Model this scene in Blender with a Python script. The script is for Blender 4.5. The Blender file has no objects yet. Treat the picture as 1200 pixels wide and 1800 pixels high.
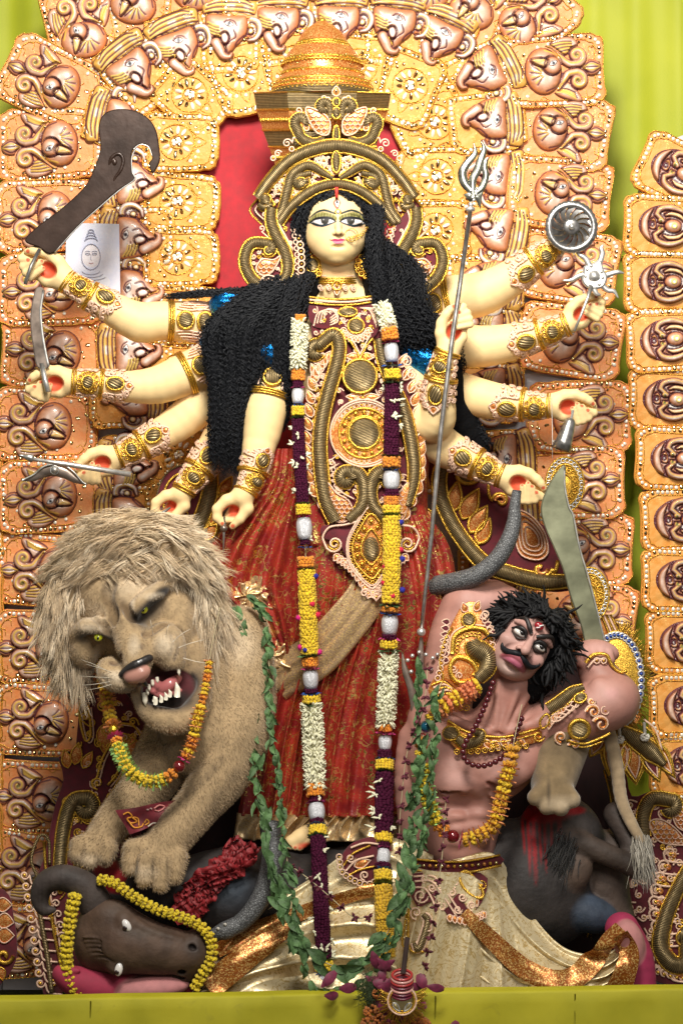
import bpy, math, random
import numpy as np
from mathutils import Vector, Matrix
random.seed(7); np.random.seed(7)
S = bpy.context.scene
COL = S.collection
PI = math.pi
# ------------------------------------------------------------------ camera, world, lamps, exposure
CAMD = 9.0                        # metres from the camera to the plane of the goddess
U = 0.002                         # one photo pixel in that plane, in metres
CZ = 1.8                          # camera height
cam = bpy.data.cameras.new("camera"); camo = bpy.data.objects.new("camera", cam); COL.objects.link(camo)
camo.location = (0, -CAMD, CZ); camo.rotation_euler = (PI/2, 0, 0)
cam.sensor_fit = 'VERTICAL'; cam.sensor_height = 36; cam.lens = 36*CAMD/(1800*U)
cam.clip_end = 100
S.camera = camo
W = bpy.data.worlds.new("World"); S.world = W; W.use_nodes = True
W.node_tree.nodes['Background'].inputs[0].default_value = (1.0, 0.93, 0.84, 1)
W.node_tree.nodes['Background'].inputs[1].default_value = 0.24
def area(name, loc, aim, size, power, col):
 l = bpy.data.lights.new(name, 'AREA'); l.shape = 'DISK'; l.size = size; l.energy = power; l.color = col
 o = bpy.data.objects.new(name, l); COL.objects.link(o); o.location = loc
 o.rotation_euler = (Vector(aim)-Vector(loc)).to_track_quat('-Z', 'Y').to_euler()
 return o
f_ = area("flood_lamp", (-0.15, -3.9, 5.4), (0.05, 0, 2.8), 1.4, 102, (1, .95, .86)); f_.data.spread = math.radians(82)
area("fill_lamp", (1.2, -5.6, 4.0), (0, 0, 2.2), 1.8, 110, (1, .96, .9))
S.view_settings.view_transform = 'Standard'; S.view_settings.look = 'None'
S.view_settings.exposure = 0.0; S.view_settings.gamma = 1
# ------------------------------------------------------------------ photo pixels to metres
def sc(D): return (CAMD - D*U)/CAMD
def P(px, py, D=0):
 s = sc(D)
 return np.array(((px-600)*U*s, -D*U, CZ+(900-py)*U*s))
class Frame:
 """similarity from drawing units (x right, y down, d toward the viewer, all in photo pixels) to metres"""
 def __init__(s, px, py, D, rot=0, k=1.0, mir=False):
  s.o = P(px, py, D); s.k = U*sc(D)*k; s.c = math.cos(rot); s.s = math.sin(rot); s.m = -1 if mir else 1
  s.a = (0, 0, 0)
 def __call__(s, v):
  v = np.asarray(v, float).reshape(-1, 3)
  x = v[:, 0]*s.m; y = v[:, 1]; d = v[:, 2]
  X = x*s.c - y*s.s; Y = x*s.s + y*s.c
  return s.o + np.stack([X, -d, -Y], 1)*s.k
class Abs(Frame):
 """same, but drawing units are absolute photo pixels, depth measured from the viewer-side plane D0"""
 def __init__(s, D0=0, cx=600, cy=900):
  s.o = P(cx, cy, D0); s.k = U*sc(D0); s.cx = cx; s.cy = cy; s.D0 = D0
 def __call__(s, v):
  v = np.asarray(v, float).reshape(-1, 3)
  return s.o + np.stack([v[:, 0]-s.cx, -v[:, 2], v[:, 1]*-1+s.cy], 1)*s.k
# ------------------------------------------------------------------ materials
MATS = {}
def M(name, col=None, rough=.5, metal=0., noise=None, bump=None, wave=None, spec=.5, sheen=0., coat=0., fn=None, sss=0., weave=None, vary=0.):
 if name in MATS: return MATS[name]
 m = bpy.data.materials.new(name); m.use_nodes = True; nt = m.node_tree; b = nt.nodes['Principled BSDF']
 L = nt.links.new; N = nt.nodes.new
 b.inputs['Roughness'].default_value = rough; b.inputs['Metallic'].default_value = metal
 b.inputs['Specular IOR Level'].default_value = spec
 b.inputs['Coat Weight'].default_value = coat; b.inputs['Sheen Weight'].default_value = sheen
 if sss: b.inputs['Subsurface Weight'].default_value = sss; b.inputs['Subsurface Radius'].default_value = (.02, .008, .004)
 tc = N('ShaderNodeTexCoord')
 if col is None:
  a = N('ShaderNodeAttribute'); a.attribute_name = 'Col'; out = a.outputs['Color']
 else:
  r = N('ShaderNodeRGB'); r.outputs[0].default_value = (*col, 1); out = r.outputs[0]
 if noise:
  t = N('ShaderNodeTexNoise'); t.inputs['Scale'].default_value = noise[0]; t.inputs['Detail'].default_value = 5
  L(tc.outputs['Object'], t.inputs['Vector'])
  mr = N('ShaderNodeMapRange'); mr.inputs[1].default_value = .3; mr.inputs[2].default_value = .7
  mr.inputs[3].default_value = 1-noise[1]; mr.inputs[4].default_value = 1+noise[1]
  L(t.outputs[0], mr.inputs[0])
  mx = N('ShaderNodeVectorMath'); mx.operation = 'SCALE'; L(out, mx.inputs[0]); L(mr.outputs[0], mx.inputs['Scale'])
  out = mx.outputs[0]
  rr = N('ShaderNodeMapRange'); rr.inputs[3].default_value = max(.02, rough-.08); rr.inputs[4].default_value = min(1, rough+.12)
  L(t.outputs[0], rr.inputs[0]); L(rr.outputs[0], b.inputs['Roughness'])
 hts = []
 if bump:
  t = N('ShaderNodeTexNoise'); t.inputs['Scale'].default_value = bump[0]; t.inputs['Detail'].default_value = 4
  L(tc.outputs['Object'], t.inputs['Vector']); hts.append((t.outputs[0], bump[1], .004))
 if wave:   # wire wound along the length, from the UV map (v runs along, in pixels)
  w = N('ShaderNodeTexWave'); w.wave_type = 'BANDS'; w.bands_direction = 'Y'; w.inputs['Scale'].default_value = wave[0]
  w.inputs['Distortion'].default_value = wave[2] if len(wave) > 2 else 0.6; w.inputs['Detail Scale'].default_value = .6
  L(tc.outputs['UV'], w.inputs['Vector']); hts.append((w.outputs['Fac'], wave[1], .004))
  mr = N('ShaderNodeMapRange'); mr.inputs[3].default_value = .35; mr.inputs[4].default_value = 1.25; L(w.outputs['Fac'], mr.inputs[0])
  mx = N('ShaderNodeVectorMath'); mx.operation = 'SCALE'; L(out, mx.inputs[0]); L(mr.outputs[0], mx.inputs['Scale']); out = mx.outputs[0]
 if weave:
  for dr in ('X', 'Z'):
   w = N('ShaderNodeTexWave'); w.bands_direction = dr; w.inputs['Scale'].default_value = weave[0]; w.inputs['Distortion'].default_value = 1.5
   L(tc.outputs['Object'], w.inputs['Vector']); hts.append((w.outputs['Fac'], weave[1], .002))
 if vary:
  oi = N('ShaderNodeObjectInfo'); mr = N('ShaderNodeMapRange'); mr.inputs[3].default_value = 1-vary; mr.inputs[4].default_value = 1+vary; L(oi.outputs['Random'], mr.inputs[0]); mx = N('ShaderNodeVectorMath'); mx.operation = 'SCALE'; L(out, mx.inputs[0]); L(mr.outputs[0], mx.inputs['Scale']); out = mx.outputs[0]
 ctx = dict(nt=nt, b=b, N=N, L=L, tc=tc, out=out, hts=hts)
 if fn:
  r = fn(ctx)
  if r is not None: out = r
 L(out, b.inputs['Base Color'])
 prev = None
 for h, st, ds in hts:
  bn = N('ShaderNodeBump'); bn.inputs['Strength'].default_value = st; bn.inputs['Distance'].default_value = ds
  L(h, bn.inputs['Height'])
  if prev is not None: L(prev, bn.inputs['Normal'])
  prev = bn.outputs[0]
 if prev is not None: L(prev, b.inputs['Normal'])
 MATS[name] = m; return m
def mixc(c, fac, a, bcol):
 """colour mix node; a and bcol are sockets or tuples"""
 n = c['N']('ShaderNodeMix'); n.data_type = 'RGBA'
 c['L'](fac, n.inputs[0])
 for s, v in ((n.inputs[6], a), (n.inputs[7], bcol)):
  if isinstance(v, tuple): s.default_value = (*v, 1)
  else: c['L'](v, s)
 return n.outputs[2]
def ramp(c, src, lo, hi, a=0., b=1.):
 n = c['N']('ShaderNodeMapRange'); n.inputs[1].default_value = lo; n.inputs[2].default_value = hi
 n.inputs[3].default_value = a; n.inputs[4].default_value = b; c['L'](src, n.inputs[0]); return n.outputs[0]
def vor(c, scale, feature='F1', coord='Object', out='Distance', rnd=1.0):
 n = c['N']('ShaderNodeTexVoronoi'); n.feature = feature; n.inputs['Scale'].default_value = scale; n.inputs['Randomness'].default_value = rnd
 c['L'](c['tc'].outputs[coord], n.inputs['Vector']); return n.outputs[out]
def noi(c, scale, detail=4, dist=0., coord='Object'):
 n = c['N']('ShaderNodeTexNoise'); n.inputs['Scale'].default_value = scale; n.inputs['Detail'].default_value = detail
 n.inputs['Distortion'].default_value = dist; c['L'](c['tc'].outputs[coord], n.inputs['Vector']); return n.outputs[0]
def mth(c, op, a, b=None):
 n = c['N']('ShaderNodeMath'); n.operation = op
 for i, v in enumerate((a, b)):
  if v is None: continue
  if isinstance(v, (int, float)): n.inputs[i].default_value = v
  else: c['L'](v, n.inputs[i])
 return n.outputs[0]
# ------------------------------------------------------------------ objects
class Nodata: pass
def tag(o, label=None, cat=None, group=None, kind=None):
 if label: o['label'] = label
 if cat: o['category'] = cat
 if group: o['group'] = group
 if kind: o['kind'] = kind
 return o
def thing(name, loc, label, cat, group=None):
 o = bpy.data.objects.new(name, None); COL.objects.link(o); o.location = Vector(loc); o.empty_display_size = .05
 tag(o, label, cat, group)
 return o
def wloc(o):
 v = Vector(o.location)
 while o.parent: o = o.parent; v += Vector(o.location)
 return v
def link(name, me, parent=None, loc=None):
 o = bpy.data.objects.new(name, me); COL.objects.link(o)
 if parent: o.parent = parent
 if loc is not None: o.location = Vector(loc)
 return o
def catmull(pts, n=8, closed=False):
 p = np.asarray(pts, float)
 if len(p) < 3 and not closed:
  t = np.linspace(0, 1, n+1)[:, None]; return p[0]*(1-t)+p[-1]*t
 out = []; N_ = len(p); rng = range(N_ if closed else N_-1)
 g = (lambda i: p[i % N_]) if closed else (lambda i: p[min(max(i, 0), N_-1)] if 0 <= i < N_ else (2*p[0]-p[1] if i < 0 else 2*p[-1]-p[-2]))
 for i in rng:
  a, b, c, d = g(i-1), g(i), g(i+1), g(i+2)
  for k in range(n):
   t = k/n
   out.append(.5*((2*b)+(-a+c)*t+(2*a-5*b+4*c-d)*t*t+(-a+3*b-3*c+d)*t**3))
 if not closed: out.append(p[-1])
 return np.array(out)
def spiral(cx, cy, r0, r1, a0, turns, n=28, d=0):
 """2-D spiral from radius r0 at angle a0 (degrees, clockwise on screen) inwards to r1"""
 t = np.linspace(0, 1, n); a = math.radians(a0)+2*PI*turns*t; r = r0+(r1-r0)*t**.8
 return np.stack([cx+r*np.cos(a), cy+r*np.sin(a), np.full(n, d)], 1)
def p3(pts, d=0.):
 p = np.asarray(pts, float)
 return p if p.shape[1] == 3 else np.concatenate([p, np.full((len(p), 1), d)], 1)
class MB:
 """mesh builder in drawing units"""
 def __init__(s): s.v = []; s.f = []; s.c = []; s.uv = []; s.mi = []; s.n = 0; s.cur = (1, 1, 1); s.m = 0
 def add(s, v, f, col=None, uv=None):
  v = np.asarray(v, float).reshape(-1, 3); k = len(v)
  s.v.append(v)
  col = s.cur if col is None else col
  c = np.asarray(col, float)
  s.c.append(np.broadcast_to(c, (k, 3)) if c.ndim == 1 else c)
  s.uv.append(np.zeros((k, 2)) if uv is None else np.asarray(uv, float))
  if isinstance(f, np.ndarray): f = f.tolist()
  n = s.n
  s.f.extend([[i+n for i in q] for q in f]); s.mi.extend([s.m]*len(f)); s.n += k
  return s
 def tube(s, pts, r, n=6, col=None, flat=1., closed=False, caps=True, up=(0, 0, 1), twist=0.):
  p = p3(pts); k = len(p)
  if k < 2: return s
  r = np.broadcast_to(np.asarray(r, float), (k,)) if np.ndim(r) == 0 or len(np.atleast_1d(r)) == k else np.interp(np.linspace(0, 1, k), np.linspace(0, 1, len(r)), r)
  t = np.gradient(p, axis=0) if not closed else np.roll(p, -1, 0)-np.roll(p, 1, 0)
  t /= np.linalg.norm(t, axis=1)[:, None]+1e-9
  u = np.broadcast_to(np.asarray(up, float), p.shape)
  side = np.cross(t, u); ln = np.linalg.norm(side, axis=1)
  bad = ln < 1e-3
  if bad.any():
   side[bad] = np.cross(t[bad], np.array((0.31, .95, .05))); ln = np.linalg.norm(side, axis=1)
  side /= ln[:, None]+1e-9
  nn = np.cross(side, t)
  L = np.concatenate([[0], np.cumsum(np.linalg.norm(np.diff(p, axis=0), axis=1))])
  a = np.linspace(0, 2*PI, n, endpoint=False)[None, :] + twist*L[:, None]
  v = p[:, None, :]+r[:, None, None]*(np.cos(a)[..., None]*side[:, None, :]+flat*np.sin(a)[..., None]*nn[:, None, :])
  uv = np.stack([np.broadcast_to(np.linspace(0, 1, n)[None, :], (k, n)), np.broadcast_to(L[:, None], (k, n))], 2)
  i = np.arange(k if closed else k-1)[:, None]; j = np.arange(n)[None, :]
  i2 = (i+1) % k; j2 = (j+1) % n
  q = np.stack([i*n+j, i*n+j2, i2*n+j2, i2*n+j], 2).reshape(-1, 4).tolist()
  if caps and not closed: q += [list(range(n)), list(range((k-1)*n, k*n))]
  c = None
  if col is not None:
   c = np.asarray(col, float)
   if c.ndim == 2: c = np.repeat(c, n, 0)
  return s.add(v.reshape(-1, 3), q, c, uv.reshape(-1, 2))
 def ball(s, c, r, n=8, m=6, col=None, rot=None):
  r = np.broadcast_to(np.asarray(r, float), (3,))
  th = np.linspace(0, PI, m+1)[1:-1]; ph = np.linspace(0, 2*PI, n, endpoint=False)
  v = [(0, 0, 1)]+[(math.sin(t)*math.cos(p), math.sin(t)*math.sin(p), math.cos(t)) for t in th for p in ph]+[(0, 0, -1)]
  v = np.array(v)*r
  if rot is not None: v = v@np.asarray(rot).T
  f = [[0, 1+j, 1+(j+1) % n] for j in range(n)]
  for i in range(m-2):
   f += [[1+i*n+j, 1+(i+1)*n+j, 1+(i+1)*n+(j+1) % n, 1+i*n+(j+1) % n] for j in range(n)]
  b = 1+(m-2)*n; f += [[b+j, len(v)-1, b+(j+1) % n] for j in range(n)]
  return s.add(v+np.asarray(c, float), f, col)
 def disc(s, c, r, h=1., n=10, col=None, tilt=(0, 0), asp=1., ang=0.):
  """a low dome"""
  a = np.linspace(0, 2*PI, n, endpoint=False)
  ring = np.stack([np.cos(a)*r, np.sin(a)*r*asp, np.zeros(n)], 1)
  v = np.concatenate([ring, ring*.6+np.array((0, 0, h*.8)), [[0, 0, h]]])
  if ang:
   x = v[:, 0]*math.cos(ang)-v[:, 1]*math.sin(ang); y = v[:, 0]*math.sin(ang)+v[:, 1]*math.cos(ang); v[:, 0] = x; v[:, 1] = y
  v[:, 2] += v[:, 0]*tilt[0]+v[:, 1]*tilt[1]
  f = [[j, (j+1) % n, n+(j+1) % n, n+j] for j in range(n)]+[[n+j, n+(j+1) % n, 2*n] for j in range(n)]
  return s.add(v+np.asarray(c, float), f, col)
 def slab(s, outline, d0, d1, bev=0., col=None, surf=None):
  """extruded outline (2-D points) between depths d0 and d1, front edge bevelled; surf(x,y) adds depth"""
  p = np.asarray(outline, float)[:, :2]; k = len(p)
  c0 = p.mean(0)
  t = np.roll(p, -1, 0)-np.roll(p, 1, 0); nn = np.stack([t[:, 1], -t[:, 0]], 1); nn /= np.linalg.norm(nn, axis=1)[:, None]+1e-9
  area = .5*np.sum(p[:, 0]*np.roll(p[:, 1], -1)-np.roll(p[:, 0], -1)*p[:, 1])
  if area < 0: nn = -nn
  inn = p-nn*bev
  z = (lambda q: np.array([surf(a, b) for a, b in q])) if surf else (lambda q: 0)
  def lay(q, d): return np.concatenate([q, (np.zeros(len(q))+d+z(q))[:, None]], 1)
  v = np.concatenate([lay(p, d0), lay(p, d1-bev*.7), lay(inn, d1)])
  q = [[i, (i+1) % k, k+(i+1) % k, k+i] for i in range(k)]+[[k+i, k+(i+1) % k, 2*k+(i+1) % k, 2*k+i] for i in range(k)]
  q.append([2*k+i for i in range(k)])
  return s.add(v, q, col)
 def fan(s, outline, d, h=2., col=None, surf=None, rings=3):
  """pillow: outline shrinks toward its middle while rising to h"""
  p = np.asarray(outline, float)[:, :2]; k = len(p); c0 = p.mean(0); vs = [];
  for i in range(rings+1):
   t = i/(rings+.6); q = c0+(p-c0)*(1-t); dd = d+h*math.sqrt(max(0, 1-(1-t)**2))
   vs.append(np.concatenate([q, np.full((k, 1), dd)], 1))
  vs.append(np.array([[c0[0], c0[1], d+h]]))
  v = np.concatenate(vs)
  if surf: v[:, 2] += np.array([surf(a, b) for a, b in v[:, :2]])
  q = []
  for i in range(rings): q += [[i*k+j, i*k+(j+1) % k, (i+1)*k+(j+1) % k, (i+1)*k+j] for j in range(k)]
  q += [[rings*k+j, rings*k+(j+1) % k, (rings+1)*k] for j in range(k)]
  return s.add(v, q, col)
 def grid(s, v, nu, nv, col=None, uv=None, cu=False, cv=False):
  """v is (nu*nv,3) row-major in u"""
  i = np.arange(nu if cu else nu-1)[:, None]; j = np.arange(nv if cv else nv-1)[None, :]
  i2 = (i+1) % nu; j2 = (j+1) % nv
  q = np.stack([i*nv+j, i*nv+j2, i2*nv+j2, i2*nv+j], 2).reshape(-1, 4).tolist()
  return s.add(v, q, col, uv)
 def lathe(s, prof, c, n=20, col=None, axis='y'):
  """prof rows (r, t): t along the axis"""
  prof = np.asarray(prof, float); a = np.linspace(0, 2*PI, n, endpoint=False)
  r = prof[:, 0][:, None]; t = np.broadcast_to(prof[:, 1][:, None], (len(prof), n))
  x = r*np.cos(a); z = r*np.sin(a)
  v = np.stack([x, t, z], 2) if axis == 'y' else (np.stack([t, x, z], 2) if axis == 'x' else np.stack([x, z, t], 2))
  L = np.concatenate([[0], np.cumsum(np.linalg.norm(np.diff(prof, axis=0), axis=1))])
  uv = np.stack([np.broadcast_to(a*20, t.shape), np.broadcast_to(L[:, None], t.shape)], 2).reshape(-1, 2)
  return s.grid(v.reshape(-1, 3)+np.asarray(c, float), len(prof), n, col, uv, cv=True)
 def xf(s, fn):
  """apply fn to all vertices so far"""
  s.v = [fn(np.concatenate(s.v))]; s.c = [np.concatenate(s.c)]; s.uv = [np.concatenate(s.uv)]; return s
 def mesh(s, name, mats, fr=None, origin=(0, 0, 0), smooth=True):
  me = bpy.data.meshes.new(name)
  v = np.concatenate(s.v) if s.v else np.zeros((0, 3))
  if fr is not None: v = fr(v)
  v = v-np.asarray(origin)
  flip = fr is not None
  f = s.f
  ln = np.fromiter((len(q) for q in f), int, len(f)); st = np.concatenate([[0], np.cumsum(ln)[:-1]]) if len(f) else ln
  flat = np.array([i for q in f for i in (q[::-1] if flip else q)], np.int32)
  me.vertices.add(len(v)); me.vertices.foreach_set('co', v.astype(np.float32).ravel())
  me.loops.add(len(flat)); me.loops.foreach_set('vertex_index', flat)
  me.polygons.add(len(f)); me.polygons.foreach_set('loop_start', st.astype(np.int32)); me.polygons.foreach_set('loop_total', ln.astype(np.int32))
  me.polygons.foreach_set('material_index', np.array(s.mi, np.int32))
  me.polygons.foreach_set('use_smooth', np.full(len(f), bool(smooth)))
  me.update(calc_edges=True)
  c = np.concatenate(s.c) if s.c else np.zeros((0, 3)); at = me.color_attributes.new('Col', 'FLOAT_COLOR', 'POINT')
  at.data.foreach_set('color', np.concatenate([c, np.ones((len(c), 1))], 1).astype(np.float32).ravel())
  uv = np.concatenate(s.uv); ul = me.uv_layers.new(name='UVMap'); ul.data.foreach_set('uv', uv[flat].astype(np.float32).ravel())
  for m in (mats if isinstance(mats, (list, tuple)) else [mats]): me.materials.append(m)
  return me
 def build(s, name, mats=None, fr=None, parent=None, smooth=True, kind=None, label=None):
  """one object; coordinates stay relative to the parent's base"""
  o0 = np.array(wloc(parent)) if parent else np.zeros(3)
  me = s.mesh(name, mats, fr, o0, smooth)
  o = link(name, me, parent)
  if kind: o['kind'] = kind
  if label: o['label'] = label
  return o
 def solo(s, name, mats, fr, label, cat, group=None, smooth=True, kind=None):
  """a top-level thing made of one mesh, its origin at its own base"""
  v = fr(np.concatenate(s.v)); o0 = np.array([v[:, 0].mean(), v[:, 1].mean(), v[:, 2].min()])
  o = link(name, s.mesh(name, mats, fr, o0, smooth), None, o0)
  return tag(o, label, cat, group, kind)
# ------------------------------------------------------------------ sculpting: smooth union of simple solids, then a surface-net mesh
def rotm(rx=0, ry=0, rz=0):
 return np.array(Matrix.Rotation(math.radians(rz), 3, 'Z')@Matrix.Rotation(math.radians(ry), 3, 'Y')@Matrix.Rotation(math.radians(rx), 3, 'X'))
def surface_net(F, o, h):
 sx, sy, sz = F.shape
 neg = F < 0
 cn = neg[:-1, :-1, :-1].astype(np.int8)
 cs = [(i, j, k) for i in (0, 1) for j in (0, 1) for k in (0, 1)]
 cnt = np.zeros((sx-1, sy-1, sz-1), np.int8)
 for i, j, k in cs: cnt += neg[i:sx-1+i, j:sy-1+j, k:sz-1+k]
 act = (cnt > 0) & (cnt < 8)
 idx = -np.ones(act.shape, np.int64); ii = np.argwhere(act); idx[act] = np.arange(len(ii))
 pos = np.zeros((len(ii), 3)); num = np.zeros(len(ii))
 val = {c: F[ii[:, 0]+c[0], ii[:, 1]+c[1], ii[:, 2]+c[2]] for c in cs}
 for a in cs:
  for ax in range(3):
   if a[ax]: continue
   b = list(a); b[ax] = 1; b = tuple(b)
   va, vb = val[a], val[b]; x = (va < 0) != (vb < 0)
   t = np.where(x, va/np.where(x, va-vb, 1), 0)
   q = np.tile(np.array(a, float), (len(ii), 1)); q[:, ax] += t
   pos += np.where(x[:, None], q, 0); num += x
 pos = (pos/num[:, None]+ii)*h+o
 faces = []
 for ax in range(3):
  n0 = neg; sl0 = [slice(None)]*3; sl1 = [slice(None)]*3; sl0[ax] = slice(0, -1); sl1[ax] = slice(1, None)
  x = n0[tuple(sl0)] != n0[tuple(sl1)]
  e = np.argwhere(x); u, w = (ax+1) % 3, (ax+2) % 3
  ok = (e[:, u] > 0) & (e[:, w] > 0) & (e[:, u] < F.shape[u]-1) & (e[:, w] < F.shape[w]-1); e = e[ok]
  s_ = n0[e[:, 0], e[:, 1], e[:, 2]]
  def cell(du, dw):
   c = e.copy(); c[:, u] -= du; c[:, w] -= dw; return idx[c[:, 0], c[:, 1], c[:, 2]]
  q = np.stack([cell(1, 1), cell(0, 1), cell(0, 0), cell(1, 0)], 1)
  q[~s_] = q[~s_][:, ::-1]; faces.append(q)
 return pos, np.concatenate(faces)
class Sculpt:
 def __init__(s, base=(.8, .8, .8)): s.p = []; s.pt = []; s.base = base; s.disp = None
 def ell(s, c, r, rot=None, k=6., op='+', col=None, kc=None):
  r = np.broadcast_to(np.asarray(r, float), (3,)); c = np.asarray(c, float)
  R = np.eye(3) if rot is None else (rotm(*rot) if np.ndim(rot) == 1 else np.asarray(rot))
  def fn(q):
   l = (q-c)@R; k0 = np.linalg.norm(l/r, axis=-1); k1 = np.linalg.norm(l/(r*r), axis=-1)+1e-9
   return k0*(k0-1)/k1
  e = np.abs(R)@r; s.p.append((fn, c-e, c+e, k, op, col, kc)); return s
 def cap(s, a, b, ra, rb=None, k=6., op='+', col=None, kc=None):
  a = np.asarray(a, float); b = np.asarray(b, float); rb = ra if rb is None else rb
  ab = b-a; L2 = max(ab@ab, 1e-9)
  def fn(q):
   t = np.clip(((q-a)@ab)/L2, 0, 1); return np.linalg.norm(q-a-t[..., None]*ab, axis=-1)-(ra+(rb-ra)*t)
  m = max(ra, rb); s.p.append((fn, np.minimum(a-ra, b-rb), np.maximum(a+ra, b+rb), k, op, col, kc)); return s
 def chain(s, pts, rs, k=5., op='+', col=None, kc=None):
  for i in range(len(pts)-1): s.cap(pts[i], pts[i+1], rs[i], rs[i+1], k if i == 0 or op == '-' else min(k, 3), op, col, kc)
  return s
 def chains(s, pts, rs, n=4, **kw):
  p = catmull(pts, n); r = np.interp(np.linspace(0, 1, len(p)), np.linspace(0, 1, len(rs)), rs)
  return s.chain(p, r, **kw)
 def paint(s, c, r, col, soft=.5, amt=1.):
  s.pt.append((np.asarray(c, float), np.broadcast_to(np.asarray(r, float), (3,)), np.asarray(col, float), soft, amt)); return s
 def mesh(s, h, pad=4., smooth=1):
  lo = np.min([p[1] for p in s.p if p[4] == '+'], 0)-pad-3*h; hi = np.max([p[2] for p in s.p if p[4] == '+'], 0)+pad+3*h
  n = np.ceil((hi-lo)/h).astype(int)+1
  F = np.full(n, 50., np.float32)
  ax = [lo[i]+h*np.arange(n[i]) for i in range(3)]
  for fn, a, b, k, op, col, kc in s.p:
   m = k+2.5*h
   i0 = np.clip(np.floor((a-m-lo)/h).astype(int), 0, n-1); i1 = np.clip(np.ceil((b+m-lo)/h).astype(int)+1, 1, n)
   if (i1 <= i0).any(): continue
   sl = tuple(slice(i0[i], i1[i]) for i in range(3))
   X = np.stack(np.meshgrid(*[ax[i][sl[i]] for i in range(3)], indexing='ij'), -1)
   d = fn(X); f = F[sl]
   if op == '+':
    hh = np.clip(.5+.5*(f-d)/max(k, 1e-6), 0, 1); F[sl] = f*(1-hh)+d*hh-k*hh*(1-hh)
   else:
    d = -d; hh = np.clip(.5-.5*(f-d)/max(k, 1e-6), 0, 1); F[sl] = f*(1-hh)+d*hh+k*hh*(1-hh)
  v, f = surface_net(F, lo, h)
  for _ in range(smooth):
   acc = np.zeros_like(v); cnt = np.zeros(len(v))
   for a in range(4):
    for b in ((a+1) % 4,):
     np.add.at(acc, f[:, a], v[f[:, b]]); np.add.at(acc, f[:, b], v[f[:, a]])
     np.add.at(cnt, f[:, a], 1); np.add.at(cnt, f[:, b], 1)
   v = v*.5+.5*acc/np.maximum(cnt, 1)[:, None]
  c = np.tile(np.asarray(s.base, float), (len(v), 1))
  for fn, a, b, k, op, col, kc in s.p:
   if col is None: continue
   kk = kc if kc else 2.5
   mask = ((v > a-kk*2) & (v < b+kk*2)).all(1)
   w = np.clip(1-(fn(v[mask])+kk*.2)/kk, 0, 1)[:, None]; c[mask] = c[mask]*(1-w)+np.asarray(col)*w
  for pc, pr, col, soft, amt in s.pt:
   d = np.linalg.norm((v-pc)/pr, axis=1); w = (np.clip((1-d)/max(soft, 1e-3), 0, 1)*amt)[:, None]
   c = c*(1-w)+col*w
  if s.disp is not None: v = s.disp(v, f)
  return v, f, c
 def mb(s, h, smooth=1, pad=4.):
  v, f, c = s.mesh(h, pad, smooth); m = MB(); m.add(v, f, c); return m
def vnoise(p, scale, seed=0):
 """cheap smooth value noise, vectorised"""
 q = np.asarray(p, float)*scale+seed*17.3; i = np.floor(q).astype(np.int64); f = q-i; f = f*f*(3-2*f); out = 0
 for c in range(1 << q.shape[1]):
  b = [(c >> k) & 1 for k in range(q.shape[1])]; hsh = np.zeros(len(q), np.int64)+seed*131
  w = np.ones(len(q))
  for k, bb in enumerate(b):
   hsh = (hsh ^ ((i[:, k]+bb)*(73856093, 19349663, 83492791)[k])); w = w*(f[:, k] if bb else 1-f[:, k])
  hsh = ((hsh*2654435761) ^ (hsh >> 13)) & 0xffffff
  out = out+w*(hsh/0xffffff)
 return out*2-1
def inpoly(pts, poly):
 x, y = pts[:, 0], pts[:, 1]; r = np.zeros(len(pts), bool); p = np.asarray(poly, float); k = len(p)
 for i in range(k):
  (x1, y1), (x2, y2) = p[i, :2], p[(i+1) % k, :2]
  c = ((y1 > y) != (y2 > y)); r ^= c & (x < (x2-x1)*(y-y1)/((y2-y1) if y2 != y1 else 1e-9)+x1)
 return r
def segdist(pts, poly, rad=None):
 """distance to a polyline (minus an interpolated radius)"""
 p = np.asarray(poly, float)[:, :2]; d = np.full(len(pts), 1e9)
 rad = None if rad is None else np.interp(np.linspace(0, 1, len(p)), np.linspace(0, 1, len(np.atleast_1d(rad))), np.atleast_1d(rad))
 for i in range(len(p)-1):
  ab = p[i+1]-p[i]; t = np.clip(((pts-p[i])@ab)/max(ab@ab, 1e-9), 0, 1)
  q = np.linalg.norm(pts-p[i]-t[:, None]*ab, axis=1)
  if rad is not None: q = q-(rad[i]+(rad[i+1]-rad[i])*t)
  d = np.minimum(d, q)
 return d
# ------------------------------------------------------------------ shared materials
m_gold = M("gold_braid", (.78, .47, .07), .28, .9, noise=(160, .25), bump=(420, .5))
m_zari = M("bullion_cord", (.27, .195, .09), .36, .6, wave=(.115, .55, 1.6), noise=(60, .25))
m_pearl = M("pink_beadwork", (.88, .60, .44), .36, .2, noise=(300, .3), bump=(520, .6))
m_maroon = M("maroon_velvet", (.11, .006, .014), .8, sheen=.35, noise=(40, .3))
m_glit = M("orange_glitter", (.62, .17, .03), .35, .55, fn=lambda c: mixc(c, ramp(c, vor(c, 420, out='Color'), .55, .8), c['out'], (.95, .62, .22)))
m_mirror = M("mirror_glass", (.82, .70, .36), .17, 1.)
m_glint_sequin = M("glint_painted_sequin", (.93, .86, .70), .3, .2, spec=.8)  # pale paint stands in for mirror sequins glinting in the lamp
m_silver = M("silver_metal", (.66, .65, .62), .34, .75, noise=(40, .25))
m_steel = M("worn_steel", (.42, .42, .40), .36, .8, noise=(18, .35))
m_col = M("painted", None, .5)
m_gloss = M("gloss_painted", None, .25, coat=.3)
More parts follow.
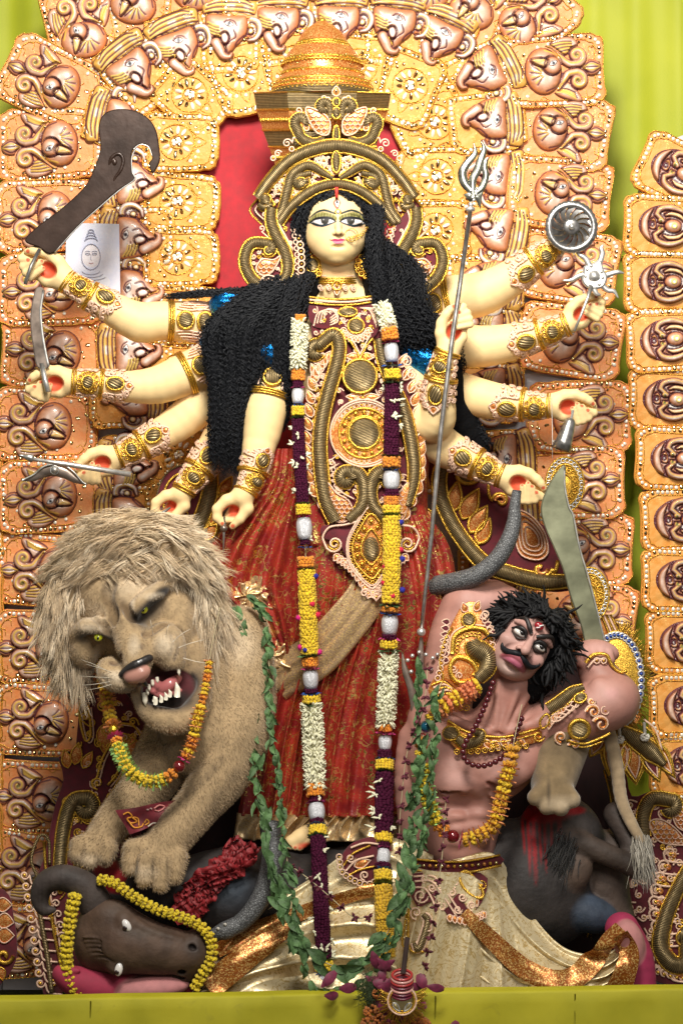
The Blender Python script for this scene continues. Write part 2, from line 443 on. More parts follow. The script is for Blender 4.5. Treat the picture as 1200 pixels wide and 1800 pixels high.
# ------------------------------------------------------------------ the setting: floor, curtain
def backdrop():
 fl = MB(); fl.grid(np.array([[x, y, 0] for x in (-8, 8) for y in (-9.5, 3)], float), 2, 2)
 o = link('stage_floor', fl.mesh('stage_floor', M("dark_floor", (.10, .085, .07), .8, noise=(3, .3))), None, (0, 0, -.02)); tag(o, kind='structure')
 # lime curtain, hanging in soft folds
 nu, nv = 420, 36; x = np.linspace(-2.6, 2.6, nu); z = np.linspace(-.02, 5.2, nv)
 X, Z = np.meshgrid(x, z, indexing='ij')
 f = .04*np.sin(X*9+.6*np.sin(Z*.9+X*2))+.018*np.sin(X*19+1.6*np.sin(Z*.8+X))+.004*np.sin(X*52+2*np.sin(Z*.7+X*3))
 f += .02*vnoise(np.stack([X.ravel()*3, Z.ravel()*.6], 1), 1, 3).reshape(X.shape)
 v = np.stack([X, .82+f, Z], 2).reshape(-1, 3)
 b = MB(); b.grid(v, nu, nv)
 def cl(c):
  sh = ramp(c, noi(c, 2.2, 3), .35, .65)
  c['b'].inputs['Sheen Weight'].default_value = .25
  w = c['N']('ShaderNodeTexWave'); w.bands_direction = 'X'; w.inputs['Scale'].default_value = 1.1; w.inputs['Distortion'].default_value = 3; c['L'](c['tc'].outputs['Object'], w.inputs['Vector']); c['hts'].append((w.outputs['Fac'], .35, .02))
  return mixc(c, sh, (.34, .385, .007), (.45, .48, .016))
 o = link('backdrop_curtain', b.mesh('backdrop_curtain', M("lime_cloth", (.5, .55, .02), .6, fn=cl, bump=(600, .15))), None, (0, 0, 0))
 tag(o, 'lime green curtain hanging in soft folds behind the orange arch', 'curtain')
 hem = MB()
 hx = np.linspace(-2.6, 2.6, 160)
 for z0 in (2.78,):
  hem.tube(np.stack([hx, .80+.04*np.sin(hx*9+.6*np.sin(2.5+hx*2))+.018*np.sin(hx*19+1.6*np.sin(2.2+hx))-.012, z0-.02*np.sin(hx*3)], 1), .012, 5, flat=.3)
 hem.solo('curtain_seam', M("lime_cloth_seam", (.62, .62, .02), .6), lambda v: v, 'pale horizontal seam sewn across the lime curtain', 'seam')
 bpy.data.objects['curtain_seam'].parent = bpy.data.objects['backdrop_curtain']
 for k in ('label', 'category'): del bpy.data.objects['curtain_seam'][k]
# ------------------------------------------------------------------ moulded reliefs, built once and shared
DARK = np.array((.13, .035, .045)); TAN = np.array((.52, .17, .05)); PALE = np.array((.68, .45, .34)); GOLD = np.array((.74, .45, .08))
class Relief:
 def __init__(s, w, h, step=1.):
  s.nx = int(w/step); s.ny = int(h/step); x = np.linspace(-w/2, w/2, s.nx); y = np.linspace(-h/2, h/2, s.ny)
  X, Y = np.meshgrid(x, y, indexing='ij'); s.p = np.stack([X.ravel(), Y.ravel()], 1); n = len(s.p)
  s.h = np.zeros(n); s.c = np.tile(DARK, (n, 1)); s.sil = np.full(n, 1e9)
 def shape(s, d, bulge, rmax, mid=PALE, edge=TAN, base=2.5, line=1.5, keep=True):
  t = np.clip(-d/rmax, 0, 1); prof = np.sqrt(1-(1-t)**2)
  hh = base+bulge*prof; ins = d < 0
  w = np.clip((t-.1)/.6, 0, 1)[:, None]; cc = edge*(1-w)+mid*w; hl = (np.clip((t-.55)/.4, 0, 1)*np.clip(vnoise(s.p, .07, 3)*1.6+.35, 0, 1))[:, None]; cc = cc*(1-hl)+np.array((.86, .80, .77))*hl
  rim = np.clip((d+line*1.6)/line, 0, 1)[:, None]; cc = cc*(1-rim)+DARK*rim
  s.h = np.where(ins, hh, np.where(d < line*1.5, np.minimum(s.h, base*.4) if keep else s.h, s.h)); s.c = np.where(ins[:, None], cc, np.where((d < line)[:, None], DARK, s.c))
  s.sil = np.minimum(s.sil, d)
 def ellipse(s, cx, cy, rx, ry, rot=0, **k):
  q = s.p-np.array((cx, cy)); a = math.radians(rot); q = np.stack([q[:, 0]*math.cos(a)+q[:, 1]*math.sin(a), -q[:, 0]*math.sin(a)+q[:, 1]*math.cos(a)], 1)
  k0 = np.linalg.norm(q/np.array((rx, ry)), axis=1); k1 = np.linalg.norm(q/np.array((rx*rx, ry*ry)), axis=1)+1e-9
  k.setdefault('rmax', min(rx, ry)); s.shape(k0*(k0-1)/k1, **k)
 def poly(s, pts, n=5, **k):
  o = catmull(pts, n, True); d = segdist(s.p, np.concatenate([o, o[:1]])); d = np.where(inpoly(s.p, o), -d, d); s.shape(d, **k)
 def stroke(s, pts, r, n=6, **k):
  o = catmull(pts, n) if n else np.asarray(pts); d = segdist(s.p, o, r); k.setdefault('rmax', float(np.max(r))); s.shape(d, **k)
 def line(s, pts, w, col=DARK, dh=-1.2, n=6, only=True):
  o = catmull(pts, n) if n else np.asarray(pts); d = segdist(s.p, o); a = np.clip(1-(d-w*.5)/1., 0, 1)*(s.h > 1 if only else 1)
  s.c = s.c*(1-a[:, None])+np.asarray(col)*a[:, None]; s.h = s.h+dh*a
 def dot(s, cx, cy, r, col, dh=.5):
  d = np.linalg.norm(s.p-np.array((cx, cy)), axis=1)-r; a = np.clip(-d+.5, 0, 1); s.c = s.c*(1-a[:, None])+np.asarray(col)*a[:, None]; s.h += dh*a
 def eye(s, cx, cy, k=1., rot=0):
  a = math.radians(rot); R = np.array([[math.cos(a), math.sin(a)], [-math.sin(a), math.cos(a)]])
  q = (s.p-np.array((cx, cy)))@R.T/k; d = np.abs(q[:, 1])-(2.6*(1-np.clip(np.abs(q[:, 0])/5.2, 0, 1)**2));
  inside = (d < 0) & (np.abs(q[:, 0]) < 5.2); rim = (d < 1.1) & (np.abs(q[:, 0]) < 6)
  s.c = np.where(rim[:, None], DARK*.5, s.c); s.c = np.where(inside[:, None], (.85, .83, .80), s.c)
  r = np.linalg.norm(q, axis=1); s.c = np.where((r < 2.3)[:, None] & inside[:, None], (.14, .13, .16), s.c)
  s.c = np.where((r < 1.2)[:, None], (.01, .01, .01), s.c); s.h = np.where(inside, s.h+.8, s.h)
 def mesh(s, name, lim=2.2):
  keep = s.sil < lim; idx = -np.ones(len(s.p), int); idx[keep] = np.arange(keep.sum())
  i = np.arange(s.nx-1)[:, None]; j = np.arange(s.ny-1)[None, :]
  q = np.stack([i*s.ny+j, i*s.ny+j+1, (i+1)*s.ny+j+1, (i+1)*s.ny+j], 2).reshape(-1, 4)
  q = q[(keep[q]).all(1)]; h = np.where(s.sil > 1., -2., np.maximum(s.h, 1.))
  hh = h.reshape(s.nx, s.ny); k = hh.copy(); k[1:-1, 1:-1] = .4*hh[1:-1, 1:-1]+.15*(hh[:-2, 1:-1]+hh[2:, 1:-1]+hh[1:-1, :-2]+hh[1:-1, 2:]); h = k.ravel()
  sp = vnoise(s.p, .25, 5)*.10+vnoise(s.p, .9, 8)*.08; c = np.clip(s.c*(1+sp[:, None]), 0, 1)
  m = MB(); m.add(np.concatenate([s.p, h[:, None]], 1)[keep], idx[q], c[keep])
  return m
m_relief = M("painted_relief", None, .33, coat=.25, vary=.1, noise=(35, .14), bump=(260, .12))
def bird_relief():
 r = Relief(124, 132, .95)
 r.poly([(-40, 23), (-53, 2), (-53, -20), (-39, -29), (-27, -14), (-24, 4)], bulge=7, rmax=9)
 r.poly([(37, 17), (20, -2), (25, -14), (45, -28), (54, -27), (53, -14)], bulge=7, rmax=9)
 for i in range(4):
  t = i/3; r.line([(-43+5*t*3, 18-9*t), (-46+5*t*3, 2-10*t), (-45+5*t*2.6, -18-1*t)], 1.4); r.line([(-41+15*t, 17-9*t), (-44+15*t, 0-9*t), (-43+13*t, -17-1*t)], 1.7, GOLD, .5)
  r.line([(34-4*t, 14-6*t), (36-3*t, 0-5*t), (48-9*t, -20+2*t)], 1.4); r.line([(36-4*t, 14-6*t), (39-4*t, 0-5*t), (50-9*t, -18+2*t)], 1., GOLD, .5)
 r.ellipse(-1, -48, 13.5, 17, bulge=9)
 for i in (-2, -1, 0, 1, 2): r.line([(-1+i*.8, -33), (-1+i*4.6, -48), (-1+i*.7, -63)], 1.4, DARK if i % 2 == 0 else GOLD, -1 if i % 2 == 0 else .6)
 for sx, cx, cy, st in ((-1, -22, -25, [(-38, 22), (-22, 4), (-9, -12), (-8, -24)]), (1, 19, -24, [(29, 10), (15, -2), (7, -9), (5, -22)])):
  sp = spiral(cx, cy, 14, 2.5, 0 if sx < 0 else 180, -1.35 if sx < 0 else 1.35, 26)[:, :2]
  pts = np.concatenate([catmull(st, 6)[:-2], sp]); r.stroke(pts, [4.5, 6.5, 7, 6, 5, 3.2], n=0, bulge=8)
  g = np.array([[p[0]+sx*1.5, p[1]] for p in pts]); r.line(g, 2., GOLD, .6, n=0); r.dot(cx, cy, 3.2, (.25, .2, .06), 1.5)
 r.ellipse(0, 32, 39, 31, bulge=14, rmax=26)
 r.line([(-36, 24), (-20, 4), (4, 2), (26, 12), (34, 30)], 1.4)
 r.line([(-33, 28), (-24, 8), (-5, 2)], 1.6, GOLD, .6)
 for i in range(5):
  a = math.radians(30+i*30); r.line([(6+6*math.cos(a), 32+5*math.sin(a)), (4+16*math.cos(a), 33+14*math.sin(a)), (2+25*math.cos(a), 33+22*math.sin(a))], 1.4)
  a += .2; r.line([(6+6*math.cos(a), 32+5*math.sin(a)), (4+16*math.cos(a), 33+14*math.sin(a)), (2+24*math.cos(a), 33+21*math.sin(a))], 1.3, GOLD, .6)
 r.ellipse(-7, 18, 15, 15, bulge=9, base=13, rmax=13)
 r.poly([(-17, 26), (-6, 29), (-7, 38), (-14, 50), (-19, 52), (-20, 40)], bulge=5, rmax=5, base=15, mid=np.array((.78, .55, .3)), edge=GOLD)
 r.line([(-16, 30), (-14, 40), (-17, 48)], 1., GOLD, .4); r.line([(-19, 27), (-10, 31), (-5, 29)], 1.5)
 r.eye(-10, 17, 1.25, 65)
 return r.mesh('bird_relief')
def elephant_relief():
 r = Relief(124, 124, .95)
 YE = np.array((.62, .33, .06)); Y2 = np.array((.70, .38, .08))
 r.poly([(-50, -50), (-20, -58), (20, -58), (48, -52), (46, -30), (40, -24), (0, -27), (-42, -24), (-48, -32)], bulge=7, rmax=12, mid=Y2, edge=YE)
 for i in range(4):
  y = -30-i*7; r.line([(-46+i*3, y+2), (-20, y-2-i), (20, y-2-i), (44-i*3, y+2)], 1.8, DARK, -1.5); r.line([(-46+i*3, y+5), (-20, y+1-i), (20, y+1-i), (44-i*3, y+5)], 1.3, (.8, .52, .12), .5)
 r.poly([(38, -20), (54, -18), (57, 4), (46, 20), (30, 14), (26, -6)], bulge=5, rmax=8, mid=TAN*1.1)
 r.stroke([(29, -12), (38, -19), (50, -14), (53, 0), (46, 14), (34, 18)], [4, 6, 6.5, 6, 5, 3], bulge=7, base=5, mid=np.array((.82, .74, .68)))
 r.line([(31, -13), (39, -18), (49, -13), (51, 0), (45, 12)], 1.1, GOLD, .6)
 r.ellipse(37, 1, 6, 6, bulge=4, base=6, mid=np.array((.85, .7, .4)), edge=GOLD)
 r.poly([(-40, -27), (0, -27), (29, -25), (32, -2), (25, 16), (10, 32), (2, 46), (-10, 52), (-20, 47), (-22, 34), (-33, 22), (-41, 2)], bulge=13, rmax=24, base=4)
 r.stroke([(-22, 24), (-14, 38), (-8, 47), (2, 48), (6, 42)], [10, 9, 7, 5, 3], bulge=7, base=9)
 r.poly([(-14, 10), (-6, 6), (0, 14), (-2, 24), (-8, 26), (-13, 20)], bulge=5, rmax=6, base=13, mid=np.array((.85, .78, .72)))
 r.line([(8, 2), (12, 14), (2, 22), (-4, 30), (-6, 40)], 1.6); r.line([(-24, 8), (-19, 2), (-12, 0)], 1.2)
 r.line([(26, 10), (14, 22), (10, 32)], 1.6)
 for i in range(4):
  r.line([(-38+i*1.5, -12+i*6), (-28+i*2, -6+i*5.5), (-18+i, -4+i*5)], 2., (.78, .55, .14), 1.2); r.line([(-38+i*1.5, -9+i*6), (-28+i*2, -3+i*5.5), (-18+i, -1+i*5)], 1.1)
 r.eye(0, -9, 1.5, 15); r.line([(-9, -12), (-2, -17), (8, -14), (13, -6)], 1.4)
 return r.mesh('elephant_relief')
def shell_relief():
 r = Relief(124, 100, .95)
 r.ellipse(0, 0, 58, 45, bulge=5, rmax=20, mid=np.array((.40, .16, .09)), edge=DARK)
 r.poly([(-30, -36), (-50, -18), (-54, 4), (-46, 26), (-28, 36), (-34, 18), (-38, 0), (-36, -16)], bulge=9, rmax=8, base=6)
 r.poly([(-34, -8), (-26, -14), (-20, -4), (-22, 10), (-34, 8)], bulge=3, rmax=6, base=6, mid=np.array((.5, .25, .08)))
 r.ellipse(-29, -1, 5, 5, bulge=-4, base=9, mid=DARK*.3, edge=DARK)
 for sy in (-1, 1):
  sp = spiral(-12, sy*8, 8, 2, -90*sy, .9*sy, 14)[:, :2]
  pts = np.concatenate([catmull([(50, sy*12), (38, sy*30), (10, sy*40), (-14, sy*35), (-23, sy*20)], 6)[:-1], sp[4:]])
  r.stroke(pts, [3, 6, 7, 6.5, 6, 4.5, 3], n=0, bulge=8, base=6); r.line(pts+np.array((0, -1.5)), 1.2, GOLD, .6, n=0)
  r.dot(-12, sy*8, 3, (.22, .2, .05), 1.5)
  r.stroke([(44, sy*8), (30, sy*22), (10, sy*26), (-2, sy*22)], [2, 5, 5, 2.5], bulge=6, base=6, mid=np.array((.8, .6, .3)))
 r.ellipse(16, 0, 19, 15, bulge=10, base=7);
 for i in range(9):
  a = i*PI*2/9; r.dot(18+5*math.cos(a), 5*math.sin(a), 2, (.85, .68, .2), 1.5)
 r.poly([(46, 0), (60, -24), (58, 0), (60, 24)], bulge=6, rmax=6, base=5)
 return r.mesh('shell_relief')
# ------------------------------------------------------------------ sequinned cloth tiles
def cloth_mat(name, a, b):
 def f(c):
  t = ramp(c, noi(c, 22, 4), .35, .65); o = mixc(c, t, a, b)
  g = ramp(c, vor(c, 330, out='Color'), .80, .84); g2 = ramp(c, noi(c, 14, 2), .48, .60); k = mth(c, 'MULTIPLY', g, g2)
  c['L'](mth(c, 'MULTIPLY', k, .8), c['b'].inputs['Metallic'])
  return mixc(c, k, o, (.95, .66, .22))
 return M(name, (1, 1, 1), .55, fn=f, bump=(90, .5))
m_orange = cloth_mat("orange_cloth", (.84, .27, .075), (.80, .36, .14))
m_yellow = cloth_mat("amber_cloth", (.78, .31, .035), (.74, .36, .075))
m_yellow2 = cloth_mat("ochre_cloth", (.76, .30, .04), (.78, .38, .09))
def tile_mesh(w, h, seed, wav=3., oy=0.):
 """padded cloth patch with a wavy cut edge"""
 rs = random.Random(seed); ph = [rs.random()*6 for _ in range(6)]
 n = 48; o = []
 for i in range(n):
  a = 2*PI*i/n; ca, sa = math.cos(a), math.sin(a); e = .33
  x = math.copysign(abs(ca)**e, ca)*w/2; y = math.copysign(abs(sa)**e, sa)*h/2
  q = 1+wav/w*(math.sin(3*a+ph[0])+.7*math.sin(7*a+ph[1])+.5*math.sin(13*a+ph[2])); o.append((x*q, y*q+0))
 o = np.array(o); m = MB(); k = n; rings = [1., .985, .93, .8, .6, .35]; hs = [-5, .3, 1.8, 1.6, 1.9, 1.8]
 v = []
 for t, hh in zip(rings, hs):
  q = o*t; v.append(np.concatenate([q, (hh+1.6*vnoise(q, .05, seed+2)+.9*vnoise(q, .12, seed+5)+1)[:, None]*1.], 1) if hh > 0 else np.concatenate([q, np.full((k, 1), hh)], 1))
 v.append(np.array([[0, 0, 1.8]])); v = np.concatenate(v); q = []
 for i in range(len(rings)-1): q += [[i*k+j, i*k+(j+1) % k, (i+1)*k+(j+1) % k, (i+1)*k+j] for j in range(k)]
 q += [[(len(rings)-1)*k+j, (len(rings)-1)*k+(j+1) % k, len(rings)*k] for j in range(k)]
 m.add(v, q); return m, o
def sequin(m, x, y, rs, r=3.1, d=4.4, lens=False, ang=0., bright=.5):
 m.m = 1 if rs.random() < bright else 0
 s = .16 if m.m else .3
 t = (rs.gauss(0, s), rs.gauss(0, s))
 m.disc((x, y, d), r*rs.uniform(.85, 1.12), .9 if not lens else 1.6, 8, tilt=t, asp=.45 if lens else 1, ang=ang)
def ring_sequins(m, o, t, rs, gap=8.6, skip=.06, r=3.1, bright=.5):
 q = np.concatenate([o, o[:1]])*t; L = np.concatenate([[0], np.cumsum(np.linalg.norm(np.diff(q, axis=0), axis=1))])
 s = 0
 while s < L[-1]-gap*.6:
  x = np.interp(s, L, q[:, 0]); y = np.interp(s, L, q[:, 1])
  if rs.random() > skip: sequin(m, x+rs.uniform(-.8, .8), y+rs.uniform(-.8, .8), rs, r, bright=bright)
  s += gap*rs.uniform(.9, 1.12)
def gold_thread(m, o, t, rs, d=4.3, r=.75):
 q = o*t; q = q+np.array([[rs.uniform(-.5, .5), rs.uniform(-.5, .5)] for _ in q]); m.tube(p3(q, d), r, 4, closed=True)
def make_tiles():
 T = {}
 rs = random.Random(3)
 def kit(kind, w, h, mat, seed, relief=None, inner=False, oy=0.):
  m, o = tile_mesh(w, h, seed)
  g = MB(); s = MB()
  for t in (.97, .80) if not inner else (.96, .8): gold_thread(g, o, t, rs)
  ring_sequins(s, o, .885, rs, bright=.55)
  if kind == 'bird':
   for _ in range(44):
    x, y = rs.uniform(-w*.4, w*.4), rs.uniform(-h*.42, h*.42); sequin(s, x, y, rs, 2.8)
   for _ in range(10):
    x, y = rs.uniform(-w*.4, w*.4), rs.uniform(-h*.4, h*.4); a = rs.random()*6; g.tube(p3(catmull([(x, y), (x+8*math.cos(a), y+8*math.sin(a)), (x+14*math.cos(a+.8), y+14*math.sin(a+.8))], 4), 4), .6, 4)
  if kind == 'flower':
   g.tube(spiral(0, 4, 31, 31, 0, 1, 40, 4.5)[:-1], .9, 4, closed=True); g.tube(spiral(0, 4, 11.5, 11.5, 0, 1, 20, 4.5)[:-1], .9, 4, closed=True)
   for k in range(12):
    a = k*PI/6+.1; sequin(s, 21*math.cos(a), 4+21*math.sin(a), rs, 7., 4.2, True, a, .55)
   for k in range(7):
    a = k*PI*2/7; sequin(s, 5.6*math.cos(a)*(k > 0), 4+5.6*math.sin(a)*(k > 0), rs, 3.4, 5.2, bright=.6)
   for sx in (-1, 1):
    for px, py in ((17, -33), (27, -29), (33, -20), (33, 27), (24, 35)): sequin(s, sx*px, py, rs)
    g.tube(p3(catmull([(sx*12, -30), (sx*20, -22), (sx*34, -14)], 5), 4.4), .8, 4)
   g.tube(p3(catmull([(-9, -30), (0, -48), (9, -30), (0, -28)], 5, True), 4.4), .8, 4, closed=True)
   sequin(s, 0, -35, rs)
   for x in range(-30, 31, 9): sequin(s, x, -h*.5+9, rs, bright=.6)
  for q in (m, s, g): q.xf(lambda v: v+np.array((0, oy, 0)))
  T[kind] = (m.mesh(kind+'_tile', mat, Frame(600, 900, -250), P(600, 900, -250)),
     [('relief', relief.mesh(kind+'_relief', m_relief, Frame(600, 900, -250), P(600, 900, -250)))] if relief else [],
     s.mesh('sequins', [m_mirror, m_glint_sequin], Frame(600, 900, -250), P(600, 900, -250)),
     g.mesh('gold_thread', m_gold, Frame(600, 900, -250), P(600, 900, -250)))
 kit('bird', 130, 188, m_orange, 11, bird_relief(), oy=15)
 kit('elephant', 106, 140, m_yellow2, 21, elephant_relief(), oy=7)
 kit('flower', 104, 136, m_yellow, 31, oy=-9)
 kit('shell', 150, 112, m_yellow2, 41, shell_relief())
 return T
def place_tile(T, kind, parent, px, py, deg, k=1., d=0., rs=random, name=None, sxy=(1, 1), rk=1.):
 me, rel, seq, thr = T[kind]
 base = np.array(wloc(parent)); w = P(px, py, -250+d)-base
 o = link((name or kind)+'_tile', me, parent, w)
 # rotation about the view axis: positive = clockwise on screen
 o.rotation_euler = (rs.uniform(-.06, .06), math.radians(deg+rs.uniform(-2.5, 2.5)), rs.uniform(-.06, .06)); o.scale = (k*sxy[0], k, k*sxy[1])
 for n, r in rel:
  c = link(kind+'_relief', r, o, (0, -.004, 0)); c.rotation_euler = (0, rs.uniform(-.07, .07), 0); rk *= rs.uniform(.97, 1.04); c.scale = (rk/sxy[0]*(.5+.5*sxy[0]), 1, rk/sxy[1]*(.5+.5*sxy[1]))
 c = link('sequins', seq, o); c['kind'] = 'stuff'
 c = link('gold_thread', thr, o); c['kind'] = 'stuff'
 return o
def make_arch():
 T = make_tiles()
 a = thing('backdrop_arch', P(560, 1745, -275), 'tall arched backdrop of sequinned orange and amber cloth tiles behind the goddess', 'arch')
 A = Abs(-275)
 b = MB()
 arc = lambda cx, cy, rx, ry, a0, a1, n=20: [(cx+rx*math.cos(math.radians(t)), cy+ry*math.sin(math.radians(t))) for t in np.linspace(a0, a1, n)]
 b.slab(arc(538, 330, 512, 420, 180, 360, 30)+[(1062, 700), (1085, 1110), (1085, 1740), (5, 1740), (12, 700)], -16, 2, 3)
 b.build('backing_board', M("white_card", (.62, .61, .64), .8, noise=(8, .15)), A, a)
 c = MB(); n = 40
 X, Y = np.meshgrid(np.linspace(330, 745, n), np.linspace(140, 800, n), indexing='ij'); q = np.stack([X.ravel(), Y.ravel()], 1)
 dz = 12+2.2*np.sin(X.ravel()*.09+Y.ravel()*.006)+1.5*np.sin(X.ravel()*.031-Y.ravel()*.011)+1.5*vnoise(q, .02, 3)
 c.grid(np.concatenate([q, dz[:, None]], 1), n, n); c.build('red_cloth', M("red_cotton", (.42, .018, .028), .75, noise=(30, .15), bump=(800, .2), sheen=.2), A, a)
 rs = random.Random(5)
 birds = [(143, 38, -15), (240, -22, 8), (78, 140, -62), (72, 255, -90), (65, 380, -92), (72, 510, -88), (78, 618, -90), (60, 747, -87), (73, 873, -92), (68, 1002, -84),
    (62, 1137, -90), (60, 1265, -88), (57, 1402, -90), (45, 1527, -80), (40, 1655, -95),
    (838, -10, 22), (935, 28, 48), (987, 124, 86), (998, 231, 100), (1000, 342, 95), (1010, 470, 98), (1018, 600, 98), (1035, 733, 90), (1022, 848, 88), (1037, 965, 90), (1042, 1088, 94), (1050, 1215, 92)]
 birds += [(345, -45, 0), (450, -60, 0), (555, -62, 0), (660, -60, 0), (755, -45, 10)]
 for i, (x, y, g) in enumerate(birds): place_tile(T, 'bird', a, x, y, g, 1, (i % 3)*2.5, rs, rk=1.03)
 eles = [(404, 55, 0), (318, 82, -22), (236, 122, -42), (212, 210, -80), (236, 318, -90), (232, 415, -90), (236, 508, -88), (232, 615, -90), (232, 700, 88), (228, 818, -88), (226, 905, -90), (225, 1000, -90),
   (495, 42, -2), (600, 40, 0), (697, 44, 4), (778, 68, 24), (855, 130, 62), (862, 214, 86), (866, 312, 92), (868, 408, 94), (858, 500, 90), (855, 590, 90), (858, 690, 92), (880, 808, 90), (885, 905, 90), (880, 1000, 90)]
 for i, (x, y, g) in enumerate(eles): place_tile(T, 'elephant', a, x, y, g, 1, 4+(i % 3)*2.5, rs)
 flo = [(422, 125, -12), (330, 163, -50), (306, 250, -90), (308, 354, -88), (307, 452, -90), (309, 552, -90), (310, 652, -90), (310, 800, -90), (310, 900, -90),
   (520, 105, -3), (632, 112, 6), (722, 146, 20), (768, 212, 62), (772, 310, 90), (770, 405, 90), (768, 503, 90), (768, 603, 90), (790, 720, 90), (800, 820, 90)]
 for i, (x, y, g) in enumerate(flo): place_tile(T, 'flower', a, x, y, g+180, 1, 8+(i % 3)*2, rs)
 # the neighbouring panels, cut by the frame
 for side, xs in (('r', [(1190, 303, 24), (1168, 397, 4), (1168, 496, 0), (1172, 598, -2), (1176, 702, 0), (1188, 806, 2), (1197, 914, 0), (1199, 1020, 0), (1206, 1128, 0), (1212, 1240, 0), (1212, 1346, 0), (1212, 1450, 0)]),
      ('l', [(-66, 830+105*k, 180) for k in range(9)])):
  lab = 'amber side panel of shell tiles at the right edge of the curtain' if side == 'r' else 'amber side panel sliver at the left edge beside the bird tiles'
  p = thing('side_panel', P(1195 if side == 'r' else -60, 1745, -270), lab, 'panel', 'side panels flanking the arch')
  bb = MB(); x0 = 1098 if side == 'r' else -140; x1 = 1300 if side == 'r' else 4
  if side == 'r': bb.slab([(1100, 420), (1112, 380), (1130, 300), (1180, 245), (1300, 200), (1300, 1740), (1150, 1740), (1140, 1000), (1104, 520)], -14, 3, 2)
  else: bb.slab([(x0, 770), (x1, 770), (x1, 1740), (x0, 1740)], -14, 3, 2)
  bb.build('backing_board', M("white_card"), Abs(-275), p)
  for i, (x, y, g) in enumerate(xs): place_tile(T, 'shell', p, x, y, g, 1, 2+(i % 2)*3, rs, rk=.82)
 return T
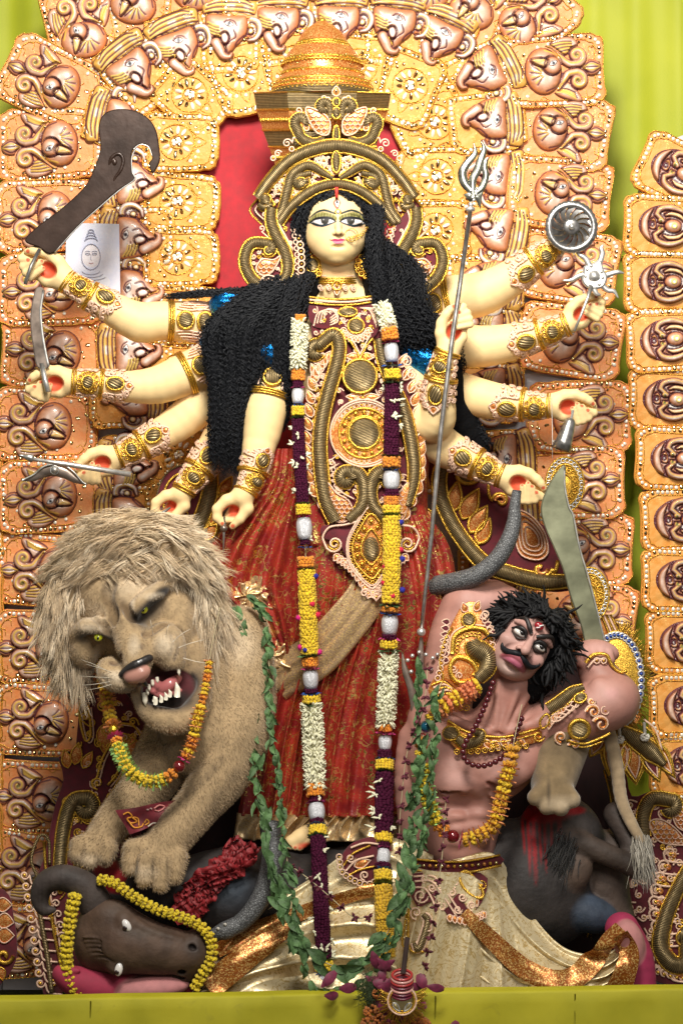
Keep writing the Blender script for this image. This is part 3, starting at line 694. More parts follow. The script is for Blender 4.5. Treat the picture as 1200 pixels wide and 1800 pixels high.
# ------------------------------------------------------------------ embroidered ornament: wire-wound cords, gold braid, beadwork, glitter on velvet
ORN = [m_maroon, m_zari, m_gold, m_pearl, m_glit, m_mirror, m_silver]
MAR, ZAR, GLD, PRL, GLT, MIR, SIL = range(7)
class Orn(MB):
 def __init__(s, surf=None, d=0.): super().__init__(); s.surf = surf; s.d = d
 def lift(s, pts, d=0.):
  p = p3(pts).copy(); p[:, 2] += d+s.d
  if s.surf: p[:, 2] += np.array([s.surf(x, y) for x, y in p[:, :2]])
  return p
 def wire(s, pts, r=1.6, m=PRL, d=2., n=5, closed=False, sm=6):
  q = catmull(p3(pts), sm, closed) if sm else p3(pts)
  s.m = m; s.tube(s.lift(q, d), r, n, closed=closed); return s
 def cord(s, pts, r, d=3., edge=1.8, sm=7, flat=.75, em=GLD):
  q = catmull(p3(pts), sm) if sm else p3(pts)
  rr = np.interp(np.linspace(0, 1, len(q)), np.linspace(0, 1, len(np.atleast_1d(r))), np.atleast_1d(r))
  s.m = ZAR; s.tube(s.lift(q, d), rr, 10, flat=flat)
  if edge:
   t = np.gradient(q[:, :2], axis=0); nn = np.stack([t[:, 1], -t[:, 0]], 1); nn /= np.linalg.norm(nn, axis=1)[:, None]+1e-9
   for sg in (-1, 1):
    e = q.copy(); e[:, :2] += sg*nn*(rr[:, None]+edge*.6); s.m = em; s.tube(s.lift(e, d*.5), edge, 5)
  return s
 def scroll(s, cx, cy, r0, a0, turns, w, tail=None, **k):
  sp = spiral(cx, cy, r0, max(w[-1] if np.ndim(w) else w, 3)*.6, a0, turns, 26)
  if tail is not None:
   tl = catmull(p3(list(tail)+[tuple(sp[0, :2])]), 7)[:-1]; sp = np.concatenate([tl, sp])
  return s.cord(sp, w, sm=0, **k)
 def coil(s, x, y, r, m=PRL, d=2.5, w=1.3):
  s.m = m; s.tube(s.lift(spiral(x, y, r, r, 0, 1, 13)[:-1], d), w, 5, closed=True)
  if r > 3.5: s.m = GLD; s.ball(s.lift([(x, y)], d+.6)[0], r*.42, 6, 4)
  return s
 def curl(s, x, y, r, a0, turns=1.3, m=PRL, w=1.4, d=2.2, tail=None):
  sp = spiral(x, y, r, r*.2, a0, turns, 18)
  if tail is not None: sp = np.concatenate([catmull(p3(list(tail)+[tuple(sp[0, :2])]), 5)[:-1], sp])
  s.m = m; s.tube(s.lift(sp, d), w, 5); return s
 def leaf(s, x, y, L, ang, w=.45, fill=GLT, out=PRL, d=1.2, r=1.3, bend=0.):
  a = math.radians(ang); c, sn = math.cos(a), math.sin(a)
  t = np.linspace(0, 1, 9); up = w*L*.5*np.sin(PI*t**.75); ax = bend*L*np.sin(PI*t)
  o = [(L*tt, b+q) for tt, b, q in zip(t, up, ax)]+[(L*tt, b-q) for tt, b, q in list(zip(t, ax, up))[-2:0:-1]]
  o = np.array([(x+u*c-v*sn, y+u*sn+v*c) for u, v in o])
  dd = s.lift([(x+L*.5*c, y+L*.5*sn)], d)[0, 2]
  if fill is not None: s.m = fill; s.fan(o, dd-1, 2.2, rings=1)
  if out is not None: s.m = out; s.tube(s.lift(o, d+.8), r, 5, closed=True)
  return s
 def medal(s, x, y, rx, ry=None, d=2., h=4., ring=2., rot=0, m=ZAR):
  ry = ry or rx; t = np.linspace(0, 2*PI, 25)[:-1]; a = math.radians(rot)
  o = np.stack([rx*np.cos(t), ry*np.sin(t)], 1); o = np.stack([x+o[:, 0]*math.cos(a)-o[:, 1]*math.sin(a), y+o[:, 0]*math.sin(a)+o[:, 1]*math.cos(a)], 1)
  dd = s.lift([(x, y)], d)[0, 2]; s.m = m; n0 = len(s.uv); s.fan(o, dd-.5, h, rings=3)
  k = s.v[-1]; s.uv[-1] = np.stack([k[:, 0]*.05, k[:, 1]+.25*k[:, 0]], 1)
  if ring: s.m = GLD; s.tube(s.lift(o*1.0, d+.5), ring, 6, closed=True)
  return s
 def stud(s, x, y, r, m=GLD, d=2.): s.m = m; s.ball(s.lift([(x, y)], d)[0], (r, r, r*.8), 7, 5); return s
 def field(s, out, d0=-6, d1=0, m=MAR, sm=4, bev=1., rim=None):
  o = catmull(np.asarray(out, float), sm, True) if sm else np.asarray(out, float)
  s.m = m; s.slab(o, d0+s.d, d1+s.d, bev, surf=s.surf)
  if rim: s.m = rim; s.tube(s.lift(o, d1+.6), 1.7, 5, closed=True)
  return s
 def scales(s, out, step=8., r=4.2, fill=GLT, d=1.5, rim=PRL):
  """a feathered wing: outline, glitter ground, rows of beaded scales"""
  o = catmull(np.asarray(out, float), 4, True); dd = s.lift([o.mean(0)], d)[0, 2]
  s.m = fill; s.fan(o, dd-2, 2.5, rings=2); s.m = rim; s.tube(s.lift(o, d+1.), 1.5, 5, closed=True)
  lo = o.min(0); hi = o.max(0); y = lo[1]+step*.6; k = 0
  while y < hi[1]:
   x = lo[0]+(k % 2)*step*.5
   while x < hi[0]:
    if inpoly(np.array([[x, y], [x+r*.7, y], [x-r*.7, y], [x, y+r*.7]]), o).all():
     a = np.linspace(-.2, PI+.2, 7); s.m = rim; s.tube(s.lift(np.stack([x+r*np.cos(a), y+r*np.sin(a)], 1), d+2.4), 1.1, 4)
    x += step
   y += step*.8; k += 1
  return s
 def edge_coils(s, pts, gap=9., r=4., m=PRL, n=10):
  q = catmull(np.asarray(pts, float), n); L = np.concatenate([[0], np.cumsum(np.linalg.norm(np.diff(q, axis=0), axis=1))]); t = 0
  while t < L[-1]:
   s.coil(np.interp(t, L, q[:, 0]), np.interp(t, L, q[:, 1]), r, m); t += gap
  return s
 def fill(s, poly, n, r=5., seed=1, m=PRL, w=1.3, gold=.3, d=1.4):
  rs = random.Random(seed); o = catmull(np.asarray(poly, float), 3, True); lo = o.min(0); hi = o.max(0); got = []
  for _ in range(n*30):
   if len(got) >= n: break
   x, y = rs.uniform(lo[0], hi[0]), rs.uniform(lo[1], hi[1]); rr = r*rs.uniform(.75, 1.3)
   if inpoly(np.array([[x, y], [x+rr, y], [x-rr, y], [x, y+rr], [x, y-rr]]), o).all() and all((x-a)**2+(y-b)**2 > (rr+c)**2*.8 for a, b, c in got):
    got.append((x, y, rr)); a = rs.uniform(0, 360); q = math.radians(a); sg = rs.choice((-1, 1))
    s.curl(x, y, rr, a, 1.35*sg, GLD if rs.random() < gold else m, w, d, tail=[(x+rr*1.5*math.cos(q-.6*sg), y+rr*1.5*math.sin(q-.6*sg))])
    if rr > 4: s.coil(x, y, rr*.4, GLD, d, w*.7)
  return s
 def part(s, name, fr, parent, label=None): return s.build(name, ORN, fr, parent, label=label)
def mirx(pts, cx): return [(2*cx-p[0],)+tuple(p[1:]) for p in pts]
# ------------------------------------------------------------------ the goddess
CREAM = (.86, .635, .32); BLUSH = (.80, .38, .15); PALM = (.62, .10, .045); NAIL = (.55, .11, .05)
m_skin = M("cream_paint", None, .5, spec=.2, noise=(26, .05), bump=(60, .06))
class Hand:
 """maps hand coordinates (x forward from the wrist, y toward the curled fingers, d to the viewer) into the photo plane"""
 def __init__(s, w, deg, mir=1, k=1.): s.w = np.array(w, float); a = math.radians(deg); s.f = np.array((math.cos(a), math.sin(a), 0)); s.n = np.array((-math.sin(a), math.cos(a), 0))*mir; s.k = k
 def __call__(s, p): return s.w+s.k*(s.f*p[0]+s.n*p[1]+np.array((0, 0, p[2])))
def grip(sc_, H, skin=CREAM, palm=PALM, nail=NAIL):
 k = H.k; q = lambda pts: [H(p) for p in pts]; R = lambda *a: [x*k for x in a]
 sc_.chain(q([(-6, 0, 0), (10, -1, -1), (34, -3, -6), (48, 0, -8)]), R(20, 20, 20, 14), k=6*k)
 sc_.chain(q([(6, 10, 0), (24, 17, -2), (42, 16, -6)]), R(13, 12, 10), k=6*k)
 sc_.chain(q([(4, -10, 2), (24, -20, 6), (44, -24, 8)]), R(14, 12.5, 10), k=6*k)
 Rm = np.stack([H.f, H.n, np.array((0, 0, 1.))], 1)
 sc_.ell(H((32, 2, 15)), R(19, 15, 17), Rm, k=3*k, op='-')
 sc_.chain(q([(40, -24, 8), (60, -19, 11), (70, -14, 11), (79, -7, 10)]), R(9.5, 8.6, 7.6, 5.4), k=3*k)
 F = [[(52, -8, -9), (79, -3, -5), (81, 9, 3), (70, 5, 10)], [(50, 2, -9), (73, 11, -4), (71, 19, 5), (58, -1, 13)],
   [(46, 9, -9), (63, 20, -4), (61, 25, 6), (48, -4, 15)], [(40, 14, -9), (53, 27, -3), (51, 29, 6), (39, 4, 14)]]
 for i, f in enumerate(F):
  sc_.chain(q(f), R(8.6, 8.3, 7.8, 5.8) if i < 3 else R(7.8, 7.5, 6.8, 5.2), k=1.6*k)
 sc_.paint(H((32, 2, 2)), R(21, 21, 16), palm, .35)
 for i, f in enumerate(F):
  t = np.array(f[3])+(np.array(f[3])-np.array(f[2]))*.12+np.array((0, 0, 5.)); sc_.paint(H(t), 4.4*k, nail, .3)
 sc_.paint(H((77, -8, 15)), 4.6*k, nail, .3)
def ring_hand(sc_, w, k=1., rot=0):
 a = math.radians(rot); c, s_ = math.cos(a), math.sin(a); w = np.array(w, float)
 T = lambda p: w+k*np.array((p[0]*c-p[1]*s_, p[0]*s_+p[1]*c, p[2])); q = lambda ps: [T(p) for p in ps]; R = lambda *r: [x*k for x in r]
 sc_.chain(q([(4, -8, 0), (-4, 4, 0), (-8, 10, -4)]), R(19, 19, 15), k=5)
 sc_.chain(q([(-8, 4, 2), (-30, 10, 4), (-46, 25, 4), (-46, 40, 4), (-38, 50, 5)]), R(13, 10.5, 9, 8, 5.6), k=4)
 sc_.chain(q([(0, 8, 2), (5, 24, 4), (-7, 42, 6), (-20, 55, 6)]), R(14, 11.5, 8.5, 5.6), k=4)
 sc_.chain(q([(2, 14, -8), (-4, 36, -10), (-20, 42, -6), (-34, 44, 0)]), R(11, 9, 7.5, 6), k=3)
 sc_.chain(q([(-10, 12, -12), (-24, 36, -16), (-36, 50, -10)]), R(11, 9, 6.5), k=3)
 sc_.paint(T((-20, 27, 2)), R(20, 15, 15), PALM, .35); sc_.paint(T((-19, 54, 11)), 4.6*k, NAIL, .3); sc_.paint(T((-37, 50, 10)), 4*k, NAIL, .3)
ARMS = {  # name: joints from root to wrist (x, y, d), radii
 'l1': ([(470, 570, -40), (385, 567, -25), (290, 563, -10), (245, 566, -4), (190, 538, 4), (138, 508, 10), (114, 492, 12)], [40, 38, 34, 35, 27, 19, 17]),
 'l2': ([(470, 615, -35), (400, 625, -20), (330, 655, -8), (280, 676, 0), (225, 680, 6), (160, 674, 12), (128, 672, 14)], [40, 38, 37, 33, 27, 21, 19]),
 'l3': ([(470, 640, -50), (400, 670, -40), (350, 712, -30), (305, 748, -24), (255, 778, -16), (222, 796, -10), (206, 803, -8)], [38, 36, 35, 31, 25, 20, 18]),
 'l4': ([(470, 660, -55), (420, 720, -40), (385, 775, -22), (352, 822, -8), (330, 852, 0), (322, 866, 2)], [36, 35, 33, 26, 19, 17]),
 'l5': ([(500, 600, 10), (480, 670, 34), (468, 725, 46), (462, 765, 54), (446, 832, 70), (436, 862, 76), (432, 870, 78)], [34, 37, 36, 32, 22, 18, 17]),
 'r1': ([(700, 560, -30), (780, 528, -20), (840, 517, -10), (880, 500, -4), (925, 468, 2), (958, 444, 6), (976, 428, 8)], [42, 41, 39, 34, 27, 20, 17]),
 'r2': ([(700, 610, -40), (790, 605, -30), (850, 608, -14), (895, 601, -8), (945, 588, 0), (982, 575, 6), (997, 569, 8)], [40, 39, 36, 32, 25, 19, 17]),
 'r3': ([(700, 670, -45), (780, 682, -34), (835, 697, -20), (880, 706, -12), (930, 712, -2), (958, 713, 4), (968, 713, 6)], [40, 39, 35, 31, 24, 19, 17]),
 'r4': ([(690, 690, -20), (735, 740, -6), (768, 778, 6), (805, 800, 10), (848, 822, 18), (872, 834, 22), (882, 838, 24)], [40, 40, 36, 31, 23, 18, 17]),
 'r5': ([(700, 640, 0), (728, 700, 22), (752, 742, 40), (766, 735, 58), (768, 690, 76), (778, 640, 88), (785, 618, 92)], [40, 40, 36, 32, 27, 20, 18]),
}
HANDS = {'l1': (212, 1, 1.), 'l2': (176, 1, .93), 'l3': (158, 1, .93), 'r1': (-32, -1, .9), 'r2': (-38, -1, .86), 'r3': (4, -1, .92), 'r4': (22, -1, .93), 'r5': (-78, -1, .92)}
def goddess_body(g, A):
 s = Sculpt(CREAM)
 s.ell((612, 640, -6), (112, 150, 62), k=20); s.ell((600, 545, -8), (96, 50, 46), k=20); s.ell((636, 850, -4), (98, 120, 60), k=20)
 s.cap((592, 470, 22), (598, 530, 6), 33, 40, k=10)
 for n, (p, r) in ARMS.items():
  s.chains(p, r, 3, k=8)
 for n, (deg, mir, k) in HANDS.items(): grip(s, Hand(np.array(ARMS[n][0][-1]), deg, -mir if n[0] == 'l' else -mir, k))
 ring_hand(s, ARMS['l4'][0][-1], .96, 8); ring_hand(s, ARMS['l5'][0][-1], 1., 0)
 for n, (p, r) in ARMS.items():       # airbrushed blush at the elbows and shoulders
  e = np.array(p[2]); s.paint(e+np.array((0, r[2]*.9, 10)), (38, 20, 40), BLUSH, .9, .38); s.paint(p[1], (60, 42, 60), BLUSH, .9, .35)
 v, f, c = s.mesh(2.0)
 m = MB(); m.add(v, f, c); m.build('body', m_skin, A, g)
def face_paint(v, c):
 x, y = v[:, 0], v[:, 1]; q = v[:, :2]; fr = v[:, 2] > 62
 def put(mask_d, col, soft=.7, amt=1.):
  w = (np.clip(.5-mask_d/soft, 0, 1)*amt*fr)[:, None]; c[:] = c*(1-w)+np.asarray(col)*w
 def poly(p, n=5): o = catmull(np.array(p, float), n, True); d = segdist(q, np.concatenate([o, o[:1]])); return np.where(inpoly(q, o), -d, d)
 def line(p, w, n=6): return segdist(q, catmull(np.array(p, float), n), w)
 for sx, cx in ((1, 571.), (-1, 616.5)):
  X = lambda dx: cx+sx*dx*1.1       # dx negative = outer side
  put(np.hypot((x-X(-2))/1.6, y-408)-12, (.72, .34, .24), 10, .5)
  put(poly([(X(-24), 394), (X(-12), 385.5), (X(1), 384), (X(17), 391), (X(18), 399), (X(3), 394), (X(-12), 394), (X(-24), 400)]), (.20, .18, .05), 1.2)
  for i in range(9):
   t = i/8; xx = X(-20+36*t); yy = 392-7*math.sin(PI*(.12+.8*t)); put(line([(xx, yy), (xx-sx*1.2, yy+6)], .25, 2), (.62, .58, .30), .9, .8)
  put(poly([(X(-22), 400), (X(-11), 396), (X(1), 395), (X(11), 396), (X(17), 401), (X(8), 404.5), (X(-3), 406), (X(-13), 404)]), (.86, .80, .78), .8)
  put(np.hypot(x-X(.5), y-398.4)-7.2, (.03, .028, .022), .9); put(np.hypot(x-X(-1.6), y-396.6)-1.1, (.7, .68, .66), .9)  # small pale dot paints a catchlight on the iris
  put(line([(X(-25), 400.5), (X(-14), 395.2), (X(0), 393.8), (X(11), 395.6), (X(17.5), 401)], [1.2, 2.6, 2.8, 2.3, .8]), (.012, .012, .014), .8)
  put(line([(X(-23), 400), (X(-13), 405.4), (X(-3), 407.6), (X(8), 405), (X(18), 401)], [1.2, 2.1, 2.2, 1.6, .8]), (.015, .03, .04), .8)
  put(line([(X(-24), 391.5), (X(-12), 383), (X(0), 380.6), (X(16), 386.5)], [.9, 2.1, 2.4, 1.7]), (.03, .04, .035), .9)
 put(poly([(592.5, 359), (598.5, 366), (596, 374), (593, 380), (588, 374), (586, 366)]), (.34, .08, .05), 1.1); put(poly([(592.8, 361.5), (596.3, 366.5), (593, 375), (589, 367)]), (.85, .80, .76), .9)
 put(np.hypot(x-592.6, y-366.5)-2.2, (.03, .03, .04), .8)
 put(poly([(581.5, 433), (589, 430.2), (594.5, 431.2), (600, 430), (606.5, 432.4), (600, 434.6), (594.5, 435), (588, 434.8)]), (.34, .008, .09), .9)
 put(poly([(584.5, 434.6), (594.5, 435.2), (603.5, 434.4), (601, 438), (594.5, 440), (588, 438.4)]), (.66, .22, .31), .9)
 put(line([(580, 432), (583, 433.6)], .7, 2), (.2, .01, .03), .8); put(line([(605.5, 433), (609, 431.6)], .7, 2), (.2, .01, .03), .8)
 put(line([(587, 422), (589, 424.6), (594, 426), (599.5, 424.4), (602, 421)], .5), (.42, .15, .06), 1.4, .9)
 for xx in (590, 599): put(np.hypot(x-xx, y-424)-1.4, (.25, .07, .03), 1.2)
 put(line([(560, 462), (575, 469), (592, 471.5), (610, 469), (624, 461)], .8), (.55, .20, .09), 3, .55)
 put(line([(556, 484), (590, 487), (626, 484)], .5), (.6, .22, .1), 2, .5)
def goddess_head(g, A):
 s = Sculpt(CREAM)
 s.ell((591, 398, 40), (56, 60, 58), k=8); s.ell((591, 424, 56), (52, 43, 46), k=12); s.ell((592, 446, 66), (32, 24, 30), k=12)
 s.ell((592, 462, 74), (13, 8, 12), k=8)
 s.cap((590, 450, 30), (592, 512, 18), 33, 33, k=4)
 s.chain([(594, 392, 96), (594.5, 408, 103), (595, 419, 108)], [4.2, 4.4, 6], k=7); s.ell((588.5, 421.5, 103), (4, 3.4, 4.4), k=3); s.ell((600.5, 421.5, 103), (4, 3.4, 4.4), k=3)
 for x in (571, 616.5): s.ell((x, 399, 86), (20, 9, 11), k=5); s.chain([(x-14, 388, 88), (x, 385, 92), (x+14, 388, 88)], [2.5, 3, 2.5], k=5)
 s.ell((594.5, 432.6, 98), (12, 2.7, 5), k=3.5); s.ell((594.5, 437.6, 97.5), (9.5, 3.4, 5.5), k=3)
 s.ell((594.5, 444.5, 99), (12, 3, 4), k=4, op='-')
 s.paint((592, 485, 50), (40, 16, 40), BLUSH, .9, .5); s.paint((592, 455, 90), (34, 20, 40), (.86, .62, .26), .9, .5)
 v, f, c = s.mesh(1.15)
 face_paint(v, c); m = MB(); m.add(v, f, c); h = m.build('head', m_skin, A, g)
 gem = Orn(); gem.medal(594, 384.5, 4.6, d=98, h=3, ring=1.1, m=SIL); gem.part('forehead_gem', A, h)
 nr = Orn(); nr.wire(spiral(617, 424, 11, 11, 0, 1, 20)[:-1], .7, GLD, 100, sm=0, closed=True)
 nr.wire([(612, 427, 104), (622, 433, 102), (634, 427, 96), (642, 416, 84), (647, 404, 70)], .8, GLD, 0)
 for i in range(7): t = i/6; nr.coil(612+32*t, 430-3*math.sin(PI*t)-20*t*t*t, 2.2, GLD, 104-26*t, .7)
 nr.part('nose_ring', A, h)
 ear = Orn()
 for x in (549, 646):
  e = Orn(); e.medal(x, 470, 12, 13, 46, 5, 2.6)
  for k in range(14): a = 2*PI*k/14; e.coil(x+19*math.cos(a), 471+19*math.sin(a), 4, GLD, 46, 1.4)
  e.coil(x, 446, 6, GLD, 48); e.part('earring', A, g)
 ck = Orn();
 for y, r, mm in ((487, 1.5, PRL), (491, 2, GLD), (495, 2, GLD), (499, 2.6, GLD)):
  a = np.linspace(PI*.02, PI*.98, 26); ck.m = mm; ck.tube(np.stack([591-36*np.cos(a), y+3*np.sin(a), 18+36*np.sin(a)], 1), r, 6)
 surf = lambda x, y: 18+36*math.sqrt(max(0, 1-((x-591)/40)**2))
 ck.surf = surf
 for i in range(5):
  x = 563+14*i; ck.curl(x, 508, 5.5, 0, 1.4, w=1.2); ck.coil(x+2, 512, 3.2, w=1)
 ck.coil(592, 507, 8, GLD, 4, 1.5); ck.leaf(592, 514, 10, 90, .8); ck.part('choker', A, g)
def crinkle(m, pts, r=1.15, amp=2.6, wl=11., rs=random, n=3, step=3.2):
 """one crinkled strand along a guide"""
 p = catmull(p3(pts), 8); L = np.concatenate([[0], np.cumsum(np.linalg.norm(np.diff(p, axis=0), axis=1))])
 k = max(4, int(L[-1]/step)); t = np.linspace(0, L[-1], k); q = np.stack([np.interp(t, L, p[:, i]) for i in range(3)], 1)
 tn = np.gradient(q, axis=0); tn /= np.linalg.norm(tn, axis=1)[:, None]+1e-9
 sd = np.cross(tn, (0, 0, 1.)); sd /= np.linalg.norm(sd, axis=1)[:, None]+1e-6
 ph = rs.uniform(0, 6.28); w = 2*PI/(wl*rs.uniform(.6, 1.5)); amp = amp*rs.uniform(.5, 1.5)*(1+.5*np.sin(t*.05+ph)); f1 = w*t+ph+1.6*np.sin(t*rs.uniform(.03, .09)+ph)
 q = q+sd*(amp*np.sin(f1)+2.5*np.sin(t*.035+ph*2))[:, None]+np.array((0, 0, 1.))*(amp*.8*np.cos(f1*1.07))[:, None]
 rr = r*np.clip(np.minimum(1, (1-np.linspace(0, 1, k))*6+.25), .2, 1); m.tube(q, rr, n, caps=False)
def lock(m, rs, guide, rad, count, **kw):
 """a lock: strands scattered round a guide of (x,y,d) with radii"""
 g = np.array(guide, float); rr = np.interp(np.linspace(0, 1, len(g)), np.linspace(0, 1, len(np.atleast_1d(rad))), np.atleast_1d(rad))
 for _ in range(int(count*1.55)):
  a = rs.uniform(0, 2*PI); u = math.sqrt(rs.random()); off = np.array((math.cos(a)*u, math.sin(a)*u*.35, abs(math.sin(a))*u*.75))
  n0 = 0 if rs.random() < .7 else 1
  e = rs.uniform(.55, 1.05); gg = g.copy(); gg = gg+off*rr[:, None]+np.array([[rs.uniform(-6, 6), 0, rs.uniform(-2, 3)] for _ in g])
  gg[-1] = gg[-2]+(gg[-1]-gg[-2])*e
  crinkle(m, gg[n0:] if len(gg)-n0 > 2 else gg, rs=rs, **kw)
m_hair = M("black_wool", (.010, .011, .014), .5, spec=.22, noise=(200, .3))
m_hair_base = M("black_underlayer", (.006, .006, .007), .9, spec=.08, bump=(90, 1.))
def goddess_hair(g, A):
 rs = random.Random(12)
 base = Sculpt();
 base.ell((591, 388, 20), (66, 62, 56), k=6)
 base.chains([(545, 495, 10), (470, 520, 20), (420, 600, 30), (400, 720, 24), (400, 805, 10)], [34, 36, 36, 28, 14], k=10)
 base.chains([(530, 520, 30), (500, 600, 40), (480, 660, 30)], [26, 24, 16], k=10)
 base.chains([(655, 440, 20), (690, 540, 26), (745, 610, 10), (800, 720, -20), (850, 790, -40)], [26, 44, 46, 34, 14], k=10)
 base.ell((591, 405, 96), (53, 60, 60), k=2, op='-')
 v, f, c = base.mesh(3.); b = MB(); b.add(v, f)
 hb = b.build('hair', m_hair_base, A, g)
 m = MB()
 # frame of curls round the brow
 for i in range(170):
  t = rs.random(); a = math.radians(188+164*t); R = rs.uniform(.98, 1.26)
  x = 592+57*R*math.cos(a); y = 404+50*R*math.sin(a)*1.05; d = 86-34*(R-1)-26*abs(math.cos(a))**2
  dx = -1 if t < .5 else 1
  crinkle(m, [(x, y, d), (x+dx*10, y+6+5*abs(math.cos(a)), d-2), (x+dx*16, y+18, d-8)], 1.4, 2.2, 9, rs)
 for sx, x0 in ((-1, 537), (1, 646)):
  lock(m, rs, [(x0-sx*4, 372, 70), (x0+sx*6, 400, 62), (x0+sx*8, 440, 50), (x0+sx*6, 490, 44)], [9, 13, 13, 16], 46)
 # wide fall over the proper right shoulder
 lock(m, rs, [(545, 488, 40), (470, 512, 36), (380, 516, 20), (285, 522, 0)], [10, 14, 12, 4], 60)
 for (x1, x2, n, yb) in ((384, 382, 46, 830), (395, 398, 52, 838), (420, 420, 52, 835), (443, 418, 46, 800), (470, 440, 42, 740), (492, 478, 46, 690), (512, 500, 40, 760), (376, 392, 34, 790), (382, 404, 44, 825), (408, 409, 44, 836), (432, 428, 40, 815)):
  lock(m, rs, [(540, 490, 46), ((540+x1)/2, 510, 60), (x1, 585, 70+rs.uniform(-6, 8)), (x1*.5+x2*.5, 680, 62), (x2, (680+yb)/2, 48), (x2+rs.uniform(-6, 6), yb, 30)], [12, 16, 15, 13, 11, 6], n)
 # fall over the other shoulder
 for (x1, x2, n, yb) in ((668, 690, 50, 640), (690, 722, 50, 640), (712, 748, 46, 640), (735, 770, 40, 660)):
  lock(m, rs, [(650, 420, 62), (x1-8, 480, 66), (x1, 540, 72), (x2, 600, 60), (x2+8, yb, 30)], [13, 16, 18, 17, 12], n)
 lock(m, rs, [(690, 520, 30), (740, 555, 34), (780, 600, 20), (800, 640, 0), (806, 660, -6)], [16, 20, 18, 14, 8], 44)
 lock(m, rs, [(770, 650, 0), (800, 700, -10), (830, 745, -20), (862, 782, -30)], [16, 16, 12, 5], 50)
 lock(m, rs, [(660, 370, 70), (662, 400, 78), (660, 440, 82), (664, 490, 82), (672, 545, 80)], [10, 12, 13, 13, 8], 60)
 m.build('curls', m_hair, A, hb)
 p = MB(); p.slab([(588.5, 341), (594.5, 341), (594, 359), (589.5, 359)], 84, 97, 1); p.build('vermilion_parting', M("vermilion", (.60, .03, .02), .7), A, hb)
def tiara(g, A):
 C = 591
 # tall pagoda crown
 B = MB(); lay = []
 prof = [(3, 24), (9, 27), (22, 35), (34, 45), (42, 57), (45, 65), (49, 70), (58, 80), (66, 92), (70, 97), (69, 101), (70, 104), (70, 112), (71, 120), (78, 130), (86, 140), (86, 144), (89, 146), (90, 153), (92, 160), (88, 166)]
 c = Orn(); c.m = GLT; c.lathe([(r, y) for r, y in prof], (566, 0, -60), 48)
 for r, y in ((45, 66), (49, 71), (69, 97), (71, 103), (72, 120), (84, 137), (88, 145), (91, 153)):
  a = np.linspace(0, 2*PI, 80)[:-1]; c.m = GLD; c.tube(np.stack([566+r*np.cos(a), y+.14*r*np.sin(a)*0, -60+r*np.sin(a)], 1), 2.4, 5, closed=True)
  for k in range(64): b = 2*PI*k/64; (c.ball((566+(r+2)*math.cos(b), y+2, -60+(r+2)*math.sin(b)), 1.9, 5, 4) if math.sin(b) > -.3 else 0)
 c.m = ZAR;
 for r, y0, y1 in ((68.5, 106, 119), (93, 152, 165)): c.lathe([(r, y0), (r+1, (y0+y1)/2), (r, y1)], (566, 0, -60), 48)
 c.m = GLD; c.ball((566, 26, -60), 7); rs = random.Random(4)
 for _ in range(260):
  i = rs.uniform(6, len(prof)-1.01); j = int(i); t = i-j; r = prof[j][0]*(1-t)+prof[j+1][0]*t+1; y = prof[j][1]*(1-t)+prof[j+1][1]*t; b = rs.uniform(0, PI); c.m = rs.choice((GLD, MIR, MIR)); c.ball((566+r*math.cos(b), y, -60+r*math.sin(b)), 1.3, 4, 3)
 c.part('crown_dome', A, g)
 # hexagonal drum, narrowing downward
 d = Orn(); hexr = lambda R: [(566+R*math.cos(a), -60+R*.8*math.sin(a)) for a in [math.radians(k*60) for k in range(6)]]
 bands = [(166, 122, ZAR), (196, 117, GLT), (232, 106, ZAR), (262, 95, GLT), (300, 82, ZAR), (330, 72, ZAR)]
 for (y0, R0, mm), (y1, R1, _) in zip(bands[:-1], bands[1:]):
  h0, h1 = hexr(R0), hexr(R1); d.m = mm
  for k in range(6):
   a, b = h0[k], h0[(k+1) % 6]; e, f = h1[(k+1) % 6], h1[k]
   d.add([(a[0], y0, a[1]), (b[0], y0, b[1]), (e[0], y1, e[1]), (f[0], y1, f[1])], [[0, 1, 2, 3]], uv=[(0, y0), (9, y0), (9, y1), (0, y1)])
   d.m = GLD; d.tube([(f[0], y1, f[1]), (e[0], y1, e[1])], 2.6, 5); d.m = mm
   if mm == GLT:
    for q in range(12): t = (q+.5)/12; X = [(1-t)*(a[i]+f[i])/2+t*(b[i]+e[i])/2 for i in (0, 1)]; d.m = GLD; d.ball((X[0], (y0+y1)/2, X[1]+1), (3.2, 4.5, 2), 6, 4); d.m = mm
 h0 = hexr(122); d.m = ZAR; d.add([(a, 166, b) for a, b in h0], [[0, 1, 2, 3, 4, 5]])
 for k in range(6): a, b = h0[k], h0[(k+1) % 6]; d.m = GLD; d.tube([(a[0], 166, a[1]), (b[0], 166, b[1])], 1.6, 5)
 d.xf(lambda v: v+np.array([0, 0, 0])*0+np.stack([np.zeros(len(v)), .16*(v[:, 2]+60)*-1+14, np.zeros(len(v))], 1)*np.array((0, -.9, 0)))
 d.part('crown_drum', A, g)
 # arched tiara over the brow
 surf = lambda x, y: 78-((x-C)/150)**2*55
 t = Orn(surf)
 arc = lambda R, a0, a1, n=22, cy=428: [(C+R*math.cos(math.radians(a)), cy+R*math.sin(math.radians(a))*1.0) for a in np.linspace(a0, a1, n)]
 outer = [(455, 352), (478, 322), (510, 292), (548, 275), (591, 268), (634, 275), (672, 292), (704, 322), (727, 352)]
 inner = [(492, 398), (512, 372), (540, 350), (566, 338), (591, 334), (616, 338), (642, 350), (670, 372), (692, 400)]
 t.field(list(outer)+[(740, 372), (716, 400)]+inner[::-1]+[(470, 404), (444, 372)], -8, -1, sm=3)
 tb = t.part('tiara', A, g)
 k = Orn(surf)
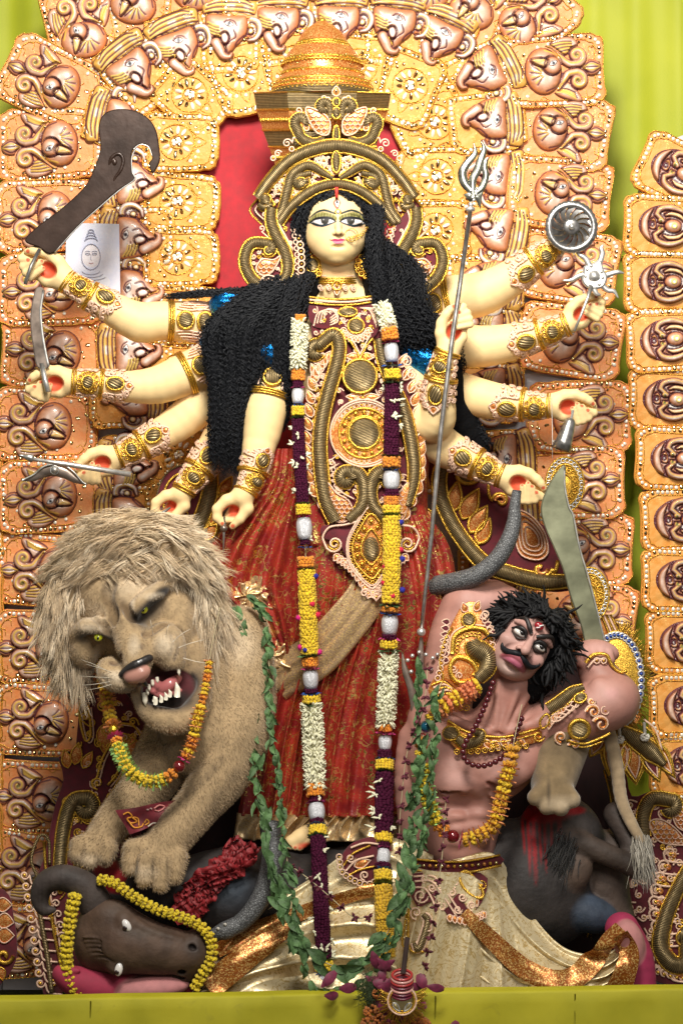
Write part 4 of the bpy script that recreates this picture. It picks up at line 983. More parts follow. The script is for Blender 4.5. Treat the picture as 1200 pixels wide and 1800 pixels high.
 for i in range(3): k.fill([(466, 352), (500, 314), (548, 288), (591, 282), (634, 288), (682, 314), (716, 352), (724, 376), (700, 392), (668, 358), (620, 326), (591, 322), (562, 326), (514, 358), (480, 392), (458, 376)], 46, 4.6-.8*i, 5+i)
 k.part('bead_filigree', A, tb)['kind'] = 'stuff'
 k = Orn(surf); k.cord(outer, [8.5, 9.5, 10, 9.5, 8.5], d=5, edge=2.4); k.cord(inner, [7.5, 8, 7, 8, 7.5], d=5, edge=2.2); k.part('tiara_band', A, tb)
 for sx in (-1, 1):
  X = lambda x: C+sx*(x-C)
  k = Orn(surf)
  k.cord([(X(597), 324), (X(614), 314), (X(634), 302), (X(650), 304), (X(668), 318), (X(676), 345), (X(684), 375), (X(700), 398)], [3, 5.5, 7, 7.5, 8, 8, 8, 8], d=5, edge=1.6)
  k.part('scroll_cord', A, tb)
  k = Orn(surf); k.scroll(X(652), 328, 10, -90 if sx > 0 else -90, .8*sx, [4, 6, 8, 9], tail=[(X(634), 314)], d=5, edge=1.5); k.medal(X(652), 331, 9, d=7)
  k.part('scroll_boss', A, tb)
  k = Orn(surf); k.medal(X(714), 357, 10, d=6, h=7); k.scroll(X(710), 362, 13, 0 if sx > 0 else 180, .55*sx, [7, 6, 5], d=4, edge=1.4); k.part('scroll_boss', A, tb)
  k = Orn(surf)
  for x, y, r in ((612, 293, 6), (622, 300, 5), (607, 306, 5), (628, 333, 5), (636, 341, 5), (656, 350, 6), (662, 360, 6), (668, 372, 5), (684, 330, 6), (690, 342, 7), (700, 336, 5), (641, 292, 4), (694, 388, 6), (672, 300, 5), (684, 312, 5)):
   k.coil(X(x), y, r); k.curl(X(x+3), y-5, r*.9, 90*sx, 1.1*sx, tail=[(X(x-6), y+6)])
  k.wire([(X(727), 352), (X(742), 374), (X(718), 402)], 2, GLD); k.wire([(X(724), 362), (X(732), 374), (X(714), 394)], 1.5, PRL)
  k.part('filigree', A, tb)['kind'] = 'stuff'
 k = Orn(surf); k.medal(C, 296, 7.5, 19, d=6, h=7); k.wire([(C-10, 282), (C-4, 276), (C+4, 276), (C+10, 282)], 1.5); k.part('center_jewel', A, tb)
 # spray on top
 sp = Orn(lambda x, y: 70);
 sp.medal(C, 251, 5.5, 20, h=7); sp.medal(C, 210, 7.5, 10, h=7); sp.medal(C, 191, 6, 7, h=6); sp.leaf(C, 181, 18, -90, .8); sp.stud(C, 172, 3, MIR, 4)
 s0 = sp.part('tiara_spray', A, tb)
 for sx in (-1, 1):
  X = lambda x: C+sx*(x-C); k = Orn(lambda x, y: 68)
  k.scroll(X(612), 199, 10, 180 if sx > 0 else 0, .9*sx, [5, 7, 8, 8], tail=[(X(602), 218), (X(601), 208)], d=3, edge=1.3)
  k.scroll(X(652), 226, 12, 50 if sx > 0 else 130, -.7*sx, [8, 9, 9], tail=[(X(610), 257), (X(630), 262), (X(650), 254)], d=3, edge=1.5)
  k.scales([(X(605), 247), (X(602), 225), (X(615), 210), (X(642), 200), (X(640), 220), (X(624), 244)], 9, 4.6, d=4)
  k.curl(X(656), 205, 7, 90, 1.2*sx, tail=[(X(650), 222)]); k.curl(X(676), 262, 9, 180 if sx > 0 else 0, 1.4*sx, tail=[(X(650), 262), (X(664), 252)]); k.coil(X(668), 272, 4); k.curl(X(692), 280, 7, 200 if sx > 0 else -20, 1.3*sx); k.coil(X(700), 288, 4); k.coil(X(612), 184, 4); k.curl(X(606), 186, 6, 90, 1.*sx)
  k.coil(X(606), 262, 4); k.leaf(X(640), 240, 12, -60 if sx > 0 else -120, .7)
  k.part('spray_wing', A, tb)
 # big ear scrolls
 for sx in (-1, 1):
  C2 = 604; X = lambda x: C2+sx*(x-C2); k = Orn(lambda x, y: 60)
  k.field([(X(722), 372), (X(745), 400), (X(738), 425), (X(770), 432), (X(780), 470), (X(770), 505), (X(735), 530), (X(700), 528), (X(682), 500), (X(678), 455), (X(690), 412)], -7, -1, sm=4)
  wg = k.part('ear_scroll', A, g)
  k = Orn(lambda x, y: 60); k.fill([(X(728), 380), (X(740), 405), (X(730), 430), (X(772), 440), (X(776), 470), (X(765), 505), (X(735), 524), (X(704), 520), (X(690), 495), (X(686), 455), (X(697), 415)], 34, 4.4, 9); k.part('bead_filigree', A, wg)['kind'] = 'stuff'
  k = Orn(lambda x, y: 60); k.cord([(X(729), 372), (X(730), 395), (X(722), 420), (X(708), 445), (X(701), 470), (X(704), 490), (X(714), 504)], [8, 9, 9.5, 9.5, 9, 8, 5], d=5, edge=2.2); k.part('scroll_cord', A, wg)
  k = Orn(lambda x, y: 60); k.scroll(X(735), 444, 9, -100 if sx > 0 else 280, -.6*sx, [9, 8, 7], tail=[(X(742), 514), (X(764), 495), (X(775), 470), (X(772), 447), (X(760), 434)], d=5, edge=2.4); k.medal(X(734), 447, 7.5, d=7); k.part('scroll_cord', A, wg)
  k = Orn(lambda x, y: 60)
  k.scales([(X(712), 455), (X(725), 463), (X(745), 462), (X(756), 478), (X(745), 490), (X(728), 484)], 9, 4, d=3); k.scales([(X(698), 525), (X(712), 500), (X(735), 490), (X(748), 500), (X(742), 520), (X(722), 530)], 9, 4, d=6)
  for i in range(9):
   y = 415+11*i; x = 684-7*math.sin(PI*i/9)+ (8 if i > 6 else 0); k.coil(X(x), y, 5.6, w=1.5); k.curl(X(x+7), y-4, 6, 90*sx, 1.*sx, w=1.2)
  k.curl(X(741), 385, 7, 90, 1.2*sx, tail=[(X(730), 402)]); k.curl(X(746), 408, 6, 90, 1.2*sx, tail=[(X(728), 430)]); k.edge_coils([(X(700), 532), (X(722), 536), (X(746), 524)], 10, 4.5, GLD)
  k.wire([(X(714), 376), (X(718), 395), (X(706), 420), (X(692), 446)], 2, PRL)
  k.part('filigree', A, wg)['kind'] = 'stuff'
def cuff(g, A, arm, s0=0., k=1., flip=1, phase=0.):
 """embroidered bracelet wrapped round a forearm"""
 pts, rad = ARMS[arm]; p = catmull(np.array(pts, float), 6)[::-1]; r = np.interp(np.linspace(0, 1, len(p)), np.linspace(0, 1, len(rad)), rad)[::-1]
 L = np.concatenate([[0], np.cumsum(np.linalg.norm(np.diff(p, axis=0), axis=1))])
 def fn(v):
  s = np.clip(v[:, 0]*k+s0, -8, L[-1]); c = np.stack([np.interp(s, L, p[:, i]) for i in range(3)], 1)+np.where(s < 0, 1, 0)[:, None]*0
  c2 = np.stack([np.interp(s+3, L, p[:, i]) for i in range(3)], 1); t = c2-c; t /= np.linalg.norm(t, axis=1)[:, None]+1e-9
  R = np.interp(s, L, r)+1.2; w = np.array((0, 0, 1.)); w = w-t*(t@w)[:, None]; w /= np.linalg.norm(w, axis=1)[:, None]
  sd = np.cross(t, w)*flip; a = v[:, 1]/20.+phase; h = (R+v[:, 2])[:, None]
  return c+h*(np.cos(a)[:, None]*w+np.sin(a)[:, None]*sd)
 o = Orn()
 a = np.linspace(-PI*20, PI*20, 50)[:-1]
 ring = lambda x: [(x, t) for t in a]
 for x in (0, 5): o.wire(ring(x), 2.3, GLD, 2, sm=0, closed=True)
 for x in (47, 51): o.wire(ring(x), 2.3, GLD, 2.5, sm=0, closed=True)
 o.m = MAR; o.slab([(6, t) for t in a[4:-4]]+[(70, t) for t in a[4:-4][::-1]], -3, .6, 0)
 pt = o
 pt.medal(26, 0, 10, 10, 3, 5, 2)
 for i in range(12): b = 2*PI*i/12; pt.coil(26+15*math.cos(b), 15*math.sin(b), 3.6, GLD, 2, 1.3)
 pt.medal(72, 2, 15, 8, 3, 5, 1.8)
 for sy in (-1, 1):
  for x, y, rr in ((14, 24, 6), (26, 27, 7), (38, 24, 6), (58, 16, 6), (68, 20, 7), (82, 16, 7), (92, 10, 6), (58, 30, 6), (72, 33, 6), (86, 26, 5)):
   pt.curl(x, y*sy, rr, 90*sy, 1.4*sy, w=1.5, tail=[(x-9, (y-5)*sy)]); pt.coil(x, y*sy, rr*.45, w=1)
  pt.wire([(60, 12*sy), (80, 12*sy), (100, 4*sy)], 1.4)
 pt.leaf(90, 0, 14, 0, .6)
 o.xf(fn); o.part('bracelet', A, g)
def armlet(g, A, arm, s0, phase=0., leaves=True):
 pts, rad = ARMS[arm]; p = catmull(np.array(pts, float), 6); r = np.interp(np.linspace(0, 1, len(p)), np.linspace(0, 1, len(rad)), rad)
 L = np.concatenate([[0], np.cumsum(np.linalg.norm(np.diff(p, axis=0), axis=1))])
 def fn(v):
  s = np.clip(s0-v[:, 0], 0, L[-1]); c = np.stack([np.interp(s, L, p[:, i]) for i in range(3)], 1); c2 = np.stack([np.interp(np.clip(s+3, 0, L[-1]+3), L, p[:, i]) for i in range(3)], 1)
  t = np.stack([np.interp(np.minimum(s+3, L[-1]), L, p[:, i])-np.interp(np.minimum(s, L[-1]-3), L, p[:, i]) for i in range(3)], 1); t /= np.linalg.norm(t, axis=1)[:, None]+1e-9
  R = np.interp(s, L, r)+1.5; w = np.array((0, 0, 1.)); w = w-t*(t@w)[:, None]; w /= np.linalg.norm(w, axis=1)[:, None]; sd = np.cross(t, w); a = v[:, 1]/36.+phase
  return c+(R+v[:, 2])[:, None]*(np.cos(a)[:, None]*w+np.sin(a)[:, None]*sd)
 o = Orn(); a = np.linspace(-PI*36, PI*36, 60)[:-1]
 for x in (0, 4, 8): o.wire([(x, t) for t in a], 2., GLD, 1.5, sm=0, closed=True)
 o.m = MAR; o.slab([(9, t) for t in a[6:-6]]+[(86, t) for t in a[6:-6][::-1]], -3, .5, 0)
 o.medal(28, 0, 14, 14, 2, 5, 2.6); o.medal(62, 0, 13, 14, 2, 5, 2.6)
 if leaves:
  for sy in (-1, 1):
   for i in range(4): o.wire([(12+4*i, (20+i*5)*sy), (34, (17+i*6)*sy), (60, (20+i*5)*sy), (82-3*i, (16+i*9)*sy)], 1.5)
   o.leaf(40, 22*sy, 30, 10*sy, .4); o.leaf(30, 34*sy, 34, 6*sy, .35)
 o.xf(fn); o.part('armlet', A, g)
TS = lambda x, y: 76*math.sqrt(max(.02, 1-((x-634)/150)**2))+ (8 if y < 700 else 8-8*min(1, (y-700)/250.))
def breastplate(g, A):
 C = 638
 b = Orn(TS)
 b.field([(548, 590), (560, 640), (550, 720), (545, 800), (552, 870), (580, 912), (620, 918), (650, 905), (690, 915), (722, 895), (735, 830), (736, 750), (722, 680), (705, 640), (690, 600), (670, 560), (640, 535), (590, 535), (555, 545)], -10, -1, sm=4)
 bp = b.part('breastplate', A, g)
 k = Orn(TS)
 for q, n in (([(598, 612), (632, 606), (668, 612), (690, 660), (706, 720), (716, 790), (712, 870), (690, 900), (650, 896), (600, 908), (578, 860), (572, 800), (576, 740), (590, 690), (600, 650)], 70), ([(552, 640), (566, 636), (574, 690), (560, 740), (552, 800), (556, 850), (548, 800), (548, 720)], 14), ([(550, 545), (600, 552), (652, 545), (664, 570), (640, 598), (600, 582), (556, 578)], 14)): k.fill(q, n, 5, n); k.fill(q, n, 3.4, n+1, w=1.1)
 k.part('bead_filigree', A, bp)['kind'] = 'stuff'
 k = Orn(TS)      # collar and neck piece
 for y in (528, 533, 538): k.wire([(545, y), (575, y+4), (600, y+5), (625, y+4), (652, y)], 2, GLD if y != 533 else PRL, 3)
 k.field([(545, 540), (600, 546), (652, 540), (664, 570), (660, 594), (640, 604), (622, 600), (600, 584), (552, 580)], -2, 1.5, sm=3)
 k.medal(611, 555, 16, 8, 3); k.medal(625, 579, 14, 13, 3, 6)
 for i in range(10): t = i/9; a = math.radians(160-140*t); k.leaf(625+17*math.cos(a), 580+15*math.sin(a), 14, math.degrees(a), .7)
 for i in range(4): k.wire([(552+6*i, 578-4*i), (560+5*i, 556-2*i), (584+3*i, 552), (594, 570-5*i), (580, 578-4*i)], 1.5)
 for i in range(3): k.wire([(632+4*i, 548), (648+4*i, 552), (656+2*i, 570+6*i)], 1.5)
 for i in range(4): k.curl(556+11*i, 590-1.5*i, 5, 0, 1.2)
 k.part('neck_piece', A, bp)
 k = Orn(TS); k.scroll(556, 622, 12, -60, -.75, [11, 10, 9], tail=[(590, 916), (572, 875), (563, 800), (566, 745), (577, 696), (592, 645), (596, 612), (586, 594)], d=5, edge=2.6); k.part('swan_cord', A, bp)
 k = Orn(TS); k.cord([(664, 600), (672, 640), (690, 684), (708, 727), (722, 790), (725, 840), (714, 890)], [7, 9, 9.5, 10, 10, 9, 6], d=5, edge=2.4); k.part('swan_cord', A, bp)
 for (x, y, rx, ry) in ((632, 666, 29, 29), (639, 764, 27, 27)):
  k = Orn(TS); k.medal(x, y, rx, ry, 4, 7, 2.8)
  if y > 700:
   for R, w, mm in ((58, 2., PRL), (54, 1.6, PRL), (43, 2.6, GLD), (30, 2., GLD)): k.wire(spiral(x, y, R, R, 0, 1, 48)[:-1], w, mm, 3, sm=0, closed=True)
   for i in range(16): a = 2*PI*i/16; k.stud(x+36.5*math.cos(a), y+36.5*math.sin(a), 4.2, GLD, 4); k.coil(x+36.5*math.cos(a), y+36.5*math.sin(a), 5.6, GLD, 2, .9)
   for i in range(34): a = 2*PI*i/34; k.coil(x+48.5*math.cos(a), y+48.5*math.sin(a), 3.6, PRL, 2, 1.)
   k.m = GLT; k.disc(k.lift([(x, y)], .5)[0], 57, 1, 30)
  k.part('medallion', A, bp)
 k = Orn(TS)
 for sx in (-1, 1):
  k.leaf(632, 632, 26, 0 if sx > 0 else 180, .5); k.wire([(632, 634), (632+14*sx, 610), (632+22*sx, 600)], 2.2, GLD); k.wire([(632, 628), (632+8*sx, 612), (632+16*sx, 598)], 1.5); k.leaf(637, 703, 30, -4 if sx > 0 else 184, .42); k.coil(637+8*sx, 708, 4)
  k.curl(632+30*sx, 640, 6, 0, 1.2*sx)
 k.stud(632, 634, 4); k.stud(637, 703, 4)
 for i in range(6): k.curl(582+3*i, 815+14*i-i*i, 7, 180, 1.2, tail=[(596, 800+16*i)])
 k.part('filigree', A, bp)['kind'] = 'stuff'
 for sx in (-1, 1):       # the pair of swans
  X = lambda x: 643+sx*(x-643)*(1 if sx < 0 else -1) if False else (x if sx < 0 else 2*645-x)
  k = Orn(TS); k.scroll(X(608), 842, 14, 0 if sx < 0 else 180, 1.*(-1 if sx < 0 else 1)*-1*-1, [9, 11, 11, 9], tail=[(X(612), 914), (X(634), 892), (X(640), 862), (X(632), 838), (X(618), 830)], d=5, edge=1.8)
  k.medal(X(602), 838, 8, d=7); k.part('swan_neck', A, bp)
  k = Orn(TS); k.scales([(X(574), 850), (X(592), 868), (X(612), 880), (X(620), 905), (X(600), 918), (X(580), 905)], 9, 4.4, d=4); k.wire([(X(574), 848), (X(588), 846), (X(598), 864), (X(622), 878)], 1.6); k.part('swan_wing', A, bp)
 for sx in (-1, 1):       # leafy outer edges
  k = Orn(TS); n = 13
  for i in range(n):
   t = i/(n-1)
   if sx < 0: x = np.interp(t, [0, .2, .5, .8, 1], [560, 549, 541, 546, 580]); y = 634+t*276
   else: x = np.interp(t, [0, .2, .5, .8, 1], [704, 724, 738, 738, 712]); y = 640+t*264
   k.leaf(x-sx*4, y+10, 27, (-118 if sx < 0 else -62)+(t*12 if sx < 0 else -t*12), .55, d=1)
  if sx < 0:
   for i in range(5): k.leaf(566-3*i, 646+i*8, 28, -58-8*i, .5); k.curl(556+3*i, 640-3*i, 5, 0, 1.2)
  else:
   for x, y in ((712, 640), (720, 662), (733, 680)): k.curl(x, y, 10, -90, 1.4, w=1.7, tail=[(x-14, y+10)])
  k.part('leaf_edge', A, bp)['kind'] = 'stuff'
 # pendant
 PS = lambda x, y: TS(x, min(y, 900))+4
 k = Orn(PS); cx = 651
 k.field([(649, 893), (680, 925), (706, 950), (700, 975), (680, 1005), (660, 1050), (640, 1020), (612, 985), (596, 955), (570, 945), (566, 925), (600, 918)], -10, -1, sm=4)
 pd = k.part('pendant', A, g)
 dr = lambda f: [(cx+f*x, 962+f*y) for x, y in ((0, -62), (22, -36), (33, -8), (30, 22), (14, 44), (2, 56), (-14, 44), (-30, 22), (-33, -8), (-20, -36))]
 k = Orn(PS)
 for f, w, mm in ((1.25, 1.8, PRL), (1.16, 1.5, PRL), (.95, 2.6, GLD), (.52, 2.2, GLD)): k.wire(dr(f), w, mm, 3, closed=True)
 k.m = GLT; k.fan(catmull(np.array(dr(.93)), 4, True), PS(cx, 960)-1, 2); k.medal(cx, 964, 14, 21, 4, 6, 0)
 q = catmull(np.array(dr(.74)), 8, True);
 for i in range(14): j = int(i*len(q)/14); k.stud(q[j, 0], q[j, 1], 4.2, GLD, 4); k.coil(q[j, 0], q[j, 1], 5.6, GLD, 2, .9)
 q = catmull(np.array(dr(1.06)), 8, True)
 for i in range(38): j = int(i*len(q)/38); k.coil(q[j, 0], q[j, 1], 2.6, GLD, 2, 1)
 k.part('pendant_drop', A, pd)
 k = Orn(PS)
 for sx in (-1, 1):
  X = lambda x: cx+sx*(cx-x) if sx > 0 else x
  k.curl(X(588), 955, 17, 180 if sx < 0 else 0, 1.5*(-sx)*-1, w=2.2, tail=[(X(632), 915), (X(606), 922), (X(580), 926), (X(568), 942)]); k.curl(X(588), 956, 11, 180 if sx < 0 else 0, 1.4*sx*-1*-1, GLD, 1.6)
  for i in range(10): t = i/9; x = X(596+t*52); y = 975+t*62-10*math.sin(PI*t); k.leaf(x, y-2, 15, 90+sx*-1*(40-30*t), .75); k.coil(x, y+8, 3, w=.9)
  k.curl(X(640), 1040, 9, 0, 1.3*sx, w=1.7, tail=[(X(648), 1024)])
 k.leaf(660, 1028, 26, 90, .7); k.coil(660, 1046, 5)
 k.part('filigree', A, pd)['kind'] = 'stuff'
def sari_mat(name, base, dark, gold=.5, dots=True, scale=1.):
 def f(c):
  cloth = mixc(c, ramp(c, noi(c, 16, 3), .4, .62), base, dark)
  lw = noi(c, 34*scale, 4, 1.9); fl = ramp(c, lw, .56, .585); fl2 = ramp(c, noi(c, 11*scale, 2), .47, .55)
  k = mth(c, 'MULTIPLY', fl, fl2)
  if dots: k = mth(c, 'MAXIMUM', k, ramp(c, vor(c, 92*scale, rnd=.55), .2, .15))
  tr = mth(c, 'MULTIPLY', ramp(c, vor(c, 34*scale, 'DISTANCE_TO_EDGE'), .035, .02), ramp(c, noi(c, 9, 2), .5, .56)); k = mth(c, 'MAXIMUM', k, tr)
  k = mth(c, 'MULTIPLY', k, gold)
  c['L'](k, c['b'].inputs['Metallic']); c['L'](ramp(c, k, 0, 1, .42, .25), c['b'].inputs['Roughness'])
  return mixc(c, k, cloth, (.86, .60, .18))
 return M(name, (1, 1, 1), .42, fn=f, bump=(140, .35))
m_sari = sari_mat("red_brocade", (.33, .026, .014), (.19, .010, .010), 1.)
def goldcloth(name, a, b, met=.55, rough=.33, sc_=14, glit=0.):
 def f(c):
  q = mth(c, 'ABSOLUTE', mth(c, 'SUBTRACT', noi(c, sc_, 2, 2.6), .5)); p = ramp(c, q, .035, .012); o = mixc(c, p, a, b)
  if glit: g = ramp(c, vor(c, 300, out='Color'), .62, .72); o = mixc(c, mth(c, 'MULTIPLY', g, glit), o, (1., .72, .25))
  return o
 return M(name, (1, 1, 1), rough, met, fn=f, bump=(70, .35))
m_sash = goldcloth("tarnished_gold_tissue", (.56, .38, .22), (.40, .24, .13), .55, .3, 26, .6)
m_dhoti = goldcloth("cream_gold_silk", (.78, .65, .40), (.54, .38, .15), .42, .36, 20)
m_border = goldcloth("glittering_gold_border", (.27, .075, .010), (.40, .14, .02), .5, .32, 20, .55)
m_hem = goldcloth("pale_gold_hem", (.62, .46, .27), (.45, .27, .13), .55, .35, 30, .4)
def skirt_sheet(rows, pleat, n=150, amp=6., col=None, seed=1, thick=(-10)):
 """draped cloth: rows of (y, xl, xr, bulge, d0, pleat_amp); pleat(u,v)->offset"""
 R = np.array(rows, float); m = len(R)*9; t = np.linspace(0, len(R)-1, m)
 g = [np.array(catmull(R, 9))[:, i] for i in range(6)]; m = len(g[0])
 u = np.linspace(0, 1, n); V = []
 for j in range(m):
  y, xl, xr, bl, d0, pa = [q[j] for q in g]; x = xl+(xr-xl)*u
  e = np.sqrt(np.clip(1-(2*u-1)**2, 0, 1)); d = d0+bl*e**.8+pa*pleat(u, j/m)*np.minimum(1, e*1.6)
  V.append(np.stack([x, np.full(n, y), d], 1))
 V.append(V[-1]+np.array((0, -2, thick)))
 b = MB(); L = np.concatenate(V); b.grid(L, m+1, n); return b
def goddess_cloth(g, A):
 # skirt with hanging pleats
 def pl(u, v):
  s = (u-.5)*(1.1-.1*v); w = np.sin(2*PI*4.6*s+2.3*np.sin(s*6+1.4*v)+1.1*math.sin(3*v)); am = .75+.6*np.sin(5*s+2.5*v+1); return 1.5*am*(1-2*np.abs(w)**.6)+.35*np.sin(2*PI*11*s+5*v+3*np.sin(s*9))
 rows = [(880, 535, 745, 50, 14, 0), (960, 500, 770, 58, 10, 1), (1040, 486, 785, 62, 6, 2.5), (1120, 478, 775, 56, 4, 5), (1200, 462, 752, 50, 2, 6), (1300, 440, 735, 46, 0, 7), (1400, 424, 726, 46, -2, 7.5), (1432, 418, 724, 46, -2, 8)]
 b = skirt_sheet(rows, pl, 170); b.build('sari_skirt', m_sari, A, g)
 hem = [(1428, 417, 725, 47.5, -2, 8), (1450, 414, 722, 47, -2, 8.5), (1474, 410, 718, 46, -2, 9)]
 skirt_sheet(hem, pl, 170).build('sari_hem', m_hem, A, g)
 # bodice sides and the swag falling behind the lion
 def pl2(u, v): return np.sin(2*PI*(4*u+1.3*v)+1.5*np.sin(u*7))+.5*np.sin(2*PI*(9*u-.8*v)+2)
 rows = [(700, 520, 752, 66, 0, 0), (780, 512, 756, 68, 0, 1), (840, 505, 752, 64, 0, 2), (900, 498, 752, 58, 6, 3), (960, 500, 765, 56, 10, 3)]
 skirt_sheet(rows, pl2, 90).build('bodice', m_sari, A, g)
 def pl3(u, v): return np.sin(2*PI*(3.1*u)+2*v+1.2*np.sin(6*u))+.45*np.sin(2*PI*7*u+3*v)
 rows = [(790, 478, 540, 30, 30, 3), (850, 462, 545, 34, 30, 6), (910, 410, 545, 38, 26, 9), (970, 362, 545, 42, 22, 11), (1030, 345, 540, 44, 18, 11), (1080, 400, 536, 44, 16, 9), (1130, 455, 528, 40, 14, 6), (1150, 470, 524, 34, 12, 3)]
 skirt_sheet(rows, pl3, 110).build('sari_swag', m_sari, A, g)
 rows = [(905, 690, 752, 22, 40, 2), (960, 690, 788, 34, 30, 3), (1020, 700, 800, 44, 20, 2), (1080, 708, 795, 46, 14, 2.5), (1130, 712, 770, 40, 10, 2), (1165, 720, 748, 20, 10, 1)]
 skirt_sheet(rows, pl2, 80).build('sari_hip_fold', m_sari, A, g)
 # tissue sash from hip to knee, ending in a crumpled ruffle
 m = MB(); P0 = catmull(np.array([(672, 985), (640, 1050), (600, 1102), (556, 1150), (505, 1182), (482, 1198)], float), 9); n = 14; V = []
 for i, (x, y) in enumerate(P0):
  t = i/(len(P0)-1); tx, ty = P0[min(i+1, len(P0)-1)]-P0[max(i-1, 0)]; l = math.hypot(tx, ty); nx, ny = -ty/l, tx/l; w = np.interp(t, [0, .3, .7, 1], [30, 36, 40, 36])
  for j in range(n):
   s = j/(n-1)*2-1; V.append((x+nx*w*s, y+ny*w*s, 68-18*(abs(x-634)/150)**2*2+9*math.cos(s*1.4)+6*(.5-abs(math.sin(5.5*s+2.2*t+.8*math.sin(5*t)))**.7)+2.2*math.sin(17*s-5*t)+1.5*math.sin(9*t+4*s)))
 m.grid(np.array(V), len(P0), n); sh = m.build('sash', m_sash, A, g)
 for (cx, cy, R, d0, sd) in ((470, 1150, 46, 48, 2), (440, 1048, 44, 60, 5)):
  m = MB(); nu, nv = 80, 16; V = []
  for i in range(nu):
   a = 2*PI*i/nu
   for j in range(nv):
    t = j/(nv-1); rr = R*t*(1+.14*math.sin(3*a+sd)+.09*math.sin(7*a+2*sd)+.05*math.sin(17*a)); V.append((cx+rr*math.cos(a)*.9+3*math.sin(6*t+2*a), cy+rr*math.sin(a)*.75+3*math.sin(7*t+3*a), d0+7*(1-t)+(5*math.sin(6*a+sd+3*t)+4*math.sin(13*a-5*t)+2.5*math.sin(29*a+7*t))*t**.6))
  m.grid(np.array(V), nu, nv, cu=True); m.build('sash_ruffle', m_sash, A, g)
 # blue lame sleeves peeping out between the hair
 fl = M("blue_lame", (.01, .17, .48), .22, .9, bump=(130, 1.), noise=(90, .6))
 for (pts, r) in (([(440, 548, 0), (402, 538, 12), (384, 536, 10)], [38, 30, 16]), ([(430, 605, 0), (385, 596, 8), (362, 602, 6)], [32, 22, 12]), ([(482, 640, 50), (474, 620, 56), (470, 610, 52)], [20, 22, 14]), ([(700, 605, 20), (760, 640, 30), (770, 660, 30)], [34, 30, 20])):
  s = Sculpt(); s.chains(pts, r, 3, k=6); v, f, c = s.mesh(3.); v = v+np.stack([0*v[:, 0], 0*v[:, 0], 2.4*vnoise(v, .12, 4)], 1); m = MB(); m.add(v, f); m.build('blue_sleeve', fl, A, g)
 # foot
 s = Sculpt(CREAM); s.chain([(560, 1452, 30), (528, 1466, 56), (512, 1472, 62)], [20, 15, 11], k=5)
 for i in range(4): s.chain([(516+9*i, 1468+i, 62), (504+8*i, 1479+1.2*i, 68)], [6.2, 4.8], k=2); s.paint((504+8*i, 1478+1.2*i, 73), 3.6, NAIL, .4)
 s.paint((540, 1478, 60), (26, 9, 30), PALM, .5); s.mb(1.4).build('foot', m_skin, A, g)
def goddess():
 A = Abs(0); g = thing('goddess_statue', P(620, 1475, 0), 'ten-armed goddess idol with cream skin in a red and gold brocade sari', 'statue')
 goddess_body(g, A); goddess_head(g, A); goddess_hair(g, A); tiara(g, A); breastplate(g, A); goddess_cloth(g, A)
 for a, s0, k, ph in (('l1', 4, 1.02, .35), ('l2', 2, 1.02, 0), ('l3', 0, .98, 0), ('l4', 2, .98, -.1), ('l5', 4, .78, -.6), ('r1', 2, 1., .3), ('r2', 2, 1.05, .2), ('r3', 0, 1.02, .35), ('r4', 2, 1., 0), ('r5', 6, .98, -.3)): cuff(g, A, a, s0, k, 1, ph)
 for a, s0 in (('l1', 178), ('l2', 156), ('l3', 108), ('l5', 110), ('r1', 100), ('r2', 104)): armlet(g, A, a, s0)
# ------------------------------------------------------------------ lion
FUR = (.41, .29, .16); FURL = (.66, .53, .37); FURD = (.045, .035, .03)
def fur_fn(c):
 t = ramp(c, noi(c, 30, 5), .3, .7, .8, 1.18); n = c['N']('ShaderNodeVectorMath'); n.operation = 'SCALE'; c['L'](c['out'], n.inputs[0]); c['L'](t, n.inputs['Scale'])
 g = c['N']('ShaderNodeTexNoise'); g.inputs['Scale'].default_value = 420; g.inputs['Detail'].default_value = 3; c['L'](c['tc'].outputs['Object'], g.inputs['Vector'])
 c['hts'].append((g.outputs[0], .55, .003)); return n.outputs[0]
m_fur = M("lion_plush", None, .85, sheen=.35, fn=fur_fn, spec=.2)
m_mane = M("mane_hair", None, .6, sheen=.25, spec=.3)
m_teeth = M("ivory", (.80, .74, .60), .25, coat=.4)
def strands(m, roots, dirs, L, rs, r=1.1, wav=5., cols=((.62, .48, .30), (.50, .37, .21), (.74, .61, .43), (.40, .29, .16)), sag=.35, n=7):
 for p, d in zip(roots, dirs):
  l = L*rs.uniform(.65, 1.2); d = np.array(d, float)+np.array((rs.gauss(0, .16), rs.gauss(0, .16), rs.gauss(0, .16))); d /= np.linalg.norm(d)
  sd = np.cross(d, (rs.gauss(0, 1), rs.gauss(0, 1), rs.gauss(0, 1))); sd /= np.linalg.norm(sd)+1e-9
  t = np.linspace(0, 1, n)[:, None]; ph = rs.uniform(0, 6.3)
  q = np.array(p)+d*l*t+np.array((0, 1., 0))*l*sag*t**2+sd*wav*np.sin(ph+t*rs.uniform(2, 5))*t
  m.tube(q, r*np.array([1, 1, .95, .85, .7, .5, .15])[:n], 3, np.array(rs.choice(cols))*rs.uniform(.85, 1.15), caps=False)
